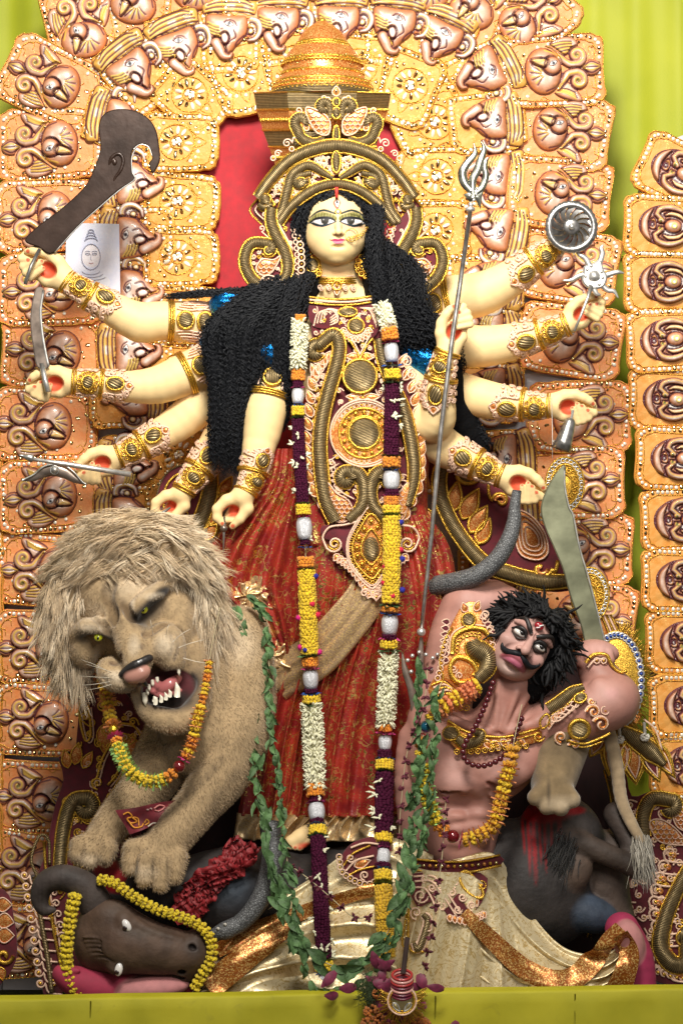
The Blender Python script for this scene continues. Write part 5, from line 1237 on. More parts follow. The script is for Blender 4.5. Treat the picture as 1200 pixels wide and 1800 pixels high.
def lion():
 A = Abs(150); g = thing('lion', P(300, 1540, 150), 'snarling tan plush lion with shaggy mane and yellow eyes, treading on the buffalo', 'lion statue')
 rs = random.Random(8)
 s = Sculpt(FUR)
 s.ell((238, 1072, 0), (104, 92, 78), k=14); s.ell((215, 1040, 24), (82, 60, 56), k=14)
 s.ell((318, 1092, 10), (34, 72, 60), k=16); s.ell((150, 1130, 14), (30, 46, 50), k=16)
 s.cap((205, 1040, 60), (222, 1098, 72), 22, 20, k=12)
 s.chain([(228, 1092, 74), (242, 1128, 98), (250, 1158, 112)], [32, 30, 25], k=14)      # bridge of the nose
 s.chains([(138, 1112, 52), (160, 1098, 76), (188, 1098, 84), (202, 1112, 80)], [11, 15, 15, 10], 3, k=10)   # brows
 s.chains([(236, 1086, 84), (252, 1066, 86), (272, 1046, 80), (296, 1026, 62)], [13, 18, 17, 12], 3, k=10)
 s.cap((212, 1078, 78), (226, 1102, 82), 9, 8, k=6); s.cap((178, 1086, 76), (192, 1108, 80), 8, 7, k=6)
 s.ell((296, 1128, 84), (36, 38, 36), (0, 0, -20), k=12); s.ell((310, 1154, 84), (22, 26, 26), k=10)           # whisker pads
 s.ell((216, 1186, 96), (36, 24, 28), (0, 0, 14), k=12); s.ell((200, 1170, 84), (22, 20, 24), k=10)
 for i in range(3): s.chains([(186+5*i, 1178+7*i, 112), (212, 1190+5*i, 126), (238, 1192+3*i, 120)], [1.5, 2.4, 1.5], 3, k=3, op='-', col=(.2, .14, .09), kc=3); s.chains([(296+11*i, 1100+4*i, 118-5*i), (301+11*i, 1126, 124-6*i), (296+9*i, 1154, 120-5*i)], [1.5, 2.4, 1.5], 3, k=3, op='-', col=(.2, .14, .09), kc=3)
 s.chains([(205, 1018, 78), (196, 1050, 84), (214, 1088, 90), (224, 1104, 92)], [8, 9, 9, 5], 3, k=8, op='-', col=(.17, .11, .055), kc=9)     # furrows, their crease shade darkened into the fur colour
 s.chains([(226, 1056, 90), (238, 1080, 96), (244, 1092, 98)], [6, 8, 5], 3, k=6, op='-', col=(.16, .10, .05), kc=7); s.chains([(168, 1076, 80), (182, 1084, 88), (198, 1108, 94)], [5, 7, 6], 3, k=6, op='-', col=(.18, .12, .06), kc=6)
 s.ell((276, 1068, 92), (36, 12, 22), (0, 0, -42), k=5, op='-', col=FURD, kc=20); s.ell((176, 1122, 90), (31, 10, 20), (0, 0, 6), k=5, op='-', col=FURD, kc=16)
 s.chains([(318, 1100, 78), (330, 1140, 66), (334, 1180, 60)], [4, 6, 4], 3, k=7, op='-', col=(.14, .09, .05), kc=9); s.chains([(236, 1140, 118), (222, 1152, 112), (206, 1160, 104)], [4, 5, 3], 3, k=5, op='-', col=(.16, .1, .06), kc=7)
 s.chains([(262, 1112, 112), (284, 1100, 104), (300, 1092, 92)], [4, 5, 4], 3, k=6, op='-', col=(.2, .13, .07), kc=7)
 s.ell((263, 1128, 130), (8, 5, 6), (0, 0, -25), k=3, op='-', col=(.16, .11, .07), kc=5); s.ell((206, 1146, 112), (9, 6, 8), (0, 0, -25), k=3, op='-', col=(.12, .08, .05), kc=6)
 # jaws
 s.chains([(252, 1216, 70), (270, 1242, 80), (302, 1260, 82), (338, 1252, 70), (358, 1214, 52), (350, 1170, 40), (338, 1132, 34)], [15, 20, 21, 21, 18, 14, 18], 4, k=9)
 s.ell((304, 1203, 78), (50, 31, 54), (0, 0, -16), k=4, op='-', col=(.03, .012, .012), kc=6)
 s.ell((292, 1212, 40), (60, 40, 30), k=6, col=(.10, .02, .025), kc=8)
 # neck, chest, shoulder, forelegs
 s.chains([(300, 1120, -50), (330, 1200, -40), (350, 1290, -30)], [95, 88, 80], 3, k=20)
 s.chains([(420, 1120, -70), (425, 1200, -46), (415, 1290, -30)], [52, 58, 60], 3, k=20)
 s.chains([(410, 1280, -10), (392, 1350, 4), (350, 1410, 22), (305, 1462, 44), (285, 1490, 52)], [56, 50, 38, 36, 34], 4, k=14)
 for i, (x, y, d) in enumerate(((236, 1498, 72), (262, 1516, 88), (290, 1524, 88), (312, 1512, 74))):
  s.chain([(282+6*i, 1474, 54), (x+4, y-14, d-4), (x, y+6, d+4)], [20, 18, 16.5], k=5); s.ell((x-1, y+18, d+8), (14, 12, 13), k=4)
 s.chains([(300, 1310, -50), (250, 1390, -30), (205, 1440, -10), (178, 1474, 6)], [56, 42, 34, 28], 4, k=14)
 for x, y, d in ((138, 1492, 22), (160, 1502, 32), (188, 1496, 30)): s.chain([(184, 1472, 10), (x+4, y-8, d-4), (x, y+6, d)], [20, 17, 15], k=5)
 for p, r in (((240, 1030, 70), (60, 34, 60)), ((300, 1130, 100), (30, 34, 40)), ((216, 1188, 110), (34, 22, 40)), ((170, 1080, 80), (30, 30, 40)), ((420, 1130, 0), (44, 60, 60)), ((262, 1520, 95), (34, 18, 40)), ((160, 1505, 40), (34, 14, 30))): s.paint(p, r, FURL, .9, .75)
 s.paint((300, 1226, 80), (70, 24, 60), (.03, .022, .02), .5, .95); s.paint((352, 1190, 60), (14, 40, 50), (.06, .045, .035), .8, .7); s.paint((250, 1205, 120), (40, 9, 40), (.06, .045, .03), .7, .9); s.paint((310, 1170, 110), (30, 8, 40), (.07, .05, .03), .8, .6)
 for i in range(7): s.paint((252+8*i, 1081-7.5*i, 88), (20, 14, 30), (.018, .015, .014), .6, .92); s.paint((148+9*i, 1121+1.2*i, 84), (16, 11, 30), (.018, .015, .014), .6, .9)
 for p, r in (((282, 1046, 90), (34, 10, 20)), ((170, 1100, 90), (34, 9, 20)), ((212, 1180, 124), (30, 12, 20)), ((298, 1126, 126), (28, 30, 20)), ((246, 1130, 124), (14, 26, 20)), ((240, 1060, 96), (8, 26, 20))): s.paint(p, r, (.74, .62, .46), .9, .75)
 for i in range(8): s.paint((206+3*i-(i > 4)*2, 1016+12*i, 92), (8, 10, 30), (.10, .065, .035), .9, .8); s.paint((224+3*i, 1058+6*i, 98), (6, 8, 30), (.10, .065, .035), .9, .75); s.paint((168+4.5*i, 1074+5*i, 90), (6, 8, 30), (.10, .065, .035), .9, .75)  # furrow shade painted darker along the carved lines
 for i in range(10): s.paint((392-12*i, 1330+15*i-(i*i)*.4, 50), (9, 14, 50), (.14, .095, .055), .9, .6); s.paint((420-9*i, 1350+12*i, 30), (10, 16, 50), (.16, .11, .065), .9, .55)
 s.paint((300, 1290, 20), (70, 50, 70), (.10, .07, .04), .9, .8); s.paint((380, 1390, 20), (16, 60, 60), (.2, .14, .08), .9, .5)  # shade on chest and leg painted into the fur colour
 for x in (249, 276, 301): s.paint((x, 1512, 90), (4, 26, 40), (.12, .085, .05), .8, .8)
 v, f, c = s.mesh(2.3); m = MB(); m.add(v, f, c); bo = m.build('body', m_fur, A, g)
 nr = np.zeros_like(v); fc = np.cross(v[f[:, 1]]-v[f[:, 0]], v[f[:, 3]]-v[f[:, 0]])
 for k in range(4): np.add.at(nr, f[:, k], fc)
 nr /= np.linalg.norm(nr, axis=1)[:, None]+1e-9
 if (nr*(v-v.mean(0))).sum() < 0: nr = -nr
 fm = MB(); ok = np.where((nr[:, 2] > -.25) & (v[:, 2] > -90) & (c.sum(1) > .42))[0]; pk = np.random.RandomState(4).choice(ok, min(26000, len(ok)), False); rn = np.random.RandomState(5).normal(0, .3, (len(pk), 3))
 for i, n_ in zip(pk, rn):
  d = nr[i]*.55+np.array((np.sign(v[i, 0]-240)*.25, .75, .1))+n_; d -= nr[i]*min(0, d@nr[i]-.25); d /= np.linalg.norm(d); q = v[i]; lg = .42 if (v[i, 1] < 1262 and v[i, 0] < 362) else .72; fm.tube([q-nr[i], q+d*4*lg, q+d*7.5*lg], [.42, .34, .1], 3, np.clip(c[i]*(1.06+n_[0]*.2), 0, 1), caps=False)
 o = fm.build('plush_pile', m_mane, A, bo); o['kind'] = 'stuff'
 # nose
 n = Sculpt((.02, .017, .016)); n.chains([(226, 1178, 122), (248, 1162, 132), (272, 1150, 124)], [7, 9, 7], 4, k=4); n.ell((252, 1177, 128), (24, 15, 14), (0, 0, -24), k=4, col=(.55, .27, .21), kc=4); n.chain([(258, 1186, 124), (266, 1196, 118)], [5, 4], k=4); n.mb(1.5).build('nose', m_gloss, A, g)
 for (x, y, d, a) in ((259, 1068, 83, -40), (181, 1116, 83, 10)):
  e = MB(); e.ball((x, y, d), (7.6, 7.6, 7), 16, 12, (.55, .58, .02)); e.build('eye', M("lion_eye", None, .1, coat=1.), A, g).data; b = g.children[-1]
  p = MB(); p.ball((x, y+1, d+5.6), (2.6, 3.6, 2), 8, 6, (.01, .01, .005)); p.build('pupil', m_gloss, A, b)
  l = Sculpt(FUR); l.chains([(x-11, y+4*math.sin(math.radians(a))+2-(-a)*.03, d+4), (x, y-6, d+9), (x+12, y+(-8 if a < 0 else 1), d+5)], [4, 5.5, 4], 4, k=3)
 t = Sculpt((.42, .13, .13)); t.chains([(276, 1196, 70), (292, 1204, 84), (306, 1196, 86), (318, 1188, 70)], [8, 10, 10, 7], 4, k=5); t.chains([(268, 1206, 80), (290, 1216, 88), (322, 1208, 80)], [4, 5, 4], 3, k=3); t.mb(1.6).build('tongue', m_gloss, A, g)
 for x, y, d, L, r, dy in ((262, 1218, 100, 22, 6.5, 1), (318, 1210, 104, -24, 7, -1), (281, 1226, 108, -12, 5, -1), (291, 1222, 110, -12, 4.5, -1), (299, 1218, 110, -12, 4.5, -1), (306, 1213, 110, -12, 4.5, -1), (276, 1192, 112, 10, 4, 1), (270, 1200, 110, 10, 4, 1), (284, 1187, 112, 9, 4, 1), (267, 1208, 106, 9, 3.6, 1), (320, 1172, 100, 14, 4, 1), (280, 1222, 108, -8, 6, -1)):
  b = MB(); b.tube([(x, y-L*.3, d-4), (x+1, y+L*.3, d), (x+dy*2, y+L*.75, d-1)], [r*.8, r*.75, r*.12], 7); b.build('tooth', m_teeth, A, g)
 w = MB()
 for x, y, dx, dy in ((212, 1176, -48, -16), (208, 1184, -56, -4), (206, 1190, -50, 6), (210, 1194, -44, 10), (278, 1108, -4, -24), (300, 1112, 6, -20), (312, 1122, 30, -22), (322, 1132, 44, -14), (330, 1150, 40, 8), (200, 1172, -44, -20)): w.tube(catmull([(x, y, 118), (x+dx*.5, y+dy*.6, 130), (x+dx, y+dy, 128)], 5), [.7, .6, .3], 3)
 w.build('whiskers', M("whisker", (.75, .68, .55), .4), A, g)
 # mane: an underlayer and many strands
 b = Sculpt((.42, .31, .18))
 b.chains([(150, 990, 20), (190, 948, 34), (250, 936, 40), (310, 960, 34), (342, 1008, 16), (360, 1070, 0), (362, 1130, -10)], [28, 34, 36, 34, 26, 22, 16], 4, k=12)
 b.chains([(160, 980, 20), (122, 1030, 18), (112, 1090, 4), (124, 1150, -10), (130, 1190, -20)], [30, 30, 24, 20, 8], 4, k=12); b.ell((245, 1000, -30), (116, 84, 60), k=14); b.ell((330, 1070, -40), (56, 80, 50), k=12); b.ell((146, 1080, -40), (44, 70, 50), k=12)
 v, f, c = b.mesh(4.5); mb_ = MB(); mb_.add(v, f, c); mn = mb_.build('mane', m_mane, A, g)
 nrm = np.zeros_like(v); fn_ = np.cross(v[f[:, 1]]-v[f[:, 0]], v[f[:, 3]]-v[f[:, 0]])
 for k in range(4): np.add.at(nrm, f[:, k], fn_)
 nrm /= np.linalg.norm(nrm, axis=1)[:, None]+1e-9
 if (nrm*(v-v.mean(0))).sum() < 0: nrm = -nrm
 m = MB(); idx = [i for i in range(len(v)) if v[i, 2] > -60]; CL = ((.78, .62, .42), (.68, .52, .33), (.88, .74, .54), (.54, .41, .25))
 def clump(p, d, L, w, k, dark=1.):
  d = np.array(d, float); d /= np.linalg.norm(d)+1e-9; sd = np.cross(d, (rs.gauss(0, 1), rs.gauss(0, 1), rs.gauss(0, 1))); sd /= np.linalg.norm(sd)+1e-9; ph = rs.uniform(0, 6.3); fq = rs.uniform(2, 5); t = np.linspace(0, 1, 6)[:, None]; L *= rs.uniform(.7, 1.25)
  ax = p+d*L*t+np.array((0, 1., 0))*L*.22*t**2+sd*w*np.sin(ph+fq*t)*t; cc = np.array(rs.choice(CL))*dark
  for _ in range(k):
   o = np.array((rs.gauss(0, 1), rs.gauss(0, 1), rs.gauss(0, 1)))*3.6; e = np.array((rs.gauss(0, 1), rs.gauss(0, 1), rs.gauss(0, 1)))*w*.5
   q = ax+o*(1-.75*t)+e*t**2; m.tube(q, np.array([.9, .9, .8, .65, .45, .15])*rs.uniform(.6, 1.), 3, cc*rs.uniform(.8, 1.2), caps=False)
 for _ in range(1750):
  i = rs.choice(idx); p = v[i]; nn = nrm[i]; x, y = p[0], p[1]
  if ((x-240)/114)**2+((y-1090)/106)**2 < .97 and p[2] > -5: continue
  if y < 1010: xx = x+rs.gauss(0, 34); fl = np.array((-1. if xx < 285 else .7, .45 if xx < 190 else (.2 if xx < 320 else .9), .1)); L = 52
  else: fl = np.array((-.15 if x < 240 else .12, 1, .05)); L = 62
  clump(p, fl+nn*.28+np.array((rs.gauss(0, .18), rs.gauss(0, .14), 0)), L*.82, 8, 11)
 for _ in range(150): clump(np.array((rs.uniform(150, 340), rs.uniform(975, 1000), rs.uniform(58, 74))), (-.9+rs.uniform(0, .5), .3, .1) if rs.random() < .6 else (.8, .45, .1), 40, 6, 10)
 for _ in range(80): x = rs.uniform(106, 146); clump(np.array((x, rs.uniform(1070, 1150), rs.uniform(-20, 34))), (.1, 1, 0), 72, 6, 10, .75)
 for _ in range(110): clump(np.array((rs.uniform(342, 378), rs.uniform(1010, 1120), rs.uniform(-10, 40))), (.06, 1, .05), 70, 7, 10)
 m.build('mane_strands', m_mane, A, mn)
 # hindquarters seen past the demon's arm, and the tail
 s = Sculpt((.24, .17, .09)); s.chains([(1000, 1270, -40), (985, 1320, -20), (972, 1370, 0), (966, 1400, 12)], [52, 48, 40, 30], 4, k=12)
 for x, y in ((938, 1398), (958, 1414), (982, 1416), (1002, 1402)): s.chain([(972, 1370, 20), (x, y, 34)], [22, 15], k=6)
 s.paint((985, 1408, 40), (60, 20, 50), FURL, .9, .6); s.paint((985, 1300, 20), (70, 50, 60), (.12, .085, .05), .9, .8); s.paint((960, 1385, 40), (5, 34, 40), (.08, .06, .04), .8, .8); s.paint((930, 1370, 0), (30, 60, 60), FURD, .9, .7); s.mb(2.8).build('hind_leg', m_fur, A, g)  # dark upper leg is shade painted into the fur
 tl = Sculpt((.38, .28, .17)); tl.chains([(1075, 1290, -60), (1088, 1350, -52), (1096, 1410, -46), (1112, 1450, -36), (1130, 1482, -30)], [12, 12, 11, 10, 8], 4, k=6); tb = tl.mb(2.2).build('tail', m_fur, A, g)
 m = MB()
 for _ in range(420): strands(m, [(1130+rs.gauss(0, 7), 1480+rs.uniform(-10, 34), -28+rs.gauss(0, 6))], [(.12, 1, .05)], 52, rs, 1., 4, sag=.05, cols=((.40, .36, .29), (.27, .24, .19), (.52, .48, .40)))
 m.build('tail_tuft', m_mane, A, tb)
# ------------------------------------------------------------------ buffalo
BUF = (.085, .052, .036)
m_buf = M("buffalo_clay", None, .6, noise=(11, .42), bump=(48, .75), spec=.3)
def buffalo_head():
 A = Abs(215); g = thing('severed_buffalo', P(230, 1752, 215), 'severed dark brown buffalo head lying on its side with curved horns and white eye', 'buffalo statue')
 q = lambda X, Y: (50+X/3.4286, 1500+Y/3.4286)
 s = Sculpt(BUF)
 s.ell((172, 1650, -5), (44, 62, 52), k=12); s.ell((210, 1655, 4), (58, 56, 46), k=14); s.ell((196, 1610, 18), (42, 32, 34), k=12)
 s.chains([(214, 1650, 14), (270, 1664, 18), (320, 1672, 16), (338, 1674, 14)], [56, 45, 38, 35], 4, k=14)
 s.ell((344, 1664, 14), (20, 34, 32), (0, 0, 8), k=10); s.ell((325, 1695, 12), (26, 30, 28), k=10)
 s.chains([(224, 1606, 44), (270, 1632, 46), (320, 1648, 40)], [10, 9, 8], 3, k=10); s.chains([(230, 1648, 56), (280, 1668, 52), (330, 1688, 38)], [8, 8, 8], 3, k=10)
 s.ell((222, 1615, 50), (17, 14, 12), (0, 0, 60), k=7)
 s.ell((341, 1658, 45), (7, 5, 8), (0, 0, 30), k=4, op='-', col=(.008, .006, .006), kc=5); s.ell((322, 1700, 38), (7, 5, 8), k=4, op='-', col=(.008, .006, .006), kc=5)
 s.chains([(300, 1706, 30), (318, 1712, 30), (336, 1706, 26)], [3, 4, 3], 3, k=4, op='-', col=(.015, .01, .01), kc=5)
 s.ell((208, 1692, 40), (17, 15, 18), k=8); s.ell((214, 1692, 57), (9, 6, 6), (0, 0, 100), k=3, op='-', col=(.01, .01, .01), kc=3)
 for i in range(5): s.chains([(150+4*i, 1640+8*i, 44), (176+4*i, 1640+7*i, 54), (206, 1650+7*i, 56)], [1.6, 2.4, 1.4], 4, k=4); s.chains([(150+4*i, 1644+8*i, 47), (176+4*i, 1644+7*i, 57), (206, 1654+7*i, 59)], [1, 1.8, 1], 4, k=3, op='-')
 for p, r, col in (((220, 1580, 50), (50, 30, 40), (.10, .075, .06)), ((270, 1630, 60), (60, 12, 40), (.09, .066, .05)), ((205, 1630, 60), (22, 40, 40), (.10, .055, .035)), ((345, 1660, 40), (22, 22, 40), (.07, .055, .05))): s.paint(p, r, col, .9, .7)
 s.mb(2.1).build('head', m_buf, A, g)
 for pts, rr in (([(168, 1588, 4), (150, 1556, 14), (112, 1540, 18), (82, 1550, 16), (72, 1576, 14), (80, 1596, 18), (98, 1596, 20)], [30, 25, 22, 19, 15, 10, 4]), ([(226, 1566, -20), (236, 1540, -16), (250, 1546, -14), (258, 1560, -12)], [10, 8, 6, 2])):
  h = Sculpt((.06, .047, .042)); h.chains(pts, rr, 6, k=5)
  for i in range(9):
   j = i/9*(len(pts)-1); k = int(j); t = j-k; p = np.array(pts[k])*(1-t)+np.array(pts[min(k+1, len(pts)-1)])*t; h.paint(p, (3, 40, 40), (.04, .03, .027), .5, .5)
  h.mb(1.9).build('horn', m_buf, A, g)
 for (x, y, d, a) in ((228, 1617, 58, 60), (214, 1694, 56, 100)):
  e = MB(); R = rotm(0, 0, a); e.ball((x, y, d+2), (12, 7.2, 6), 14, 10, (.80, .77, .75), R); ey = e.build('eye', M("wet_eye", None, .1, coat=1.), A, g)
  e = MB(); e.ball((x-2.5, y+4, d+6.6), (4.4, 4.4, 2.2), 10, 6, (.02, .008, .008)); e.build('pupil', m_gloss, A, ey)
def buffalo_body():
 A = Abs(60); g = thing('buffalo_carcass', P(650, 1740, 60), 'headless dark buffalo carcass lying behind the demon with red blood on its flank', 'buffalo statue')
 s = Sculpt((.034, .029, .028))
 s.chains([(430, 1580, 20), (560, 1610, -40), (700, 1600, -60), (840, 1580, -50), (920, 1560, -20)], [96, 110, 120, 130, 120], 3, k=20)
 s.chains([(400, 1560, 60), (330, 1560, 66), (250, 1548, 60), (190, 1540, 50)], [80, 62, 50, 36], 3, k=16)
 s.ell((985, 1470, 0), (78, 72, 60), (0, 0, 40), k=12); s.ell((960, 1590, 20), (80, 70, 60), k=14); s.ell((1020, 1598, 34), (66, 34, 40), (0, 0, 16), k=6, col=(.045, .065, .10), kc=8)
 s.ell((1000, 1525, 50), (34, 44, 30), (0, 0, 30), k=8, col=(.09, .06, .045), kc=8)
 s.chains([(1000, 1470, 50), (1050, 1490, 56), (1086, 1506, 54), (1112, 1518, 50)], [22, 19, 18, 20], 4, k=8, col=(.055, .039, .031), kc=6); s.chains([(1112, 1516, 50), (1100, 1470, 30), (1080, 1430, 10)], [20, 18, 22], 3, k=8, col=(.05, .036, .03), kc=6)
 s.chains([(1070, 1500, -20), (1062, 1560, -10), (1080, 1640, -10)], [40, 44, 40], 3, k=12, col=(.08, .056, .044), kc=8)
 RED = (.26, .006, .010)
 s.paint((940, 1425, 60), (66, 20, 80), RED, .35); s.paint((1000, 1420, 60), (34, 9, 80), RED, .4)
 for x, y0, L, w in ((925, 1450, 70, 3), (934, 1460, 90, 2.6), (944, 1450, 50, 3), (953, 1450, 66, 2.6), (964, 1450, 44, 3), (978, 1440, 34, 3), (916, 1444, 40, 3)): s.paint((x, y0+L*.3, 60), (w*1.3, L, 80), RED, .4, .9)
 s.paint((215, 1535, 90), (46, 24, 60), RED, .3); s.paint((190, 1512, 90), (30, 18, 60), RED, .3)
 s.paint((410, 1540, 120), (60, 50, 60), (.04, .055, .075), .8, .9); s.paint((985, 1450, 60), (60, 46, 40), (.085, .066, .056), .9, .6)
 s.mb(4.).build('body', m_buf, A, g)
 t = MB(); rs = random.Random(2)
 for _ in range(300): strands(t, [(985+rs.gauss(0, 10), 1486+rs.gauss(0, 14), 74+rs.gauss(0, 5))], [(-.4, 1, .1)], 34, rs, 1.3, 4, sag=.1, cols=((.010, .009, .009), (.018, .015, .014)))
 t.build('tail_tuft', m_mane, A, g)
 # ragged red flesh collar where the head was cut
 m = MB(); pts = catmull([(440, 1462, 130), (412, 1500, 140), (372, 1530, 146), (348, 1560, 150), (334, 1600, 150)], 12); n = 16; V = []
 for i, p in enumerate(pts):
  for j in range(n): t_ = j/(n-1)*2-1; V.append((p[0]+26*t_+5*math.sin(i*.8+j), p[1]+10*t_+5*math.cos(i*1.1+j*1.9), p[2]+8*(1-t_*t_)+6*math.sin(i*1.3+2.1*j)+4*math.sin(3.7*i-j*1.3)))
 m.grid(np.array(V), len(pts), n); m.build('torn_collar', M("red_flesh_cloth", (.24, .012, .016), .6, bump=(60, .8), noise=(40, .3)), A, g)
# ------------------------------------------------------------------ the demon
SKIN = (.42, .205, .165); SKL = (.60, .35, .31); SKD = (.22, .075, .055)
m_dskin = M("pink_clay_skin", None, .52, spec=.35, noise=(16, .12), bump=(60, .22))
def demon():
 A = Abs(120); g = thing('demon_statue', P(830, 1740, 120), 'pink-skinned moustached demon idol leaning back in cream gold dhoti with raised arms', 'statue')
 s = Sculpt(SKIN)
 s.chains([(905, 1195, 10), (888, 1235, 6), (872, 1275, 0)], [37, 36, 46], 4, k=10)
 s.ell((845, 1335, -10), (105, 84, 62), (0, 0, -14), k=16); s.ell((930, 1300, -6), (66, 52, 48), k=16); s.ell((770, 1330, -10), (56, 90, 50), k=16)
 s.ell((815, 1425, -14), (72, 80, 52), k=18); s.ell((800, 1490, -14), (70, 60, 50), k=16)
 s.ell((800, 1370, 34), (52, 40, 22), (0, 0, 8), k=10); s.ell((890, 1345, 36), (58, 38, 24), (0, 0, -24), k=10)      # pectorals
 for i in range(5):                                             # ribs
  s.chains([(850+6*i, 1362+15*i, 42-2*i), (880-2*i, 1376+13*i, 38-3*i), (904-8*i, 1372+14*i, 20-3*i)], [5, 6.5, 4], 4, k=7)
  s.chains([(762-2*i, 1372+14*i, 34-2*i), (784, 1380+14*i, 42-2*i), (804, 1378+14*i, 42-2*i)], [4, 5, 4], 4, k=7)
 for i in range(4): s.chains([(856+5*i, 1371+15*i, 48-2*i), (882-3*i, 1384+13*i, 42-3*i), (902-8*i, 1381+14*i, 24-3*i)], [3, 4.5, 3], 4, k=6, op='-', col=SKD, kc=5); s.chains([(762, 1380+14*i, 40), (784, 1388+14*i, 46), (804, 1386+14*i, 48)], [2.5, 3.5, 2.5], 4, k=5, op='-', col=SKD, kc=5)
 s.chains([(756, 1392, 40), (800, 1408, 52), (850, 1392, 52), (900, 1372, 40)], [3, 5, 5, 3], 4, k=8, op='-'); s.ell((812, 1418, 46), (38, 28, 18), k=10, op='-'); s.chains([(826, 1390, 52), (822, 1450, 46), (808, 1490, 40)], [4, 6, 4], 4, k=8, op='-')
 for i in range(3): s.ell((800, 1432+22*i, 26), (22, 11, 16), k=8); s.ell((838, 1428+22*i, 24), (20, 11, 14), k=8)
 s.chains([(790, 1262, 20), (830, 1276, 40), (868, 1284, 46)], [8, 9, 8], 3, k=8); s.chains([(884, 1284, 46), (930, 1270, 40), (966, 1250, 20)], [8, 9, 8], 3, k=8)
 s.ell((874, 1282, 52), (12, 10, 10), k=6, op='-')
 for a, b in (((874, 1194, 36), (868, 1278, 44)), ((905, 1214, 44), (880, 1280, 46)), ((926, 1216, 30), (890, 1282, 44))): s.cap(a, b, 6, 5, k=6)
 # raised arm behind the head, seen at the shoulder
 s.chains([(770, 1270, -30), (790, 1190, -46), (806, 1110, -56), (826, 1064, -60)], [54, 50, 46, 40], 4, k=14); s.chains([(822, 1066, -60), (870, 1062, -76), (930, 1090, -90)], [42, 40, 34], 3, k=12)
 s.chains([(726, 1300, -30), (722, 1380, -30), (730, 1470, -30)], [26, 30, 26], 3, k=12)
 # other arm: out to the elbow and back to the hilt
 s.chains([(950, 1290, -10), (1000, 1262, 4), (1056, 1240, 14), (1078, 1230, 10)], [54, 50, 46, 44], 4, k=12); s.ell((1072, 1232, 14), (44, 44, 42), k=12)
 s.chains([(1078, 1222, 4), (1054, 1190, -8), (1040, 1160, -16)], [40, 34, 27], 4, k=10)
 s.ell((1052, 1214, 34), (20, 26, 14), (0, 0, -20), k=8)
 s.ell((1052, 1146, -18), (38, 21, 20), (0, 0, 10), k=8)
 for i in range(4): s.chain([(1030+13*i, 1140+2*i, -6), (1032+13*i, 1154+2*i, 8), (1036+12*i, 1164+i, 2)], [8.5, 8, 6.5], k=2)
 s.chain([(1022, 1150, -4), (1016, 1162, 4), (1026, 1170, 6)], [9, 8, 6.5], k=3)
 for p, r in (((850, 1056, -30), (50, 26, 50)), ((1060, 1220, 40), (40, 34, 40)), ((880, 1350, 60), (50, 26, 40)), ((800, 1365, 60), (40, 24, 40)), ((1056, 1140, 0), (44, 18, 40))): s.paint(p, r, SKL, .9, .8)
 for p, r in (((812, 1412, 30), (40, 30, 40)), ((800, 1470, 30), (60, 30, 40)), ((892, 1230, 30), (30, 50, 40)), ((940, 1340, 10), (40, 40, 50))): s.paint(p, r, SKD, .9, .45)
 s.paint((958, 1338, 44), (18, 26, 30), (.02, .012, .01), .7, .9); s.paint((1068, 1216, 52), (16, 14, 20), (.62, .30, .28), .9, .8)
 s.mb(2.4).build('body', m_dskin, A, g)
 demon_head(g); demon_cloth(g, A); demon_gold(g, A)
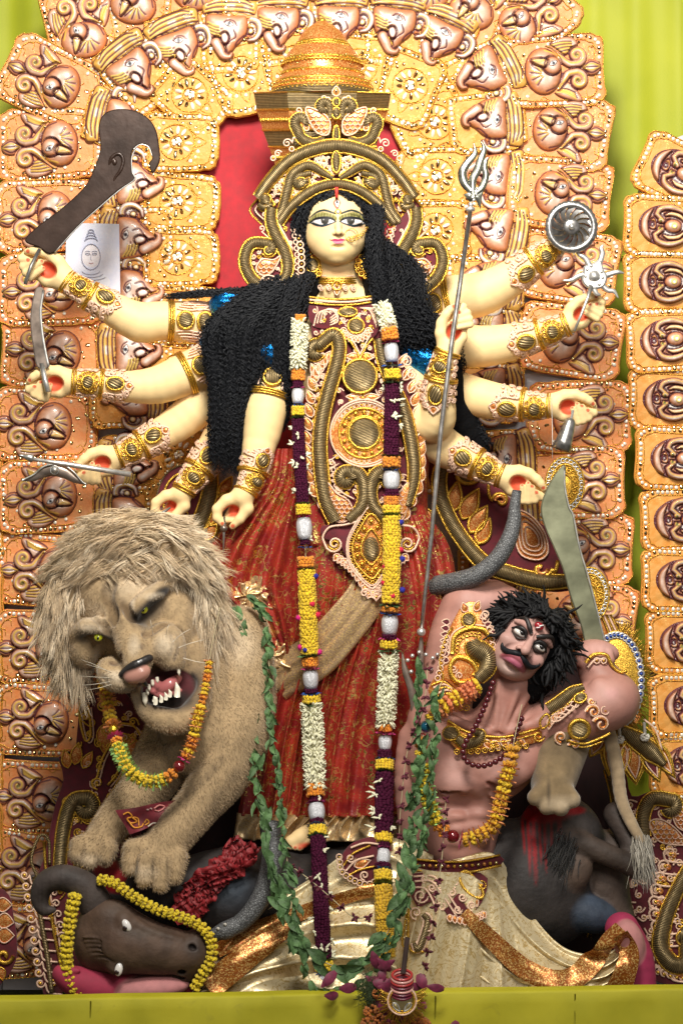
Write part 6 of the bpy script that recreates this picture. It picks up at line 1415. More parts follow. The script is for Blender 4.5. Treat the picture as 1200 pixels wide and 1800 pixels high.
def demon_head(g):
 F = Frame(917, 1140, 175, math.radians(36))
 s = Sculpt((.49, .28, .24))
 s.ell((0, -18, -30), (52, 56, 52), k=8); s.ell((0, 14, -8), (44, 42, 36), k=12); s.ell((2, 40, 2), (22, 18, 20), k=10); s.ell((0, 30, -22), (44, 28, 30), k=12)
 for sx in (-1, 1): s.ell((sx*31, 2, 10), (14, 11, 12), k=10); s.chains([(sx*10, -33, 24), (sx*22, -38, 22), (sx*38, -33, 8)], [5, 6, 4], 3, k=6); s.ell((sx*22, -20, 30), (15, 8, 8), k=3, op='-', col=(.05, .035, .035), kc=7); s.ell((sx*21, -19, 13), (13, 10, 11), k=3, col=(.20, .12, .10), kc=5)
 s.chain([(1, -30, 22), (2, -12, 33), (3, -1, 41)], [7, 6.5, 9], k=7); s.ell((-7, 2, 32), (7, 5.5, 8), k=4); s.ell((12, 2, 32), (7, 5.5, 8), k=4)
 s.ell((-4, 6, 38), (4, 3, 5), k=2, op='-', col=(.06, .02, .015), kc=3); s.ell((9, 6, 38), (4, 3, 5), k=2, op='-', col=(.06, .02, .015), kc=3)
 s.chains([(-22, 31, 16), (-12, 20, 29), (0, 18, 33), (12, 20, 29), (23, 30, 16)], [3.5, 6, 5.5, 6, 3.5], 4, k=3, col=(.24, .018, .05), kc=3)
 s.chains([(-19, 32, 17), (-8, 28, 31), (0, 27, 33), (10, 28, 31), (20, 31, 17)], [2.8, 5.2, 5.6, 5.2, 2.8], 4, k=2, col=(.36, .08, .14), kc=3)
 s.ell((1, 40, 24), (14, 4, 6), k=4, op='-')
 for sx in (-1, 1): s.ell((sx*50, -2, -26), (9, 15, 10), (0, 0, sx*8), k=5)
 for sx in (-1, 1): s.chains([(sx*12, -4, 28), (sx*22, 8, 26), (sx*26, 20, 18)], [2, 3, 2], 3, k=4, op='-'); s.chains([(sx*4, -36, 26), (sx*5, -28, 30)], [2, 2.5], 3, k=3, op='-')
 for sx in (-1, 1): s.paint((sx*22, -20, 20), (21, 15, 24), (.09, .05, .045), .7, .85)
 s.paint((-6, 44, 20), (36, 16, 40), (.50, .42, .36), .9, .5); s.paint((26, 8, 16), (24, 16, 30), (.58, .28, .26), .9, .6)
 v, f, c = s.mesh(1.25); m = MB(); m.add(v, f, c); h = m.build('head', m_dskin, F, g)
 for sx in (-1, 1):
  e = MB(); e.ball((sx*21, -19.5, 19), (12, 6., 8), 18, 14, (.74, .70, .65)); ey = e.build('eye', M("wet_eye", None, .1, coat=1.), F, h)
  p = MB(); p.ball((sx*21+2.5, -21.8, 25.6), (5., 4.2, 2.), 10, 8, (.012, .01, .01)); p.build('pupil', m_gloss, F, ey)
  l = MB(); l.tube(catmull([(sx*8, -17, 26), (sx*15, -28, 27), (sx*26, -28, 24), (sx*37, -19, 12)], 6), [1.6, 3.6, 4, 1.6], 6, (.012, .01, .01)); l.tube(catmull([(sx*9, -16, 26), (sx*20, -10.5, 25), (sx*34, -15, 14)], 6), [1.4, 2.4, 1.4], 5, (.025, .015, .012)); l.build('lash', m_col, F, ey)
  b = MB(); b.tube(catmull([(sx*5, -31, 32), (sx*14, -38, 32), (sx*28, -46, 24), (sx*42, -36, 8)], 6), [3, 4.6, 4, 1.2], 7, (.015, .011, .010), flat=.6); b.build('eyebrow', m_col, F, h)
 mo = MB(); blk = (.011, .010, .010)
 mo.tube(catmull([(1, 10, 37), (-8, 13, 36), (-20, 19, 28), (-31, 18, 18), (-34, 10, 16), (-32, 6, 18)], 6), [3.5, 5.5, 5.5, 4, 2.6, 1.], 8, blk); mo.tube(catmull([(2, 10, 37), (12, 14, 36), (25, 18, 28), (34, 14, 20), (39, 6, 18), (37, 2, 20)], 6), [3.5, 5.5, 5.5, 4, 2.6, 1.], 8, blk); mo.build('moustache', m_hair, F, h)
 t = MB(); t.ball((-1, -49, 24), (9, 7, 5), 12, 8, (.30, .012, .02)); t.tube([(-4, -44, 29), (1, -48, 30), (-1, -50, 30), (4, -55, 28)], 1.3, 5, (.85, .8, .78)); t.build('forehead_mark', m_gloss, F, h)
 # hair: chunky waved locks
 rs = random.Random(31); b = Sculpt(); b.ell((4, -30, -40), (66, 58, 52), k=6); b.ell((54, 16, -50), (36, 66, 40), k=8); b.ell((-48, -6, -50), (20, 44, 30), k=8); b.ell((0, -8, 22), (47, 50, 44), k=3, op='-'); v, f, c = b.mesh(3.); q = MB(); q.add(v, f, (.01, .01, .01)); hb = q.build('hair', m_hair_base, F, h)
 k = MB()
 for i in range(620):
  a = math.radians(rs.uniform(150, 420)); R = rs.uniform(.84, 1.16); x = 4+62*R*math.cos(a); y = -24+52*R*math.sin(a); d = 22-44*abs(R-.84)-abs(math.cos(a))*24+rs.uniform(-10, 8)
  if y > 0: d -= 24
  sx = 1 if x > 0 else -1; L = rs.uniform(18, 44); p = np.array((x, y, d)); w = rs.uniform(0, 6.3); kr = rs.uniform(.45, .85); pts = [p]
  for j in range(1, 5):
   w += rs.uniform(-1.5, 1.5); p = p+np.array((sx*.45*L/4+5*math.sin(w), (.5 if y > -50 else -.05)*L/4+5*math.cos(w), 4*math.sin(w*1.3)-1)); pts.append(p)
  k.tube(catmull(pts, 4), np.array([3.6, 5.2, 4.6, 3.2, .8])*kr, 6, flat=.7)
 for i in range(9):
  p = np.array([(-58, -20, -20), (-60, 6, -20), (-50, -50, -10), (66, -40, -20), (72, -10, -24), (30, -78, -10), (-10, -80, -10), (70, 30, -30), (58, 56, -30)][i], float); dr = np.array([(-1, .5), (-.8, .9), (-1, 0), (1, -.4), (1, .3), (.3, -1), (-.5, -.8), (.8, .8), (.2, 1)][i]); pts = [p]
  for j in range(4): p = p+np.array((dr[0]*11+rs.uniform(-4, 4), dr[1]*11+rs.uniform(-4, 4), 2)); pts.append(p)
  k.tube(catmull(pts, 4), [4, 4, 3, 2, .7], 6)
 k.build('locks', M('black_locks', (.008, .008, .009), .6, spec=.22, noise=(120, .4)), F, hb)
DRAPE = []
def sheet(edge_a, edge_b, nu, nv, dfun, mat, A, g, name):
 """cloth between two edge curves (x,y,d); dfun(u,v) adds folds"""
 a = catmull(np.array(edge_a, float), 10); b = catmull(np.array(edge_b, float), 10)
 rs_ = lambda p: np.stack([np.interp(np.linspace(0, 1, nu), np.linspace(0, 1, len(p)), p[:, i]) for i in range(3)], 1)
 a, b = rs_(a), rs_(b); V = []
 for i in range(nu):
  for j in range(nv):
   u, v = i/(nu-1), j/(nv-1); p = a[i]*(1-v)+b[i]*v; o = dfun(u, v); o = (0, 0, o) if np.ndim(o) == 0 else o; V.append(p+np.array(o))
 DRAPE.append(np.array(V)); m = MB(); m.grid(np.array(V), nu, nv); return m.build(name, mat, A, g)
def demon_cloth(g, A):
 fold = lambda u, v: 22*math.sin(PI*v)*.9+24*(.5-abs(math.sin(4.6*PI*v+5*u+1.5*math.sin(5*u)))**.7)*math.sin(PI*v)**.5+4*math.sin(11*PI*v-7*u)*math.sin(PI*v)**.4
 # thigh and knee toward the viewer's right
 sheet([(795, 1505, 40), (870, 1500, 24), (930, 1600, 30), (990, 1660, 40), (1060, 1668, 44), (1095, 1640, 40)], [(740, 1520, 50), (770, 1660, 80), (850, 1735, 90), (940, 1752, 90), (1010, 1752, 80), (1080, 1735, 60)], 80, 50, fold, m_dhoti, A, g, 'dhoti_thigh')
 fold2 = lambda u, v: 14*math.sin(PI*u)+(30*(.5-abs(math.sin(6*PI*u+1.2*v+1.3*math.sin(5*u)))**.7)+4*math.sin(17*PI*u+4*v))*(.15+.85*v)*math.sin(PI*u)**.5
 sheet([(700, 1512, 52), (760, 1520, 70), (830, 1530, 72), (890, 1600, 60)], [(640, 1752, 84), (720, 1752, 100), (820, 1752, 104), (930, 1752, 96)], 90, 40, fold2, m_dhoti, A, g, 'dhoti_front')
 fold3 = lambda u, v: 26*math.sin(PI*v)+24*(.5-abs(math.sin(4.8*PI*v+3*u+1.2*math.sin(4*u)))**.7)*math.sin(PI*v)**.4+4*math.sin(10*PI*v-8*u+2*math.sin(4*u))*math.sin(PI*v)**.3
 sheet([(760, 1500, 30), (690, 1470, 20), (620, 1490, 16), (540, 1545, 20), (450, 1600, 40), (390, 1660, 60)], [(740, 1752, 70), (660, 1752, 80), (560, 1752, 90), (470, 1752, 90), (400, 1752, 90), (345, 1752, 90)], 90, 60, fold3, m_dhoti, A, g, 'dhoti_leg')
 sheet([(560, 1690, 110), (480, 1700, 120), (420, 1725, 120), (345, 1752, 100)], [(600, 1752, 100), (520, 1752, 110), (430, 1752, 110), (350, 1754, 100)], 50, 16, lambda u, v: 10*math.sin(PI*v)+7*math.sin(9*u+4*v), m_dhoti, A, g, 'dhoti_hem')
 # glittering borders
 al = np.concatenate(DRAPE)
 def band(pts, w, name='gold_border', lift=4):
  p = catmull(np.array(pts, float), 10); n = 8; V = []
  for i, q in enumerate(p):
   t = p[min(i+1, len(p)-1)]-p[max(i-1, 0)]; t = t[:2]/(np.linalg.norm(t[:2])+1e-9); nn = np.array((-t[1], t[0])); ww = np.interp(i/(len(p)-1), np.linspace(0, 1, len(w)), w)
   for j in range(n): s = j/(n-1)*2-1; x, y = q[0]+nn[0]*ww*s, q[1]+nn[1]*ww*s; r2 = (al[:, 0]-x)**2+(al[:, 1]-y)**2; V.append((x, y, (al[r2 < 90, 2].max() if (r2 < 90).any() else q[2])))
  V = np.array(V).reshape(len(p), n, 3)
  for _ in range(4): z = V[:, :, 2].copy(); z[1:-1] = np.maximum(z[1:-1], (z[:-2]+2*z[1:-1]+z[2:])/4); z[:, 1:-1] = np.maximum(z[:, 1:-1], (z[:, :-2]+z[:, 2:])/2); z[1:-1] = .5*z[1:-1]+.25*(z[:-2]+z[2:]); V[:, :, 2] = z
  V[:, :, 2] += 3; V = V.reshape(-1, 3)
  m = MB(); m.grid(np.array(V), len(p), n); m.build(name, m_border, A, g)
 band([(810, 1588, 122), (862, 1640, 126), (920, 1690, 126), (985, 1708, 120), (1030, 1680, 104), (1062, 1640, 84), (1082, 1618, 70)], [10, 15, 17, 18, 18, 17, 12]); band([(1080, 1628, 84), (1096, 1660, 84), (1086, 1700, 84), (1066, 1746, 84)], [14, 16, 20, 24])
 band([(660, 1552, 92), (590, 1574, 96), (500, 1606, 106), (440, 1628, 108), (385, 1654, 104)], [12, 12, 13, 14, 14]); band([(520, 1612, 116), (470, 1644, 122), (420, 1678, 126), (372, 1716, 124)], [8, 18, 22, 22])
 # lower legs and boots
 for nm, pts, rr, col in (('shin', [(500, 1660, 26), (440, 1668, 40), (380, 1684, 44)], [26, 30, 30], SKIN), ):
  s = Sculpt(col); s.chains(pts, rr, 3, k=6); s.mb(2.6).build(nm, m_dskin, A, g)
 s = Sculpt((.34, .028, .065)); s.chains([(330, 1738, 70), (280, 1730, 82), (210, 1722, 96), (160, 1710, 110), (128, 1694, 124), (124, 1684, 132), (152, 1682, 136)], [24, 32, 36, 30, 19, 10, 4], 5, k=8)
 s.ell((272, 1716, 112), (68, 22, 34), (0, 0, -6), k=4, col=(.55, .25, .24), kc=6); s.mb(2.2).build('boot', M("boot_felt", None, .75, noise=(30, .12)), A, g)
 s = Sculpt((.32, .022, .075)); s.chains([(1090, 1630, 20), (1112, 1680, 24), (1116, 1748, 30)], [30, 32, 34], 4, k=8); s.ell((1100, 1652, 46), (26, 42, 22), (0, 0, -10), k=4, col=(.50, .24, .22), kc=6); s.ell((1092, 1740, 30), (36, 20, 30), k=8); s.mb(2.4).build('boot', M("boot_felt", None, .75), A, g)
def demon_gold(g, A):
 S1 = lambda x, y: 58
 b = Orn(lambda x, y: 44-((x-800)/90)**2*20)                       # belt and apron
 b.field([(726, 1502), (800, 1504), (872, 1494), (874, 1514), (800, 1524), (726, 1520)], 30, 34, sm=2); b.wire([(724, 1520, 34), (800, 1524, 34), (876, 1512, 34)], 2.6, GLD); b.wire([(724, 1501, 34), (800, 1504, 34), (874, 1494, 34)], 2, GLD)
 for i in range(14): x = 732+10.4*i; b.stud(x, 1512-(x-800)*.07*(x > 800), 3.6, (GLD, MIR, GLT)[i % 3], 34)
 bl = b.part('belt', A, g)
 k = Orn(lambda x, y: 78+(y-1520)*.25-((x-790)/80)**2*10)
 k.field([(722, 1526), (840, 1524), (848, 1560), (820, 1596), (790, 1600), (760, 1570), (730, 1580)], -4, 1, sm=3)
 for q in ([(724, 1530), (760, 1530), (784, 1560), (806, 1592)], [(726, 1538), (756, 1538), (778, 1566), (798, 1596)], [(724, 1548), (744, 1550), (758, 1572), (762, 1590)]): k.wire(q, 2, PRL)
 k.wire([(804, 1526), (816, 1520), (832, 1536), (844, 1556), (838, 1566), (818, 1556), (806, 1540)], 3, GLD, closed=True); k.leaf(812, 1526, 32, 55, .6); k.coil(842, 1544, 7, GLD)
 for x, y, r, a in ((728, 1590, 12, 90), (748, 1612, 10, 0), (756, 1548, 8, 0), (772, 1580, 9, 180), (800, 1584, 8, 0), (744, 1534, 7, 90), (782, 1530, 8, 0), (796, 1540, 8, 90), (790, 1556, 9, 180), (808, 1564, 8, 0), (736, 1562, 14, 0), (824, 1578, 9, 90), (770, 1546, 7, 0)): k.curl(x, y, r, a, 1.4, w=1.8)
 for i in range(9): k.leaf(786+8*i-(i > 5)*(i-5)*3, 1598-abs(i-3)*2, 13, 90-4*i, .8)
 k.leaf(826, 1566, 16, 60, .8); k.part('apron_filigree', A, bl)
 k = Orn(lambda x, y: 96); k.cord([(740, 1592), (748, 1604), (738, 1640), (730, 1652), (724, 1640)], [4, 6, 6, 5, 3], d=4, edge=2, em=PRL); k.wire([(716, 1560), (716, 1648), (742, 1656)], 2.4, GLD); k.wire([(712, 1590), (704, 1640), (712, 1650)], 2, GLD)
 for y in range(1560, 1650, 10): k.stud(711, y, 2.6, MIR)
 k.part('apron_strap', A, bl)
 k = Orn(lambda x, y: 60)                                              # flower-shaped hip piece
 k.field([(598, 1506), (612, 1480), (640, 1466), (660, 1470), (662, 1530), (640, 1548), (612, 1532)], -4, 0, sm=4)
 for i, q in enumerate(([(604, 1512), (620, 1492), (650, 1478)], [(608, 1522), (626, 1504), (656, 1496)], [(612, 1530), (632, 1520), (658, 1514)], [(616, 1482), (640, 1474), (664, 1476)])): k.wire(q, 2, PRL if i % 2 else GLD)
 k.edge_coils([(596, 1498), (600, 1522), (620, 1538), (644, 1546), (660, 1540)], 9, 5); k.curl(616, 1500, 9, 0, 1.4, w=1.8); k.curl(640, 1530, 9, 90, 1.4, w=1.8); k.leaf(622, 1514, 30, -20, .5); k.part('hip_ornament', A, bl)
 # breast piece
 k = Orn(lambda x, y: 62-((x-860)/110)**2*26)
 k.field([(784, 1262), (820, 1282), (880, 1290), (940, 1276), (946, 1296), (920, 1304), (880, 1304), (850, 1310), (816, 1316), (790, 1302)], -6, 1, m=GLT, sm=3)
 k.wire([(784, 1262), (820, 1282), (880, 1290), (944, 1276)], 2.6, GLD); k.wire([(786, 1270), (820, 1290), (880, 1298), (944, 1284)], 1.6, GLD)
 k.cord([(800, 1292), (816, 1302), (836, 1296), (842, 1284), (830, 1282)], [6, 9, 8, 6, 5], d=5, edge=1.8); k.medal(790, 1284, 14, 12, 4)
 for i in range(5): k.leaf(848+14*i, 1294+2*(i % 2), 20, 60-6*i, .55);
 for x, y, r in ((942, 1290, 11), (862, 1302, 7), (905, 1302, 6)): k.curl(x, y, r, 0, 1.5, GLD, 2)
 k.edge_coils([(800, 1316), (840, 1314), (880, 1308), (930, 1306)], 12, 4.5, GLD); k.part('breast_piece', A, g)
 # shoulder piece at the viewer's left
 k = Orn(S1)
 k.field([(788, 1100), (812, 1060), (838, 1060), (850, 1100), (866, 1140), (862, 1180), (836, 1200), (800, 1205), (776, 1192), (768, 1230), (750, 1210), (770, 1170), (774, 1130)], -6, 0, m=GLT, sm=3)
 sp = k.part('shoulder_piece', A, g)
 k = Orn(S1); k.cord([(836, 1190), (852, 1170), (850, 1150), (832, 1136), (826, 1122)], [10, 14, 17, 17, 10], d=5, edge=2); k.part('swan_cord', A, sp)
 k = Orn(S1); k.medal(820, 1087, 12, 12, 3); k.wire([(792, 1146), (796, 1116), (820, 1102), (846, 1104), (858, 1120)], 5, GLD); k.wire([(786, 1146), (792, 1112), (820, 1096), (850, 1098)], 1.8, PRL)
 k.wire([(836, 1184), (826, 1160), (800, 1152), (788, 1172), (800, 1194), (824, 1194)], 5, GLD, closed=True); k.curl(794, 1172, 8, 0, 1.4); k.curl(804, 1184, 8, 90, 1.4)
 for i in range(7): k.leaf(788-1.5*i+(i*i)*.2, 1092+11*i, 15, 190, .7, fill=MAR);
 for i in range(5): k.leaf(840+4*i, 1084+7*i, 13, -30, .7, fill=MAR)
 k.leaf(816, 1074, 18, -110, .7); k.leaf(832, 1072, 20, -70, .6); k.curl(850, 1078, 9, 90, 1.4, w=1.8)
 for i in range(6): k.wire([(756+3*i, 1200+5*i), (776+3*i, 1194+5*i), (800+3*i, 1212+3*i)], 2, (GLD, PRL)[i % 2])
 k.edge_coils([(762, 1218), (790, 1236), (820, 1240)], 10, 5, GLD); k.edge_coils([(800, 1140), (804, 1122), (822, 1112), (842, 1114)], 7, 3.4, GLD); k.edge_coils([(782, 1118), (776, 1140), (772, 1168), (766, 1190)], 9, 4.6, PRL); k.edge_coils([(856, 1104), (862, 1130), (862, 1160)], 9, 4.2, PRL); k.edge_coils([(842, 1184), (830, 1160), (802, 1148)], 7, 3, GLD); k.wire([(792, 1100), (778, 1124), (770, 1160), (776, 1190), (764, 1214)], 2.2, GLD); k.part('filigree', A, sp)
 # armlet on the bent arm
 k = Orn(lambda x, y: 66-((x-1000)/70)**2*10-((y-1255)/50)**2*10)
 k.medal(1011, 1276, 17, 16, 4, 5, 4); k.medal(1013, 1222, 11, 8, 4, 4, 2, rot=-20)
 k.cord([(958, 1242), (980, 1228), (1000, 1212), (1020, 1204)], [9, 10, 8, 4], d=3, edge=2)
 for i in range(6): k.leaf(962+9*i, 1256-7*i, 22, 100+12*i, .45); k.wire([(958+9*i, 1262-7*i), (975+8*i, 1262-6*i), (990+6*i, 1250-7*i)], 1.7, PRL)
 for x, y, r, a, t in ((1036, 1246, 15, 180, 1.3), (1050, 1268, 17, 200, 1.2), (980, 1290, 13, 90, 1.2), (1004, 1304, 12, 180, 1.), (1032, 1228, 8, 0, 1.3)): k.curl(x, y, r, a, t, PRL, 2.1); k.curl(x, y, r-3, a, t*.9, GLT, 2.4)
 k.leaf(1050, 1248, 18, -30, .8); k.wire([(990, 1296), (1020, 1302), (1050, 1292), (1066, 1284)], 3, GLD); k.wire([(992, 1302), (1022, 1308), (1054, 1298)], 2, GLD)
 k.wire([(960, 1264), (948, 1276), (944, 1262), (956, 1250)], 2.4, GLD, closed=True); k.part('armlet', A, g)
 k = Orn(lambda x, y: 20); k.wire([(1026, 1164), (1040, 1150), (1062, 1150), (1072, 1168), (1086, 1180), (1098, 1178)], 3.4, GLD); k.wire([(1030, 1172), (1044, 1158), (1060, 1158)], 2, PRL); k.coil(1046, 1160, 5); k.coil(1058, 1160, 5); k.part('wrist_braid', A, g)
 # bead necklace
 pts = catmull([(862, 1196, 66), (850, 1230, 70), (832, 1268, 84), (812, 1300, 90), (812, 1326, 88), (836, 1338, 86), (866, 1330, 88), (890, 1306, 90), (905, 1272, 80), (914, 1250, 66)], 12); L = np.concatenate([[0], np.cumsum(np.linalg.norm(np.diff(pts, axis=0), axis=1))]); t = 0;
 nk = MB(); nk.tube(pts, .8, 4); no = nk.build('bead_necklace', M("dark_thread", (.05, .01, .01), .8), A, g); m = M("dark_red_bead", (.085, .010, .016), .22, coat=.5)
 b = MB(); b.ball((0, 0, 0), 5.4, 10, 8); me = b.mesh('bead', m, lambda v: v*A.k)
 while t < L[-1]:
  q = A(np.array([[np.interp(t, L, pts[:, i]) for i in range(3)]]))[0]-np.array(wloc(no)); link('bead', me, no, q); t += 10.2
# ------------------------------------------------------------------ weapons
def blade_mesh(out, d, th, A, bev=2.):
 m = MB(); o = catmull(np.array(out, float), 6, True); m.slab(o, d-th/2, d+th/2, bev); return m
def thick(m, bottom=True): return m
def weapons():
 A = Abs(20)
 t = thing('cleaver', P(180, 440, 20), 'dark brown hooked cleaver with a moulded eye on its blade, raised beside the pale print', 'weapon')
 o = [(46, 424), (70, 398), (110, 368), (150, 330), (168, 296), (178, 262), (175, 225), (184, 203), (206, 194), (236, 196), (262, 210), (276, 232), (281, 262), (282, 284), (270, 306), (263, 290), (269, 278), (262, 260), (248, 256), (236, 264), (232, 282), (234, 304), (238, 318), (210, 336), (180, 362), (140, 398), (96, 446), (70, 436)]
 blade_mesh(o, 10, 9, A).build('blade', M("dark_iron", (.036, .019, .013), .3, .3, noise=(12, .35), bump=(50, .12)), A, t, smooth=False)
 e = MB(); e.tube(p3(catmull([(240, 262), (233, 280), (234, 304), (238, 317), (212, 336), (180, 363), (140, 399), (98, 445)], 6), 14), 1.3, 4, flat=.6); e.tube(p3(catmull([(236, 264), (248, 256), (262, 260), (269, 277)], 6), 14), 1.2, 4); e.build('ground_edge', m_silver, A, t)
 e = Sculpt((.05, .03, .022)); e.chains([(193, 292, 13), (198, 279, 14), (210, 272, 14), (218, 282, 14), (214, 300, 14), (204, 314, 13), (200, 324, 12)], [2, 3, 3, 3, 3, 2.6, 1.4], 4, k=2); e.ell((203, 287, 13), (5, 7, 4), k=2); e.mb(1.4).build('moulded_eye', M("dark_iron"), A, t)
 s = MB(); s.tube([(72, 440, 16), (58, 470, 24), (48, 502, 28)], 3.4, 8); s.build('handle', m_steel, A, t)
 t = thing('curved_sword', P(75, 640, 25), 'small curved sword with a bright polished edge, upright below the dark cleaver', 'weapon')
 blade_mesh([(66, 508), (58, 540), (56, 570), (60, 606), (68, 646), (88, 646), (80, 612), (76, 580), (74, 545), (80, 512)], 16, 5, A).build('blade', M("brown_steel", (.30, .24, .20), .34, .7, noise=(22, .4)), A, t, smooth=False)
 e = MB(); e.tube(p3(catmull([(79, 512), (74, 545), (76, 580), (81, 612), (88, 646)], 5), 18), 2.6, 5, flat=.5); e.build('ground_edge', m_silver, A, t)
 h = MB(); h.tube([(76, 640, 16), (82, 668, 22), (88, 690, 26)], 5, 8); h.build('handle', m_silver, A, t)
 t = thing('arrow', P(130, 830, 10), 'steel arrow with cone tip held level above the small bow', 'arrow')
 m = MB(); m.tube([(52, 806, 8), (130, 818, 12), (232, 834, 16)], [3, 4.6, 5], 8); m.build('shaft', m_silver, A, t)
 m = MB(); m.tube([(34, 800, 6), (46, 803, 7), (58, 806, 8), (61, 807, 8)], [.6, 4, 8, 3], 9); m.build('tip', m_steel, A, t)
 t = thing('bow', P(95, 850, -20), 'small glossy steel bow with a round boss, hanging under the arrow over a bird tile', 'bow')
 m = MB(); m.tube(p3(catmull([(36, 845), (56, 840), (74, 830), (92, 826), (112, 831), (130, 842), (152, 852)], 6), -19), [1, 6, 10, 11, 10, 7, 1], 10, flat=.4); m.build('limb', M("brown_steel"), A, t)
 m = MB(); m.tube(p3(catmull([(38, 844), (58, 834), (74, 821), (92, 816), (112, 818), (128, 829), (142, 845), (151, 852)], 5), -14), 1.8, 5); m.build('rim', m_silver, A, t)
 m = MB(); m.ball((95, 826, -13), (6.5, 6.5, 5)); m.tube(spiral(95, 826, 7.5, 7.5, 0, 1, 16, -14)[:-1], 1.2, 4, closed=True); m.build('boss', m_silver, A, t)
 t = thing('discus', P(1001, 447, 40), 'round steel discus with curved slots and a scalloped rim in the topmost right hand', 'discus')
 m = MB(); n = 22; R = 45; cx, cy = 1001, 402
 for k in range(14):       # slotted blades between hub and rim
  a0 = 2*PI*k/14; P_ = lambda r, a: (cx+r*math.cos(a), cy+r*math.sin(a)); w = 2*PI/14*.86
  rr = np.linspace(14, 36, 8); lead = [P_(r, a0+(r-14)/22*.55) for r in rr]; trail = [P_(r, a0+w+(r-14)/22*.55) for r in rr]
  v = [(x, y, 26) for x, y in lead]+[(x, y, 31) for x, y in trail]; m.add(v, [[i, i+1, 9+i, 8+i] for i in range(7)]); m.add([(x, y, d-2.5) for x, y, d in v], [[i, 8+i, 9+i, i+1] for i in range(7)])
 a = np.linspace(0, 2*PI, 97)[:-1]; ro = R+1.4*np.abs(np.sin(a*16));
 ring = np.concatenate([np.stack([cx+r*np.cos(a), cy+r*np.sin(a), np.full(96, d)], 1) for r, d in ((34, 25), (34, 31), (40, 32), (ro, 29), (ro, 25))]); m.grid(ring, 5, 96, cv=True)
 ring = np.concatenate([np.stack([cx+r*np.cos(a), cy+r*np.sin(a), np.full(96, d)], 1) for r, d in ((1, 33), (10, 32), (16, 29), (16, 25))]); m.grid(ring, 4, 96, cv=True)
 m.build('disc', M("brushed_steel", (.40, .39, .38), .3, .9, noise=(60, .3)), A, t); m = MB(); m.ball((cx, cy, 35), 6, 12, 8); m.build('hub', m_silver, A, t)
 m = MB(); m.tube([(990, 440, 18), (984, 452, 16)], 3, 6); m.build('stem', m_silver, A, t)
 t = thing('star_mace', P(1025, 580, 20), 'small silver six-armed star mace with a heart-shaped boss under the discus', 'weapon')
 c0 = np.array((1040, 487)); m = MB(); m.slab(catmull(np.array([(1024, 470), (1038, 466), (1052, 458), (1058, 476), (1064, 490), (1058, 506), (1044, 510), (1030, 508), (1020, 496), (1022, 482)], float), 4, True), 16, 24, 3); m.build('plate', m_silver, A, t, smooth=False)
 m = MB(); m.fan(catmull(np.array([(1034, 480), (1046, 478), (1052, 490), (1044, 497), (1032, 494)], float), 4, True), 24, 6, rings=2)
 for q in ((1029, 476), (1036, 470), (1054, 480), (1056, 490), (1050, 502), (1034, 503), (1026, 488)): m.ball((q[0], q[1], 25), 2.8, 7, 5)
 m.build('boss', m_silver, A, t)
 for p in ([(1034, 470), (1026, 456), (1016, 450), (1010, 446)], [(1052, 462), (1056, 448), (1054, 438), (1058, 432)], [(1062, 486), (1074, 482), (1084, 480), (1094, 482)], [(1056, 504), (1066, 512), (1076, 514), (1084, 526)], [(1024, 484), (1012, 488), (1002, 494), (986, 495)], [(1040, 508), (1046, 518), (1054, 520)]):
  m = MB(); m.tube(p3(catmull(p, 5), 20), [5.5, 5, 4, 1], 7, flat=.6); m.build('ray', m_silver, A, t)
 m = MB(); m.tube([(1036, 505, 22), (1030, 525, 26), (1018, 555, 30), (1006, 584, 30)], [4.5, 3, 2.6, 2.2], 8); m.build('stem', m_silver, A, t)
 t = thing('hand_bell', P(985, 795, 20), 'small steel cone bell hanging upside from the third right hand', 'bell')
 m = MB(); ax = np.array((-17, 53, 2.)); ax /= np.linalg.norm(ax); o = np.array((1001, 736, 26.)); prof = [(0, 0), (6, 1), (9.5, 6), (12, 22), (14.5, 42), (18, 58), (16.5, 58), (12, 40), (8, 12), (0, 8)]
 m.lathe(prof, (0, 0, 0), 24); yv = ax; xv = np.cross(yv, (0, 0, 1.)); xv /= np.linalg.norm(xv); zv = np.cross(xv, yv); m.xf(lambda v: o+v[:, :1]*xv+v[:, 1:2]*yv+v[:, 2:]*zv); m.build('bell_body', M("brushed_steel"), A, t)
 m = MB(); m.tube([(1001, 738, 26), (1004, 722, 26)], 2.4, 6); m.build('stem', m_silver, A, t)
 th = MB(); th.tube([(967, 700, 22), (968, 760, 26), (968, 806, 26)], .6, 4); th.solo('thread', M("white_thread", (.85, .82, .78), .6), A, 'thin white thread hanging down beside the steel bell', 'thread')
 # trident
 B = Abs(110); t = thing('trident', P(745, 1160, 100), 'long steel trident with flame-shaped prongs above the fist, shaft crossing the sari', 'trident')
 T = lambda px, py, D: (600+(px-600)*sc(D)/sc(110), 900+(py-900)*sc(D)/sc(110), D-110)
 sh = [T(826, 372, 112), T(808, 500, 112), T(792, 610, 116), T(774, 760, 112), T(758, 940, 104), T(746, 1050, 100), T(740, 1110, 100)]
 m = MB(); m.tube(sh, [4.2, 4.2, 4.4, 4.4, 4, 3.6, 3.6], 8); m.build('shaft', M("shaft_steel", (.50, .48, .46), .3, .9, noise=(30, .35)), B, t)
 m = MB(); m.ball((826, 368, 0), (9, 6, 9), 12, 8); m.ball((827, 360, 0), (5, 5, 5), 8, 6); m.build('collar', m_silver, B, t); m = MB(); m.ball(T(740, 1111, 102), (8, 8, 8), 12, 8); m.build('shaft_ball', m_silver, B, t)
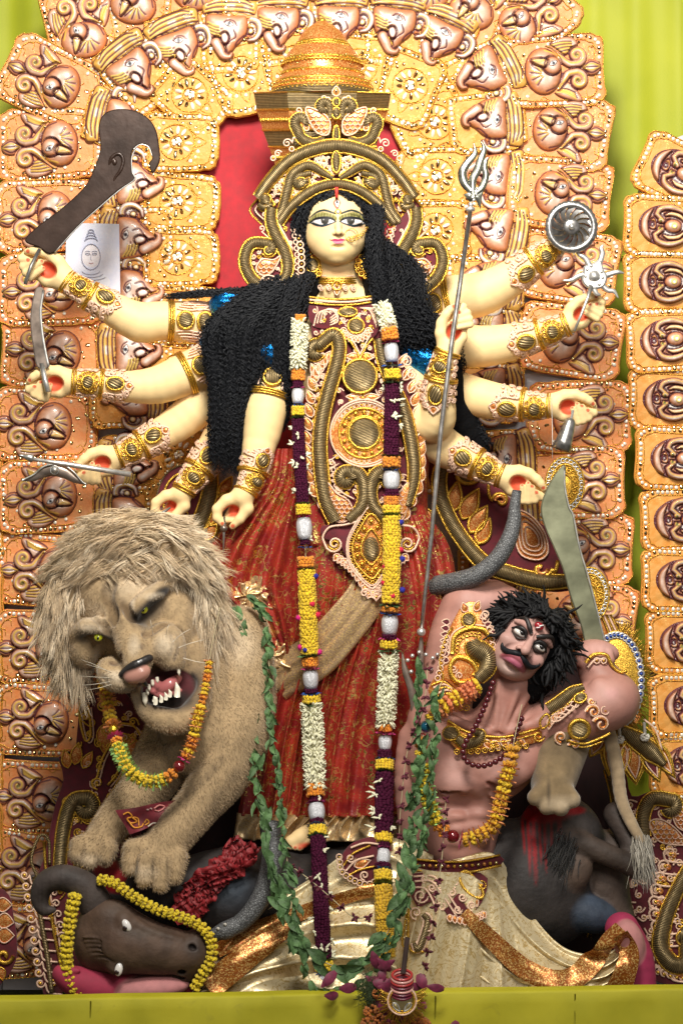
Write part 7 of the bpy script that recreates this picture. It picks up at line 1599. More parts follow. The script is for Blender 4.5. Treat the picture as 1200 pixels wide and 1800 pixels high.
 for p, w in (([(831, 350), (830, 318), (838, 300), (844, 282), (850, 262), (845, 248)], [6, 7, 7.5, 7, 4.5, .8]), ([(828, 336), (816, 322), (812, 304), (820, 288), (834, 270), (832, 251)], [7, 8, 8, 7, 5, .8]), ([(834, 340), (846, 330), (853, 310), (851, 296), (853, 284), (857, 276)], [6, 6.5, 6, 5.5, 4, .8])):
  m = MB(); m.tube(p3(catmull(p, 6), 2), w, 8, flat=.35); m.build('prong', M("green_steel", (.42, .43, .36), .2, .95, noise=(30, .45)), B, t)
 m = MB(); m.slab([(814, 342), (828, 336), (846, 328), (852, 326), (846, 348), (844, 368), (836, 352), (826, 356)], -3, 3, 1.5); m.build('cross_plate', M("green_steel"), B, t)
 for q in ((824, 344), (836, 342), (838, 332), (832, 352)): m = MB(); m.ball((q[0], q[1], 3.4), 3, 8, 5); m.build('rivet', m_silver, B, t)
 # lower trident head standing behind the leaves
 t = thing('spear_head', P(740, 1300, 90), 'bead-studded three-pronged spear head planted by the demon, half hidden by leaves', 'weapon')
 for p, w in (([(740, 1120), (738, 1170), (736, 1240), (734, 1300)], [3, 7, 6, 2]), ([(706, 1146), (712, 1180), (724, 1220), (730, 1290)], [1, 6, 7, 3]), ([(776, 1158), (768, 1190), (752, 1224), (742, 1280)], [1, 5, 6, 3])):
  m = MB(); m.tube(p3(catmull(p, 6), 4), w, 8, flat=.4); m.build('prong', M("brown_steel"), Abs(105), t)
 for q in ((716, 1160), (724, 1152), (736, 1146), (748, 1150), (760, 1156), (768, 1150), (722, 1180), (757, 1176)): m = MB(); m.ball((q[0], q[1], 12), 4, 8, 6); m.build('bead', m_silver, Abs(105), t)
 # demon's sword
 A = Abs(70); t = thing('demon_sword', P(1050, 1170, 70), 'broad dull green steel sword with a wide curved tip, raised behind the demon head', 'sword')
 blade_mesh([(992, 818), (972, 838), (954, 874), (950, 900), (958, 930), (972, 962), (988, 1000), (1002, 1050), (1020, 1100), (1034, 1150), (1066, 1150), (1058, 1110), (1044, 1060), (1030, 1010), (1018, 964), (1010, 930), (1006, 906), (998, 890), (992, 856)], 0, 6, A, 2).build('blade', M("green_steel_worn", (.33, .34, .22), .32, .8, noise=(9, .35), bump=(30, .1)), A, t, smooth=False)
 m = MB(); m.tube(p3(catmull([(991, 822), (992, 856), (999, 890), (1007, 908), (1018, 964), (1034, 1018), (1058, 1112), (1066, 1150)], 5), 2), 1.8, 5); m.build('ground_edge', m_silver, A, t)
 m = MB(); m.tube([(1046, 1148, 2), (1054, 1180, 4)], 9, 10); m.build('handle', m_steel, A, t)
 # snake
 def scl(c):
  v = vor(c, 130, 'DISTANCE_TO_EDGE'); c['hts'].append((v, .8, .004)); return mixc(c, ramp(c, v, .02, .2), (.04, .04, .042), (.155, .16, .165))
 ms = M("grey_snake_scales", (1, 1, 1), .42, fn=scl)
 A = Abs(95)
 s1 = [(908, 862, 0), (904, 890, 2), (902, 920, 4), (890, 955, 8), (868, 988, 8), (836, 1012, 2), (800, 1024, -16), (770, 1030, -40), (740, 1036, -70)]
 t = thing('snake', P(840, 1745, 95), 'grey scaled snake gripped by the lowest right hand and coiling down toward the buffalo', 'snake statue')
 m = MB(); m.tube(catmull(s1, 8), [8, 10, 13, 15, 16, 17, 18, 18, 18], 14); m.build('body', ms, A, t)
 s2 = [(476, 1440, 70), (482, 1490, 96), (472, 1540, 112), (450, 1580, 118), (424, 1606, 120), (400, 1618, 122)]
 m = MB(); m.tube(catmull(s2, 8), [18, 19, 19, 17, 16, 15, 9], 14); m.build('lower_coil', ms, A, t)
 hd = Sculpt((.15, .15, .15)); hd.chains([(424, 1606, 120), (400, 1616, 126), (382, 1620, 128)], [15, 15, 8], 3, k=4); hd.mb(1.6).build('head', ms, A, t)
 for q in ((390, 1610, 139), (402, 1603, 138)): m = MB(); m.ball(q, 3.2, 10, 8, (.55, .52, .45)); m.ball((q[0]-.8, q[1], q[2]+2.2), 1.5, 6, 5, (.01, .01, .01)); m.build('eye', m_gloss, A, t)
 # small things in the two ring-shaped hands
 A = Abs(75); t = thing('grey_spike', P(395, 960, 75), 'thin dark metal spike with a ball collar in the hand nearest the sari', 'weapon'); m = MB(); m.tube([(394, 908, 6), (394, 922, 8), (394, 940, 8), (393, 972, 8)], [3, 4, 2.4, .8], 8); m.build('point', m_steel, A, t); m = MB(); m.ball((394, 929, 8), 7, 10, 8); m.build('collar', M("brown_steel"), A, t)
 A = Abs(30); t = thing('conch_tip', P(270, 925, 30), 'dark pointed rod slanting out of the ring-shaped hand above the lion mane', 'weapon'); m = MB(); m.tube([(300, 892, 4), (284, 904, 8), (262, 914, 10), (246, 924, 8)], [1.5, 4, 6, 6], 8); m.build('point', m_steel, A, t); m = MB(); m.ball((250, 918, 4), (9, 7, 7)); m.build('knob', m_silver, A, t)
 # printed picture tucked into the backdrop
 A = Abs(-190); t = thing('paper_print', P(160, 512, -190), 'pale blue paper print of a serene face pinned among the bird tiles', 'picture')
 m = MB(); n = 12; V = []
 for i in range(n):
  for j in range(n): u, v = i/(n-1), j/(n-1); V.append((118+u*92-6*v*(1-u)+2*v, 392+122*v+2*u, 4*math.sin(u*2.5+v)+3*v*u))
 m.grid(np.array(V), n, n)
 def pr(c):
  return mixc(c, ramp(c, noi(c, 9, 3), .3, .7), (.62, .66, .86), (.86, .86, .92))
 m.build('sheet', M("pale_print_paper", (1, 1, 1), .55, fn=pr), A, t)
 m = MB(); INK = (.42, .44, .58)
 c0 = np.array((161, 452)); el = lambda cx, cy, rx, ry, a0=0, a1=360: [(cx+rx*math.cos(math.radians(a)), cy+ry*math.sin(math.radians(a)), 6.5) for a in np.linspace(a0, a1, 24)]
 m.fan([(p[0], p[1]) for p in el(161, 452, 16, 22)][:-1], 4.5, .6, (.82, .78, .82)); m.fan([(p[0], p[1]) for p in el(161, 497, 34, 18)][:-1], 4.2, .5, (.78, .80, .88))
 m.tube(el(161, 452, 16.5, 22.5), .7, 4, INK, flat=.4)
 for sx in (-1, 1): m.tube(el(161+sx*6, 447, 4, 1.6), .5, 4, INK, flat=.4); m.tube(el(161+sx*6, 444, 5, 2, 200, 340), .5, 4, INK, flat=.4)
 m.tube([(161, 448, 6.5), (160, 457, 6.5), (163, 458, 6.5)], .4, 4, INK); m.tube(el(161, 462, 4, 1.4, 10, 170), .6, 4, (.7, .45, .5), flat=.4)
 for k in range(4): m.tube(el(161, 424-5*k, 11-2*k, 5, 180, 360), .9, 4, INK, flat=.4)
 for k in range(3): m.tube(el(161, 476+5*k, 16+5*k, 7, 10, 170), .5, 4, INK, flat=.4)
 m.build('printed_face', M("print_ink", None, .6), A, t)
# ------------------------------------------------------------------ embroidered panels standing behind the figures
def panels():
 grp = None
 def panel(label, base, D, drawer):
  t = thing('ornament_panel', P(*base, D), label, 'ornament', 'velvet ornament panels behind the figures'); drawer(t, Abs(D)); return t
 def right(t, A):
  k = Orn(); k.field([(1062, 1335), (1096, 1350), (1110, 1400), (1150, 1390), (1180, 1400), (1215, 1420), (1230, 1560), (1222, 1720), (1160, 1728), (1128, 1700), (1100, 1640), (1070, 1560), (1040, 1640), (1030, 1560), (1066, 1480), (1072, 1400)], -8, 0, sm=3); k.build('velvet_ground', ORN, A, t)
  k = Orn(); q = [(1100, 1400), (1180, 1410), (1220, 1440), (1220, 1700), (1170, 1716), (1130, 1690), (1100, 1620), (1090, 1540)]; k.fill(q, 60, 7, 3, w=1.8); k.fill(q, 50, 5, 4, w=1.5); k.part('bead_filigree', A, t)['kind'] = 'stuff'
  k = Orn(); k.cord([(1070, 1350), (1084, 1400), (1090, 1470), (1078, 1540), (1056, 1600), (1040, 1650)], [9, 11, 12, 12, 11, 8], d=5, edge=2.2); k.part('scroll_cord', A, t)
  k = Orn(); k.scroll(1176, 1418, 13, -60, .6, [11, 11, 10], tail=[(1130, 1470), (1130, 1430), (1146, 1404)], d=5, edge=2); k.part('scroll_cord', A, t)
  k = Orn(); k.scroll(1188, 1640, 18, 0, .1, [9, 13, 14, 13, 10], tail=[(1212, 1520), (1186, 1570), (1166, 1620), (1160, 1664), (1180, 1694), (1206, 1690)], d=5, edge=2.4); k.medal(1200, 1648, 13, 13, 5); k.part('scroll_cord', A, t)
  k = Orn(); k.scales([(1140, 1446), (1160, 1440), (1186, 1456), (1206, 1482), (1180, 1484), (1154, 1476)], 10, 4.8, d=3); k.scales([(1182, 1428), (1206, 1418), (1220, 1440), (1208, 1460), (1188, 1452)], 9, 4.4, d=3); k.part('feather_wing', A, t)
  k = Orn()
  for i in range(11):
   y = 1500+21*i; x = 1176-26*math.sin(i*.36); k.curl(x, y, 11, 180, 1.2, PRL, 2.2, tail=[(x+42, y+14), (x+16, y+16), (x-6, y+12)]); k.curl(x+6, y+4, 6, 180, 1., GLT, 3); k.stud(x+1, y+1, 4, GLD, 3)
  for i in range(8): k.curl(1144+11*i, 1700+5*i-(i*i)*.4, 8, 90, 1.2, PRL, 2, tail=[(1150+11*i, 1676+4*i)]); k.stud(1144+11*i, 1704+5*i-(i*i)*.4, 3.4, GLD, 3)
  for i in range(7): k.coil(1186+3*i, 1610+9*i, 5)
  k.part('filigree', A, t)['kind'] = 'stuff'
 panel('maroon velvet panel with feathered gold scrolls behind the red boot and tail tuft', (1130, 1740), -90, right)
 def left(t, A):
  k = Orn(); k.field([(152, 1150), (190, 1180), (230, 1230), (284, 1300), (290, 1400), (250, 1460), (200, 1600), (110, 1745), (76, 1745), (70, 1600), (60, 1560), (80, 1500), (96, 1420), (112, 1370), (104, 1330), (130, 1330), (140, 1240)], -8, 0, sm=3); k.build('velvet_ground', ORN, A, t)
  k = Orn(); q = [(150, 1170), (190, 1200), (270, 1300), (280, 1400), (220, 1480), (160, 1640), (110, 1735), (84, 1735), (78, 1600), (110, 1430), (130, 1340)]; k.fill(q, 60, 7, 5, m=GLD, w=1.6); k.fill(q, 60, 5, 6, w=1.3); k.part('bead_filigree', A, t)['kind'] = 'stuff'
  k = Orn(); k.scroll(150, 1418, 16, -70, .75, [9, 11, 12, 12, 10], tail=[(104, 1560), (108, 1490), (116, 1440), (130, 1408)], d=5, edge=2.2); k.part('scroll_cord', A, t)
  k = Orn(); k.scroll(150, 1478, 10, -70, .7, [5, 6, 6], tail=[(138, 1530), (136, 1496)], d=4, edge=1.8); k.part('scroll_cord', A, t); k = Orn(); k.cord([(192, 1410), (214, 1380), (232, 1340)], [4, 8, 5], d=4, edge=2); k.part('scroll_cord', A, t)
  k = Orn()
  for q in ([(150, 1160), (152, 1200), (140, 1250), (150, 1300), (160, 1290), (156, 1240)], [(170, 1370), (182, 1330), (200, 1306), (214, 1330), (206, 1360), (190, 1380)], [(208, 1270), (240, 1280), (256, 1330), (240, 1390), (214, 1410)]): k.wire(q, 2.4, GLD); k.wire([(x+5, y+3) for x, y in q], 1.6, PRL)
  for q in ((184, 1272, 54, 90), (226, 1290, 60, 80), (120, 1350, 34, -100), (132, 1344, 40, -80), (146, 1350, 34, -60), (150, 1390, 26, 120), (120, 1400, 24, 110)): k.leaf(q[0], q[1], q[2], q[3], .5, out=GLD)
  for x, y, r in ((172, 1376, 12), (150, 1260, 10), (196, 1400, 9), (226, 1350, 12), (220, 1296, 10), (112, 1470, 7), (106, 1500, 7), (180, 1240, 9)): k.curl(x, y, r, 90, 1.5, GLD, 1.8); k.coil(x, y, r*.4)
  k.part('filigree', A, t)['kind'] = 'stuff'
  k = Orn()
  for i in range(11): y = 1546+19*i; x = 52+4.2*i*.3; k.curl(x-8+1.5*i, y-8, 9, 0, 1.3, PRL, 2, tail=[(x+30+1.6*i, y+12), (x+6+1.6*i, y+8)]); k.stud(x-8+1.5*i, y-8, 3.6, GLD, 3); k.curl(x+40+2.4*i, y+4, 8, 180, 1.2, PRL, 1.8, tail=[(x+30+2.4*i, y-14)])
  k.wire([(62, 1540), (70, 1600), (84, 1680), (92, 1745)], 5, ZAR); k.wire([(78, 1480), (84, 1560), (96, 1640), (118, 1740)], 3, GLD); k.wire([(66, 1540), (56, 1510), (70, 1470), (86, 1476), (88, 1520)], 3, ZAR); k.part('curl_border', A, t)
  k = Orn(); k.field([(-10, 1572), (16, 1574), (24, 1610), (30, 1650), (28, 1690), (10, 1720), (-10, 1726)], -4, 0, sm=3)
  for q in ((0, 1590, 22, 0), (2, 1616, 24, 10), (2, 1644, 24, 0)): k.leaf(q[0]-6, q[1], q[2]+6, q[3], .9, GLT, PRL)
  k.curl(8, 1680, 16, 0, 1.1, GLD, 4); k.leaf(2, 1700, 24, 80, .6, out=GLD); k.part('edge_spray', Abs(-60), t)
 panel('maroon velvet panel edged with beaded curls behind the buffalo horn', (150, 1745), -60, left)
 def upper(t, A):
  k = Orn(); k.field([(748, 820), (790, 800), (850, 830), (900, 880), (950, 920), (1000, 960), (1010, 1030), (960, 1040), (900, 1020), (840, 990), (790, 930)], -8, 0, sm=3); k.build('velvet_ground', ORN, A, t)
  k = Orn(); k.cord([(800, 806), (776, 822), (772, 860), (784, 900), (810, 945), (850, 990), (900, 1010), (950, 1022), (1000, 1022)], [8, 10, 11, 11, 11, 12, 12, 13, 9], d=5, edge=2.6); k.part('scroll_cord', A, t)
  k = Orn(); k.medal(822, 834, 20, 16, 3, 5, 4); k.leaf(794, 900, 56, -80, .45, out=GLD, r=3); k.leaf(812, 912, 60, -62, .5, out=GLD, r=3); k.leaf(826, 936, 56, -58, .5, out=GLD, r=3); k.leaf(840, 956, 50, -66, .5, out=GLD, r=3); k.curl(880, 880, 17, 180, 1., GLD, 3.4, tail=[(858, 840), (858, 866)]); k.curl(880, 880, 11, 180, .9, GLT, 3.4); k.part('leaf_spray', A, t)
  k = Orn(); k.field([(905, 900), (930, 905), (955, 935), (962, 970), (945, 984), (915, 975), (905, 945)], 0, 4, GLT, 4, rim=PRL);
  for f in (.8, .6, .4): k.wire([(935+f*(x-935), 945+f*(y-945), 5) for x, y in ((905, 900), (930, 905), (955, 935), (962, 970), (945, 984), (915, 975), (905, 945))], 1.7, PRL, closed=True)
  k.part('paisley', A, t)
  k = Orn(); k.curl(950, 1000, 20, 0, .8, GLD, 4, tail=[(980, 985), (975, 1004)]); k.curl(950, 1000, 12, 0, .8, GLT, 4); k.part('side_curl', A, t); k = Orn(); k.leaf(740, 892, 40, 60, .55, out=GLD, r=2.4); k.leaf(752, 930, 44, 40, .45, out=GLD, r=2); k.part('side_leaf', A, t)['kind'] = 'stuff'
  for (x, y, r) in ((992, 852, 40), (1036, 1046, 40)):
   k = Orn(); k.field([(x+r*math.cos(a)*.86, y+r*1.25*math.sin(a)) for a in np.linspace(0, 2*PI, 17)[:-1]], -4, 0, GLD, 3)
   for f in (.97, .72, .36): k.wire(np.stack([x+r*f*.86*np.cos(np.linspace(0, 2*PI, 40)[:-1]), y+r*f*1.25*np.sin(np.linspace(0, 2*PI, 40)[:-1])], 1), 1.8, GLD, 1.5, sm=0, closed=True)
   for i in range(26): a = 2*PI*i/26; k.coil(x+r*.85*.86*math.cos(a), y+r*.85*1.25*math.sin(a), 3.6, SIL, 1.5, 1.3)
   for i in range(16): a = 2*PI*i/16; k.coil(x+r*.55*.86*math.cos(a), y+r*.55*1.25*math.sin(a), 5, GLD, 1.5, 1.3)
   k.part('rosette', A, t)
  k = Orn()
  for i in range(5): k.wire([(1056+4*i, 1080), (1074+5*i, 1130), (1080+7*i, 1190)], 2, (GLD, PRL)[i % 2])
  k.m = GLT; k.fan([(1050, 1070), (1080, 1090), (1110, 1180), (1100, 1210), (1070, 1190)], -4, 3); k.part('feather_edge', A, t)
 panel('gold scroll and paisley panel with beaded rosettes behind the grey snake', (880, 1040), -70, upper)
 def uleft(t, A):
  k = Orn(); k.field([(276, 900), (280, 856), (300, 826), (340, 816), (376, 840), (372, 900), (350, 960), (300, 960)], -8, 0, sm=3, rim=ZAR); k.build('velvet_ground', ORN, A, t)
  k = Orn(); k.cord([(372, 830), (368, 870), (350, 920), (326, 960)], [9, 12, 12, 8], d=5, edge=2.4); k.part('scroll_cord', A, t)
  k = Orn(); k.wire([(288, 900), (290, 862), (306, 838), (336, 826)], 2.6, GLD); k.medal(302, 918, 14, 18, 3, 4)
  for i in range(4): k.leaf(388-9*i, 872+26*i, 40, -60, .5, out=GLD, r=2.4); k.curl(310+6*i, 850+18*i, 8, 0, 1.3, GLD, 1.6)
  k.part('leaf_spray', A, t)
 panel('small maroon and gold scroll panel behind the two ring-shaped hands above the lion', (330, 960), -70, uleft)
 def fanp(t, A):
  k = Orn(); o = [(1078+50*math.cos(a)*.9+4, 1196+88*math.sin(a)) for a in np.linspace(0, 2*PI, 25)[:-1]]
  k.field(o, -6, 2, GLD, 2);
  for i in range(42):
   a = 2*PI*i/42;
   if math.cos(a) > -.4: k.coil(1082+49*math.cos(a)*.9, 1196+80*math.sin(a), 5, SIL, 3, 2.0)
  k.part('mirror_disc', A, t)
  blue = MB()
  for i in range(42):
   a = 2*PI*i/42
   if math.cos(a) > -.4: blue.ball((1082+49*math.cos(a)*.9, 1196+80*math.sin(a), 5), 3, 6, 4)
  blue.build('blue_beads', M("blue_bead", (.02, .07, .36), .2, coat=.5), A, t)
  fr = MB(); rs = random.Random(6)
  for i in range(260):
   a = rs.uniform(-PI*.46, PI*.52); x, y = 1082+47*math.cos(a), 1196+88*math.sin(a); l = rs.uniform(8, 22); fr.tube([(x, y, rs.uniform(-4, 3)), (x+l*math.cos(a+rs.gauss(0, .3)), y+l*math.sin(a+rs.gauss(0, .3)), rs.uniform(-4, 8))], .8, 3)
  f = fr.build('tinsel_fringe', m_gold, A, t); f['kind'] = 'stuff'
  for i, (x, y, L, an, w, mm) in enumerate(((1058, 1286, 52, 116, .6, GLT), (1082, 1292, 74, 100, .5, GLT), (1106, 1298, 84, 82, .5, GLT), (1128, 1306, 78, 66, .4, MAR), (1140, 1300, 84, 56, .34, GLT), (1096, 1300, 66, 92, .4, GLT))): k = Orn(); k.leaf(x, y, L, an, w*1.25, GLD, None, d=-1); k.leaf(x, y, L*.93, an, w, mm, GLD, r=3.2); k.leaf(x+math.cos(math.radians(an))*L*.16, y+math.sin(math.radians(an))*L*.16, L*.68, an, w*.8, mm, PRL, r=1.6, d=3); k.part('paddle', A, t)
  k = Orn(); k.cord([(1090, 1284), (1116, 1300), (1144, 1322), (1166, 1344)], [8, 14, 15, 5], d=7, edge=3); k.wire([(1122, 1270), (1146, 1290), (1160, 1326), (1130, 1306)], 2.6, GLD, 6); k.wire([(1130, 1264), (1150, 1282), (1162, 1318)], 2, PRL, 6); k.part('scroll_cord', A, t)
  for q in ((1086, 1298), (1130, 1294)):
   m = MB(); rs = random.Random(q[0]);
   for _ in range(60): u = np.array((rs.gauss(0, 1), rs.gauss(0, 1), rs.gauss(0, 1))); u /= np.linalg.norm(u); m.ball((q[0]+7*u[0], q[1]+6*u[1], 22+7*u[2]), 2.4, 5, 4)
   m.tube([(q[0]-1, q[1]-26, 18), (q[0], q[1]-4, 22)], 3, 6); m.build('wool_pompom', M("white_wool", (.74, .70, .62), .9, sheen=.3), A, t)
 t = panel('round blue-beaded disc with gold fringe and orange glitter paddles by the demon elbow', (1100, 1400), 40, fanp)
 # dark sheet added to stand in for the shaded void behind the beasts
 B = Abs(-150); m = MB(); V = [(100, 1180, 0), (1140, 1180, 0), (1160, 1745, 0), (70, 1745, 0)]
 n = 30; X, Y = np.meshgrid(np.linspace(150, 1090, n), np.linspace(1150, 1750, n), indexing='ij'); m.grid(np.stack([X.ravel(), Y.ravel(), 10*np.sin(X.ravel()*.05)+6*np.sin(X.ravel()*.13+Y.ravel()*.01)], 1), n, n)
 m.solo('void_shade_sheet', M("black_maroon_void", (.028, .010, .010), .85, noise=(12, .3)), B, 'dark sheet standing in for the shade behind the lion and buffalo below the arch', 'dark_sheet')
# ------------------------------------------------------------------ garlands
m_mari = M("marigold_petals", None, .75, sheen=.2, noise=(240, .25), bump=(420, .8))
YEL = (.82, .55, .012); ORA = (.78, .26, .008); DYEL = (.70, .42, .012)
m_purple = M("purple_petals", (.060, .003, .024), .7, noise=(260, .5), bump=(380, 1.), spec=.2)
m_white_fl = M("cream_buds", (.74, .72, .52), .5)
m_tube = M("silver_crepe", (.68, .69, .73), .35, .25, fn=lambda c: (c['hts'].append((vor(c, 300, rnd=.3), .8, .003)), None)[1])
m_leaf = M("fresh_leaf", (.072, .145, .048), .6, noise=(40, .4), bump=(150, .7), vary=.35)
m_pink = M("pink_foil", (.66, .07, .26), .35, .2); m_blue = M("blue_foil", (.04, .14, .55), .35, .2)
m_pom = {'r': M("red_pompom", (.55, .012, .05), .9), 'b': M("navy_pompom", (.02, .02, .26), .9), 'p': M("magenta_pompom", (.55, .01, .18), .9)}
class Garland:
 def __init__(s, name, base, label, pts, A, rs, cat='garland', group=None):
  s.t = thing(name, base, label, cat, group); s.A = A; s.rs = rs; s.p = catmull(np.array(pts, float), 14)
  s.L = np.concatenate([[0], np.cumsum(np.linalg.norm(np.diff(s.p, axis=0), axis=1))]); s.pos = 0.
  th = MB(); th.tube(s.p, .9, 4); th.build('thread', M("garland_thread", (.5, .42, .25), .8), A, s.t)
 def at(s, l): return np.array([np.interp(l, s.L, s.p[:, i]) for i in range(3)])
 def fr(s, l):
  c = s.at(l); t = s.at(min(l+2, s.L[-1]))-s.at(max(l-2, 0)); t /= np.linalg.norm(t)+1e-9; x = np.cross(t, (0, 0, 1.)); x /= np.linalg.norm(x)+1e-9; return c, t, x, np.cross(x, t)
 def ring(s, m, l, r, n, br, col=None, jit=.25, flat=1., asp=1.):
  c, t, x, z = s.fr(l); ph = s.rs.uniform(0, 6)
  for k in range(n):
   a = 2*PI*k/n+ph
   q = c+r*(math.cos(a)*x+math.sin(a)*z*asp)+t*s.rs.uniform(-jit, jit)*br
   m.ball(q, br*s.rs.uniform(.8, 1.15), 5, 4, None if col is None else np.array(col)*s.rs.uniform(.78, 1.15))
 def marigold(s, L, r, col, name='marigold_section', step=None):
  m = MB(); end = min(s.pos+L, s.L[-1]); br = r*.24; l = s.pos+br*.5; step = step or br*.95
  while l < end-br*.2:
   s.ring(m, l, r*.72, max(8, int(2*PI*.72*r/(br*1.35))), br, col); l += step
  c0, c1 = s.at(s.pos+1), s.at(end-1); m.tube([c0, (c0+c1)/2, c1], r*.72, 10, np.array(col)*.7); s.pos = end
  if m.n: m.build(name, m_mari, s.A, s.t)
 def blooms(s, L, r, cols, gap=None, collar=None):
  """one flower after another"""
  end = min(s.pos+L, s.L[-1]); gap = gap or r*1.15
  while s.pos < end-gap*.4:
   c, t, x, z = s.fr(s.pos+gap/2); col = np.array(s.rs.choice(cols)); m = MB(); R = np.stack([x, t, z], 1)
   for i in range(34):
    u = np.array((s.rs.gauss(0, 1), s.rs.gauss(0, .6), s.rs.gauss(0, 1))); u /= np.linalg.norm(u); m.ball(c+R@(u*np.array((r*.82, gap*.42, r*.82))), r*.27, 5, 4, col*s.rs.uniform(.75, 1.15))
   m.ball(c, (r*.75, gap*.4, r*.75), 8, 6, col*.7, R); m.build('marigold', m_mari, s.A, s.t)
   if collar and s.rs.random() < collar[1]:
    q = MB(); c2 = s.at(s.pos+gap); n = 12
    for k in range(n): a = 2*PI*k/n; a2 = a+.36; f = lambda a, rr: c2+rr*(math.cos(a)*x+math.sin(a)*z)+t*s.rs.uniform(-2, 2); q.add([f(a, r*.5), f(a+.02, r*1.4), f(a+.3, r*1.55), f(a2, r*.5)], [[0, 1, 2, 3]])
    q.build('petal_ruff', collar[0], s.A, s.t)
   s.pos += gap
 def purple(s, L, r, buds=.5):
  m = MB(); end = min(s.pos+L, s.L[-1]); l = s.pos
  while l < end: s.ring(m, l+2, r*.76, 11, r*.30); l += r*.30
  c0, c1 = s.at(s.pos), s.at(end); m.tube([s.at(q) for q in np.linspace(s.pos, end, 6)], r*.8, 8); m.build('purple_section', m_purple, s.A, s.t)
  w = MB()
  for _ in range(int(L*buds/6)):
   c, t, x, z = s.fr(s.rs.uniform(s.pos, end)); a = s.rs.uniform(-PI*.1, PI*1.1); d = math.cos(a)*x+math.sin(a)*z; q = c+d*r*1.02
   for _ in range(4): e = d*.6+t*s.rs.gauss(0, .7)+x*s.rs.gauss(0, .7); w.tube([q, q+e*r*.3, q+e*r*.5], [1., 2.4, .6], 4)
  if w.n: w.build('white_buds', m_white_fl, s.A, s.t, kind='stuff')
  s.pos = end
 def tuberose(s, L, r):
  m = MB(); end = min(s.pos+L, s.L[-1])
  for _ in range(int(L*3.4)):
   c, t, x, z = s.fr(s.rs.uniform(s.pos, end)); a = s.rs.uniform(-.35, PI+.35); d = math.cos(a)*x+math.sin(a)*z; e = d*.85+t*s.rs.choice((-.5, .6))+x*s.rs.gauss(0, .2); e /= np.linalg.norm(e); m.tube([c+d*r*.25, c+d*r*.3+e*r*.6, c+d*r*.3+e*r*.92], [1.2, 2.3, .8], 5)
  m.tube([s.at(q) for q in np.linspace(s.pos, end, 6)], r*.4, 6); o = m.build('tuberose_section', m_white_fl, s.A, s.t); s.pos = end
 def silver(s, L, r):
  m = MB(); pts = [s.at(q) for q in np.linspace(s.pos, s.pos+L, 6)]; m.tube(pts, [r*.8, r*.95, r, r*.98, r*.9, r*.78], 16); m.build('silver_tube', m_tube, s.A, s.t); s.pos += L
 def frill(s, r, mat, name, L=6, n=16, teeth=.28):
  c, t, x, z = s.fr(s.pos+L/2); m = MB(); V = []
  for k in range(n*2): a = 2*PI*k/(n*2); rr = r*(1 if k % 2 else 1-teeth); V.append(c+rr*(math.cos(a)*x+math.sin(a)*z)+t*(s.rs.uniform(-2.5, 2.5)));
  W = [c+r*.3*(math.cos(2*PI*k/(n*2))*x+math.sin(2*PI*k/(n*2))*z)+t*1.5 for k in range(n*2)]; m.grid(np.array(W+V), 2, n*2, cv=True); m.build(name, mat, s.A, s.t); s.pos += L
 def leafcollar(s, r, L=6):
  c, t, x, z = s.fr(s.pos+L/2); m = MB()
  for k in range(7):
   a = 2*PI*k/7+s.rs.uniform(-.2, .2); d = math.cos(a)*x+math.sin(a)*z; e = -math.sin(a)*x+math.cos(a)*z; q = [c+d*r*.3-e*r*.3, c+d*r*.8-e*r*.35+t*s.rs.uniform(-2, 3), c+d*r*1.2+t*s.rs.uniform(-3, 3), c+d*r*.8+e*r*.35, c+d*r*.3+e*r*.3, c+d*r*.7+t*2.5]; m.add(q, [[0, 1, 5], [1, 2, 5], [2, 3, 5], [3, 4, 5], [4, 0, 5]])
  m.build('leaf_collar', m_leaf, s.A, s.t); s.pos += L
 def gap(s, L): s.pos += L
 def ball(s, r, mat, name): c = s.at(s.pos+r); m = MB(); m.ball(c, r, 16, 12); m.build(name, mat, s.A, s.t); s.pos += 2*r
 def pom(s, l, side, kind, r=5.5):
  c, t, x, z = s.fr(l); m = MB(); q = c+x*side*13+z*(12 if abs(side) < .9 else 4); m.ball(q, r, 8, 6)
  for _ in range(26): u = np.array((s.rs.gauss(0, 1), s.rs.gauss(0, 1), s.rs.gauss(0, 1))); u /= np.linalg.norm(u); m.tube([q+u*r*.8, q+u*r*1.3], [.8, .3], 3)
  m.build('pompom', m_pom[kind], s.A, s.t)
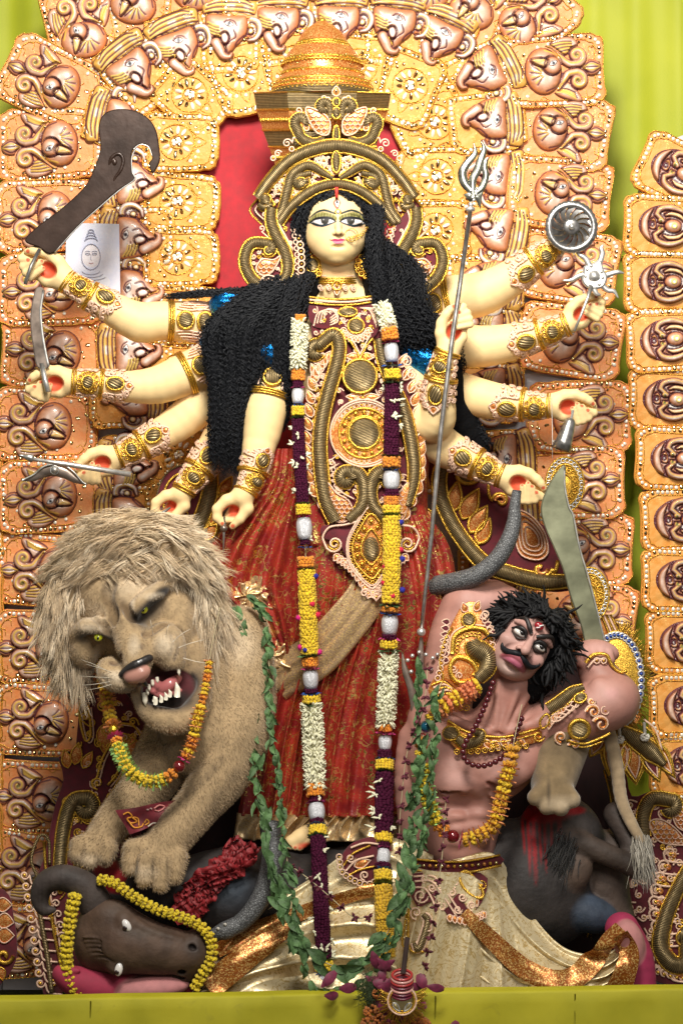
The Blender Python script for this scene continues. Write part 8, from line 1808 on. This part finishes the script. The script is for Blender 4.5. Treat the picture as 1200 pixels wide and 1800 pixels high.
def goddess_garland():
 A = Abs(120); rs = random.Random(21)
 g = Garland('long_garland', P(570, 1740, 120), 'long flower garland hanging on the viewer left of the goddess, ending above the yellow ledge', [(528, 552, -20), (524, 640, -26), (524, 760, -20), (534, 920, -10), (540, 1050, -10), (545, 1180, -20), (550, 1300, -26), (556, 1420, 0), (562, 1520, 60), (566, 1600, 96), (570, 1670, 104), (573, 1738, 106)], A, rs, group=None)
 S = g
 S.marigold(10, 11, ORA); S.tuberose(80, 15); S.leafcollar(15); S.marigold(20, 14, ORA); S.purple(10, 10, 0); S.frill(14, m_pink, 'pink_frill', 4); S.silver(26, 11); S.frill(13, m_blue, 'blue_frill', 6); S.marigold(16, 13, YEL); S.leafcollar(14, 6); S.purple(146, 11.5); S.leafcollar(15, 6); S.marigold(18, 15, YEL); S.frill(14, m_pink, 'pink_frill', 5); S.silver(38, 14); S.purple(8, 9, .8); S.frill(15, m_blue, 'blue_frill', 12); S.gap(12); S.marigold(16, 17, ORA); S.leafcollar(18, 6)
 p0 = S.pos; S.marigold(148, 18, YEL)
 for l, sd, kd in ((12, 1.2, 'b'), (24, -.9, 'r'), (60, .6, 'r'), (84, -1.3, 'p'), (80, 1.3, 'r'), (136, -1.2, 'p'), (140, -.5, 'b'), (146, 1.3, 'p')): S.pom(p0+l, sd, kd)
 S.leafcollar(20, 6); S.marigold(18, 17, ORA); S.frill(18, m_pink, 'pink_frill', 6); S.silver(32, 14); S.purple(7, 12, 0); S.frill(19, m_blue, 'blue_frill', 5); S.marigold(13, 18, YEL); S.leafcollar(19, 6); S.tuberose(140, 19); S.marigold(20, 18, ORA); S.purple(8, 12, .8); S.frill(19, m_pink, 'pink_frill', 6); S.silver(30, 15); S.purple(8, 13, 0); S.frill(20, m_blue, 'blue_frill', 5); S.marigold(17, 18, YEL); S.leafcollar(17, 4); S.purple(214, 14); S.leafcollar(18, 6); S.marigold(17, 18, YEL); S.frill(19, m_blue, 'blue_frill', 6); S.silver(14, 14)
 g = S = Garland('long_garland', P(680, 1700, 120), 'long flower garland hanging beside the trident down to the flower heap', [(668, 526, -26), (684, 580, -20), (690, 660, -20), (688, 760, -16), (688, 880, -10), (688, 1000, -4), (684, 1120, -10), (680, 1220, -14), (676, 1330, -16), (674, 1440, 20), (672, 1540, 76), (676, 1640, 100), (682, 1704, 112)], A, rs)
 S.gap(8); S.tuberose(44, 15); S.marigold(22, 17, ORA); S.frill(16, m_pink, 'pink_frill', 5); S.silver(32, 13); S.frill(20, m_blue, 'blue_frill', 14); S.marigold(18, 17, YEL); S.leafcollar(18, 8); S.purple(122, 14); S.leafcollar(18, 8); S.marigold(18, 18, ORA); S.frill(17, m_blue, 'blue_frill', 6); S.silver(32, 15); S.purple(8, 13, 0); S.frill(16, m_pink, 'pink_frill', 5); S.marigold(16, 15, ORA); S.marigold(12, 18, YEL); S.leafcollar(19, 6)
 p0 = S.pos; S.marigold(154, 18, YEL)
 for l, sd, kd in ((60, 1.2, 'r'), (76, 1.4, 'b'), (90, -.9, 'r'), (118, -1., 'r'), (130, 1.5, 'b'), (140, .2, 'r'), (12, 1.2, 'b')): S.pom(p0+l, sd, kd)
 S.leafcollar(20, 6); S.marigold(10, 18, ORA); S.frill(20, m_blue, 'blue_frill', 5); S.silver(34, 15); S.purple(6, 13, .5); S.frill(21, m_pink, 'pink_frill', 5); S.marigold(14, 18, YEL); S.leafcollar(20, 8); S.gap(4); S.tuberose(122, 17); S.marigold(12, 13, ORA); S.frill(19, m_pink, 'pink_frill', 8); S.silver(26, 12); S.purple(12, 13, 0); S.frill(19, m_blue, 'blue_frill', 5); S.marigold(16, 18, YEL); S.leafcollar(18, 8); S.purple(110, 17); S.marigold(18, 18, YEL); S.purple(8, 12, 0); S.frill(17, m_pink, 'pink_frill', 5); S.silver(26, 13); S.purple(8, 14, 0); S.frill(19, m_blue, 'blue_frill', 5); S.marigold(16, 18, YEL); S.leafcollar(18, 10); S.marigold(60, 18, DYEL); S.marigold(62, 17, DYEL)
def other_garlands():
 rs = random.Random(22); pf = M("peach_petals", (.80, .33, .14), .6); gf = M("lime_petals", (.42, .74, .26), .5); red = M("red_glass_ball", (.16, .006, .010), .08, .2, coat=1.); blu = M("teal_glass_ball", (.01, .12, .20), .08, .4, coat=1.); gld = M("gold_ball", (.75, .52, .05), .25, .9, bump=(200, .6))
 A = Abs(250); S = Garland('lion_garland', P(280, 1385, 250), 'marigold garland round the lion neck with lime petals, a red ball and a pink bow', [(164, 1150, -110), (176, 1216, -90), (196, 1284, -40), (224, 1348, 10), (262, 1372, 14), (300, 1362, 14), (332, 1320, 6), (348, 1262, 0), (360, 1210, -16), (370, 1140, -40), (384, 1070, -60)], A, rs)
 S.blooms(150, 12, [YEL, ORA, DYEL], 10, (pf, .7)); S.ball(9, gld, 'gold_ball'); S.frill(17, m_pink, 'pink_bow', 10); S.blooms(16, 11, [ORA], 12); S.blooms(128, 11.5, [YEL], 10, (gf, 1.)); S.blooms(22, 11, [ORA, YEL], 11); S.ball(11, red, 'red_ball'); S.frill(13, m_pink, 'pink_bow', 6); S.blooms(100, 10, [YEL, ORA], 10, (pf, .7)); S.blooms(80, 7, [YEL, ORA], 8, (pf, .6))
 S = Garland('buffalo_garland', P(240, 1752, 245), 'bright yellow chrysanthemum garland looped round the buffalo head and muzzle', [(140, 1750, 0), (124, 1722, 4), (118, 1690, 8), (120, 1650, 12), (126, 1610, 14), (134, 1572, 14)], Abs(245), rs)
 Y2 = (.80, .60, .01)
 S.blooms(210, 12.5, [Y2], 10.5)
 o = S.t; S2 = Garland('buffalo_garland', P(300, 1752, 245), 'x', [(172, 1546, 0), (200, 1550, 8), (232, 1572, 10), (274, 1596, 8), (320, 1612, 4), (352, 1626, 6), (372, 1652, 10), (372, 1684, 12), (356, 1712, 12), (334, 1752, 8)], Abs(245), rs)
 S2.blooms(330, 10.5, [Y2], 10)
 for ch in list(S2.t.children): ch.parent = o; ch.location = Vector(ch.location)+(Vector(S2.t.location)-Vector(o.location))
 bpy.data.objects.remove(S2.t)
 A = Abs(225); S = Garland('demon_garland', P(840, 1480, 225), 'marigold garland round the demon neck with one dark red and one teal ball', [(842, 1206, -30), (800, 1230, -16), (760, 1258, -6), (742, 1300, 0), (740, 1340, 0), (750, 1400, 4), (772, 1452, 8), (810, 1474, 10), (846, 1466, 10), (868, 1446, 8), (880, 1404, 4), (894, 1350, 0), (906, 1290, -8), (918, 1240, -20)], A, rs)
 S.blooms(88, 15, [(.75, .22, .08), YEL, (.78, .30, .10)], 10, (pf, 1.)); S.blooms(26, 11, [YEL], 11, (pf, .4)); S.ball(11, blu, 'teal_ball'); S.frill(13, m_pink, 'pink_bow', 6); S.blooms(46, 11, [ORA, YEL], 12); S.blooms(110, 13, [YEL], 11, (gf, .9)); S.blooms(20, 13, [ORA], 12); S.ball(12, red, 'red_ball'); S.frill(22, m_pink, 'pink_bow', 6, 6, .5); S.blooms(170, 13, [YEL, (.74, .40, .01)], 12, (pf, .95)); S.blooms(40, 13, [(.72, .34, .01)], 13)
 # leaf garland
 A = Abs(240); S = Garland('leaf_garland', P(590, 1745, 240), 'garland of folded green leaves looping from the lion shoulder across the garlands to the spear', [(412, 1070, -130), (424, 1130, -120), (432, 1220, -100), (444, 1330, -70), (460, 1440, -20), (490, 1560, 20), (530, 1650, 50), (600, 1690, 60), (660, 1660, 56), (700, 1580, 40), (720, 1480, 10), (732, 1380, -4), (736, 1280, -10), (738, 1160, -20)], A, rs)
 def lv(S, l, L, w):
  c, t, x, z = S.fr(l); sd = rs.choice((-1, 1)); d = t*rs.choice((1, 1, 1, -.8))+x*sd*rs.uniform(.0, .6)+z*rs.uniform(-.1, .4); d /= np.linalg.norm(d); e = np.cross(d, z+x*rs.uniform(-1.1, 1.1)); e /= np.linalg.norm(e); n = np.cross(e, d); V = []
  for i in range(7):
   q = i/6; ww = w*math.sin(PI*min(1, .12+q*.88))**.8*(1 if q < .99 else .1); bd = n*(5*math.sin(PI*q*rs.uniform(.8, 1.2))-8*q*q*rs.uniform(0, 1))
   for j in (-1, -.5, 0, .5, 1): V.append(c+z*5+d*L*q+e*ww*j+bd+n*(2.6*abs(j)-1.2)+n*rs.uniform(-.7, .7))
  m = MB(); m.grid(np.array(V), 7, 5); m.build('leaf', m_leaf, S.A, S.t)
 l = 0
 while l < S.L[-1]-16:
  t = l/S.L[-1]; big = 1+.35*math.exp(-((t-.52)/.2)**2); lv(S, l, rs.uniform(20, 36)*big, rs.uniform(5, 8.5)*big);
  if rs.random() < .4: lv(S, l+5, rs.uniform(16, 26)*big, rs.uniform(4, 6.5)*big)
  l += rs.uniform(8, 14)
 S2 = Garland('leaf_garland', P(590, 1745, 240), 'longer strand of green leaves hanging from the sash ruffle down to the ledge', [(430, 1050, -130), (462, 1090, -126), (470, 1180, -110), (474, 1290, -80), (490, 1400, -40), (506, 1520, 10), (524, 1620, 44), (548, 1716, 58), (600, 1734, 60), (652, 1706, 58), (690, 1640, 50), (722, 1540, 24), (746, 1440, 8), (760, 1340, 0), (764, 1240, -6), (776, 1200, -14)], A, rs)
 l = 0
 while l < S2.L[-1]-16:
  lv(S2, l, rs.uniform(18, 32), rs.uniform(4.5, 7.5));
  if rs.random() < .45: lv(S2, l+5, rs.uniform(16, 26), rs.uniform(4, 6))
  l += rs.uniform(8, 15)
 # strings of wilted dark red buds
 for pts, lab in (([(752, 1170, -10), (744, 1240, 0), (716, 1320, 0), (704, 1420, 0), (700, 1500, 0)], 'thread of wilted dark red buds hanging by the spear over the garland'), ([(784, 1400, -6), (776, 1500, 20), (764, 1580, 34), (752, 1660, 40), (730, 1745, 44)], 'thread of wilted dark red buds running down the demon apron to the ledge'), ([(508, 1520, 0), (540, 1540, 20), (580, 1572, 30), (620, 1606, 34), (650, 1606, 34)], 'thread of wilted dark red buds slung across the purple garland')):
  S = Garland('bud_string', P(pts[-1][0], pts[-1][1], 240), lab, pts, A, rs, 'flower string', 'strings of wilted buds'); l = 6
  while l < S.L[-1]:
   c, t, x, z = S.fr(l); m = MB()
   for _ in range(6): d = t*rs.uniform(-1, 1)+x*rs.uniform(-1, 1)+z*rs.uniform(0, 1); d /= np.linalg.norm(d); m.tube([c, c+d*5, c+d*10], [1.5, 3.2, .8], 5, flat=.5)
   m.build('bud', M("wilted_bud", (.10, .012, .025), .7, noise=(80, .4)), A, S.t); l += rs.uniform(18, 30)
# ------------------------------------------------------------------ the ledge and what stands before it
def ledge():
 D = 330; A = Abs(D); t = thing('stage_ledge', P(600, 1830, D), 'lime yellow cloth-covered plank along the front of the stage', 'ledge')
 k = sc(D); X = lambda px: (px-600); m = MB(); n = 90; V = []
 for px in np.linspace(-40, 1240, n):
  yt = 1756-(px)/1200*18; w = 1.2*math.sin(px*.05)+.8*math.sin(px*.13)
  for (y, d) in ((yt-1, -34), (yt, -8), (yt+1.5, -2), (yt+5, 0), (yt+24, .5+w*.3), (yt+50, w), (yt+100, w)): V.append((px, y+.5*math.sin(px*.021)+.7*math.sin(px*.004+1), d+(0 if d < -5 else 1.6*math.sin(px*.031+y*.05)+.9*math.sin(px*.09-y*.09)+.5*math.sin(px*.23+y*.2))))
 m.grid(np.array(V), n, 7)
 def cl(c):
  o = mixc(c, ramp(c, noi(c, 5, 4), .35, .65), (.40, .37, .010), (.50, .45, .016)); return mixc(c, ramp(c, noi(c, 17, 6, 1.), .62, .78, 0, .35), o, (.24, .21, .02))
 m.build('cloth_cover', M("mustard_lime_cloth", (1, 1, 1), .6, fn=cl, weave=(170, .25)), A, t)
 for px in (160, 765, 1010):
  f = MB(); f.tube([(px, 1762-px/1200*18, .6), (px-1, 1800, 1.2), (px, 1850, 1)], 1.2, 4, flat=.4)
  f.build('seam', M("mustard_seam", (.40, .38, .02), .7), A, t)
 # heap of petals and marigolds with a tinsel rosette
 A = Abs(350); rs = random.Random(9); h = thing('flower_heap', P(700, 1840, 350), 'heap of dark magenta petals and orange marigolds draped over the middle of the ledge', 'flowers')
 mp = M("magenta_petals", (.16, .012, .045), .55, noise=(60, .4), sheen=.2)
 def petal(c, d, L, w, mat, nm):
  d = np.array(d, float); d /= np.linalg.norm(d); e = np.cross(d, (0, 0, 1.)); e /= np.linalg.norm(e)+1e-6; n = np.cross(e, d); V = []
  for i in range(6):
   q = i/5
   for j in (-1, 0, 1): V.append(np.array(c)+d*L*q+e*w*j*math.sin(PI*(.15+.8*q))+n*(4*math.sin(PI*q)-2*abs(j)))
  m = MB(); m.grid(np.array(V), 6, 3); m.build(nm, mat, A, h)
 for _ in range(46): x, y = rs.gauss(694, 34), rs.uniform(1700, 1800); petal((x, y, rs.uniform(-6, 14)), (rs.gauss(0, 1), rs.gauss(.5, .6), rs.uniform(.0, .6)), rs.uniform(22, 38), rs.uniform(7, 11), mp, 'petal')
 for x, y, r in ((652, 1776, 14), (648, 1796, 15), (668, 1790, 12), (730, 1786, 14), (742, 1800, 15), (716, 1800, 14), (690, 1806, 15), (662, 1744, 9)):
  m = MB(); col = np.array((.42, .12, .008))
  for i in range(60): u = np.array((rs.gauss(0, 1), rs.gauss(0, 1), rs.gauss(0, 1))); u /= np.linalg.norm(u); m.ball((x+u[0]*r*.85, y+u[1]*r*.85, 14+u[2]*r*.6), r*.24, 5, 4, col*rs.uniform(.7, 1.3))
  m.build('marigold', m_mari, A, h)
 m = MB()
 for _ in range(220): x, y = rs.gauss(648, 9), rs.gauss(1742, 12); m.tube([(x, y, 8), (x+rs.gauss(0, 6), y+rs.gauss(0, 6), 14), (x+rs.gauss(0, 10), y+rs.gauss(-4, 9), 16)], [.7, .6, .2], 3)
 m.build('grass_tuft', M("dry_grass", (.035, .055, .014), .7), A, h)['kind'] = 'stuff'
 A = Abs(385); r = thing('tinsel_rosette', P(706, 1786, 385), 'tinsel rosette hanging below coils of pink and red bangles at the centre of the ledge', 'rosette')
 for i, (y, rx, col) in enumerate(((1712, 17, 0), (1717, 17.5, 1), (1722, 18, 0), (1728, 18, 2), (1734, 18, 1), (1740, 17.5, 2), (1746, 17, 2))):
  m = MB(); a = np.linspace(0, 2*PI, 33)[:-1]; m.tube(np.stack([706+rx*np.cos(a), y+.42*rx*np.sin(a), 10+rx*.7*np.sin(a)], 1), 2.6, 6, closed=True); m.build('bangle', (M("red_bangle", (.40, .03, .03), .3, coat=.4), M("pink_bangle", (.62, .30, .26), .3, coat=.4), M("maroon_bangle", (.14, .012, .03), .3, coat=.4))[col], A, r)
 for R, mm, w, nm in ((25, m_pearl, 2, 'bead_ring'), (22, m_gold, 1.6, 'gold_ring')):
  m = MB(); a = np.linspace(0, 2*PI, 41)[:-1]; m.tube(np.stack([706+R*np.cos(a), 1756+R*np.sin(a), 16+0*a], 1), w, 6, closed=True); m.build(nm, mm, A, r)
 m = MB()
 for i in range(90): a = rs.uniform(-.5, PI+.5); l = rs.uniform(10, 22); m.tube([(706+25*math.cos(a), 1756+25*math.sin(a), 16), (706+(25+l)*math.cos(a+rs.gauss(0, .15)), 1756+(25+l)*math.sin(a+rs.gauss(0, .15)), 16+rs.uniform(-3, 6))], 1.2, 3)
 m.build('tinsel_fringe', m_gold, A, r)['kind'] = 'stuff'
 o = Orn(); o.m = MIR; o.disc((706, 1757, 12), 20, 3, 20); o.leaf(690, 1760, 20, 50, .4, MIR, SIL, d=15); o.leaf(722, 1760, 20, 130, .4, MIR, SIL, d=15); o.coil(706, 1744, 5, SIL, 16); o.part('mirror_centre', A, r); m = MB(); m.ball((708, 1748, 18), (9, 5, 4)); m.build('violet_gem', M("violet_gem", (.08, .02, .32), .15, coat=1.), A, r)
 m = MB(); m.tube([(708, 1710, 6), (712, 1680, 2), (716, 1650, -10)], 4.5, 6); m.build('cord', M("dark_cord", (.03, .015, .012), .9), A, r)
 # printed red cloth on the lion's foreleg
 A = Abs(215); c = thing('red_printed_cloth', P(265, 1440, 215), 'dark red cloth scrap with orange squiggle print laid across the lion foreleg', 'cloth')
 V = []; n = 16
 for i in range(n):
  for j in range(n): u, v = i/(n-1), j/(n-1); V.append((203+u*104+v*26*(1-u), 1424-15*u+v*(42-14*u), -20*u+10*math.sin(u*6)+4*v+3*math.sin(7*v+3*u)))
 m = MB(); m.grid(np.array(V), n, n); m.build('fabric', M("dark_red_print", (.17, .010, .020), .6, noise=(60, .2), sheen=.2), A, c)
 m = MB(); f = lambda u, v, d=2.4: (203+u*104+v*26*(1-u), 1424-15*u+v*(42-14*u), -20*u+10*math.sin(u*6)+4*v+3*math.sin(7*v+3*u)+d)
 for q, col in (([(.10, .2), (.2, .15), (.22, .35), (.12, .4), (.14, .6), (.26, .6), (.22, .4), (.3, .5), (.26, .8)], (.75, .30, .03)), ([(.12, .55), (.16, .8), (.3, .85), (.36, .75)], (.75, .30, .03)), ([(.38, .75), (.44, .65), (.46, .8), (.38, .85)], (.75, .34, .05)), ([(.62, .25), (.72, .15), (.8, .3), (.7, .45), (.62, .35)], (.60, .22, .2)), ([(.5, .2), (.53, .25)], (.7, .5, .45)), ([(.56, .18), (.58, .26)], (.7, .5, .45)), ([(.42, .95), (.52, .9), (.58, .95)], (.8, .7, .6))): m.tube(catmull([f(*p) for p in q], 6), 1.5, 4, col, flat=.5)
 m.build('printed_squiggle', m_col, A, c)
backdrop()
make_arch()
panels()
goddess()
lion(); buffalo_head(); buffalo_body()
demon()
weapons()
goddess_garland(); other_garlands()
ledge()
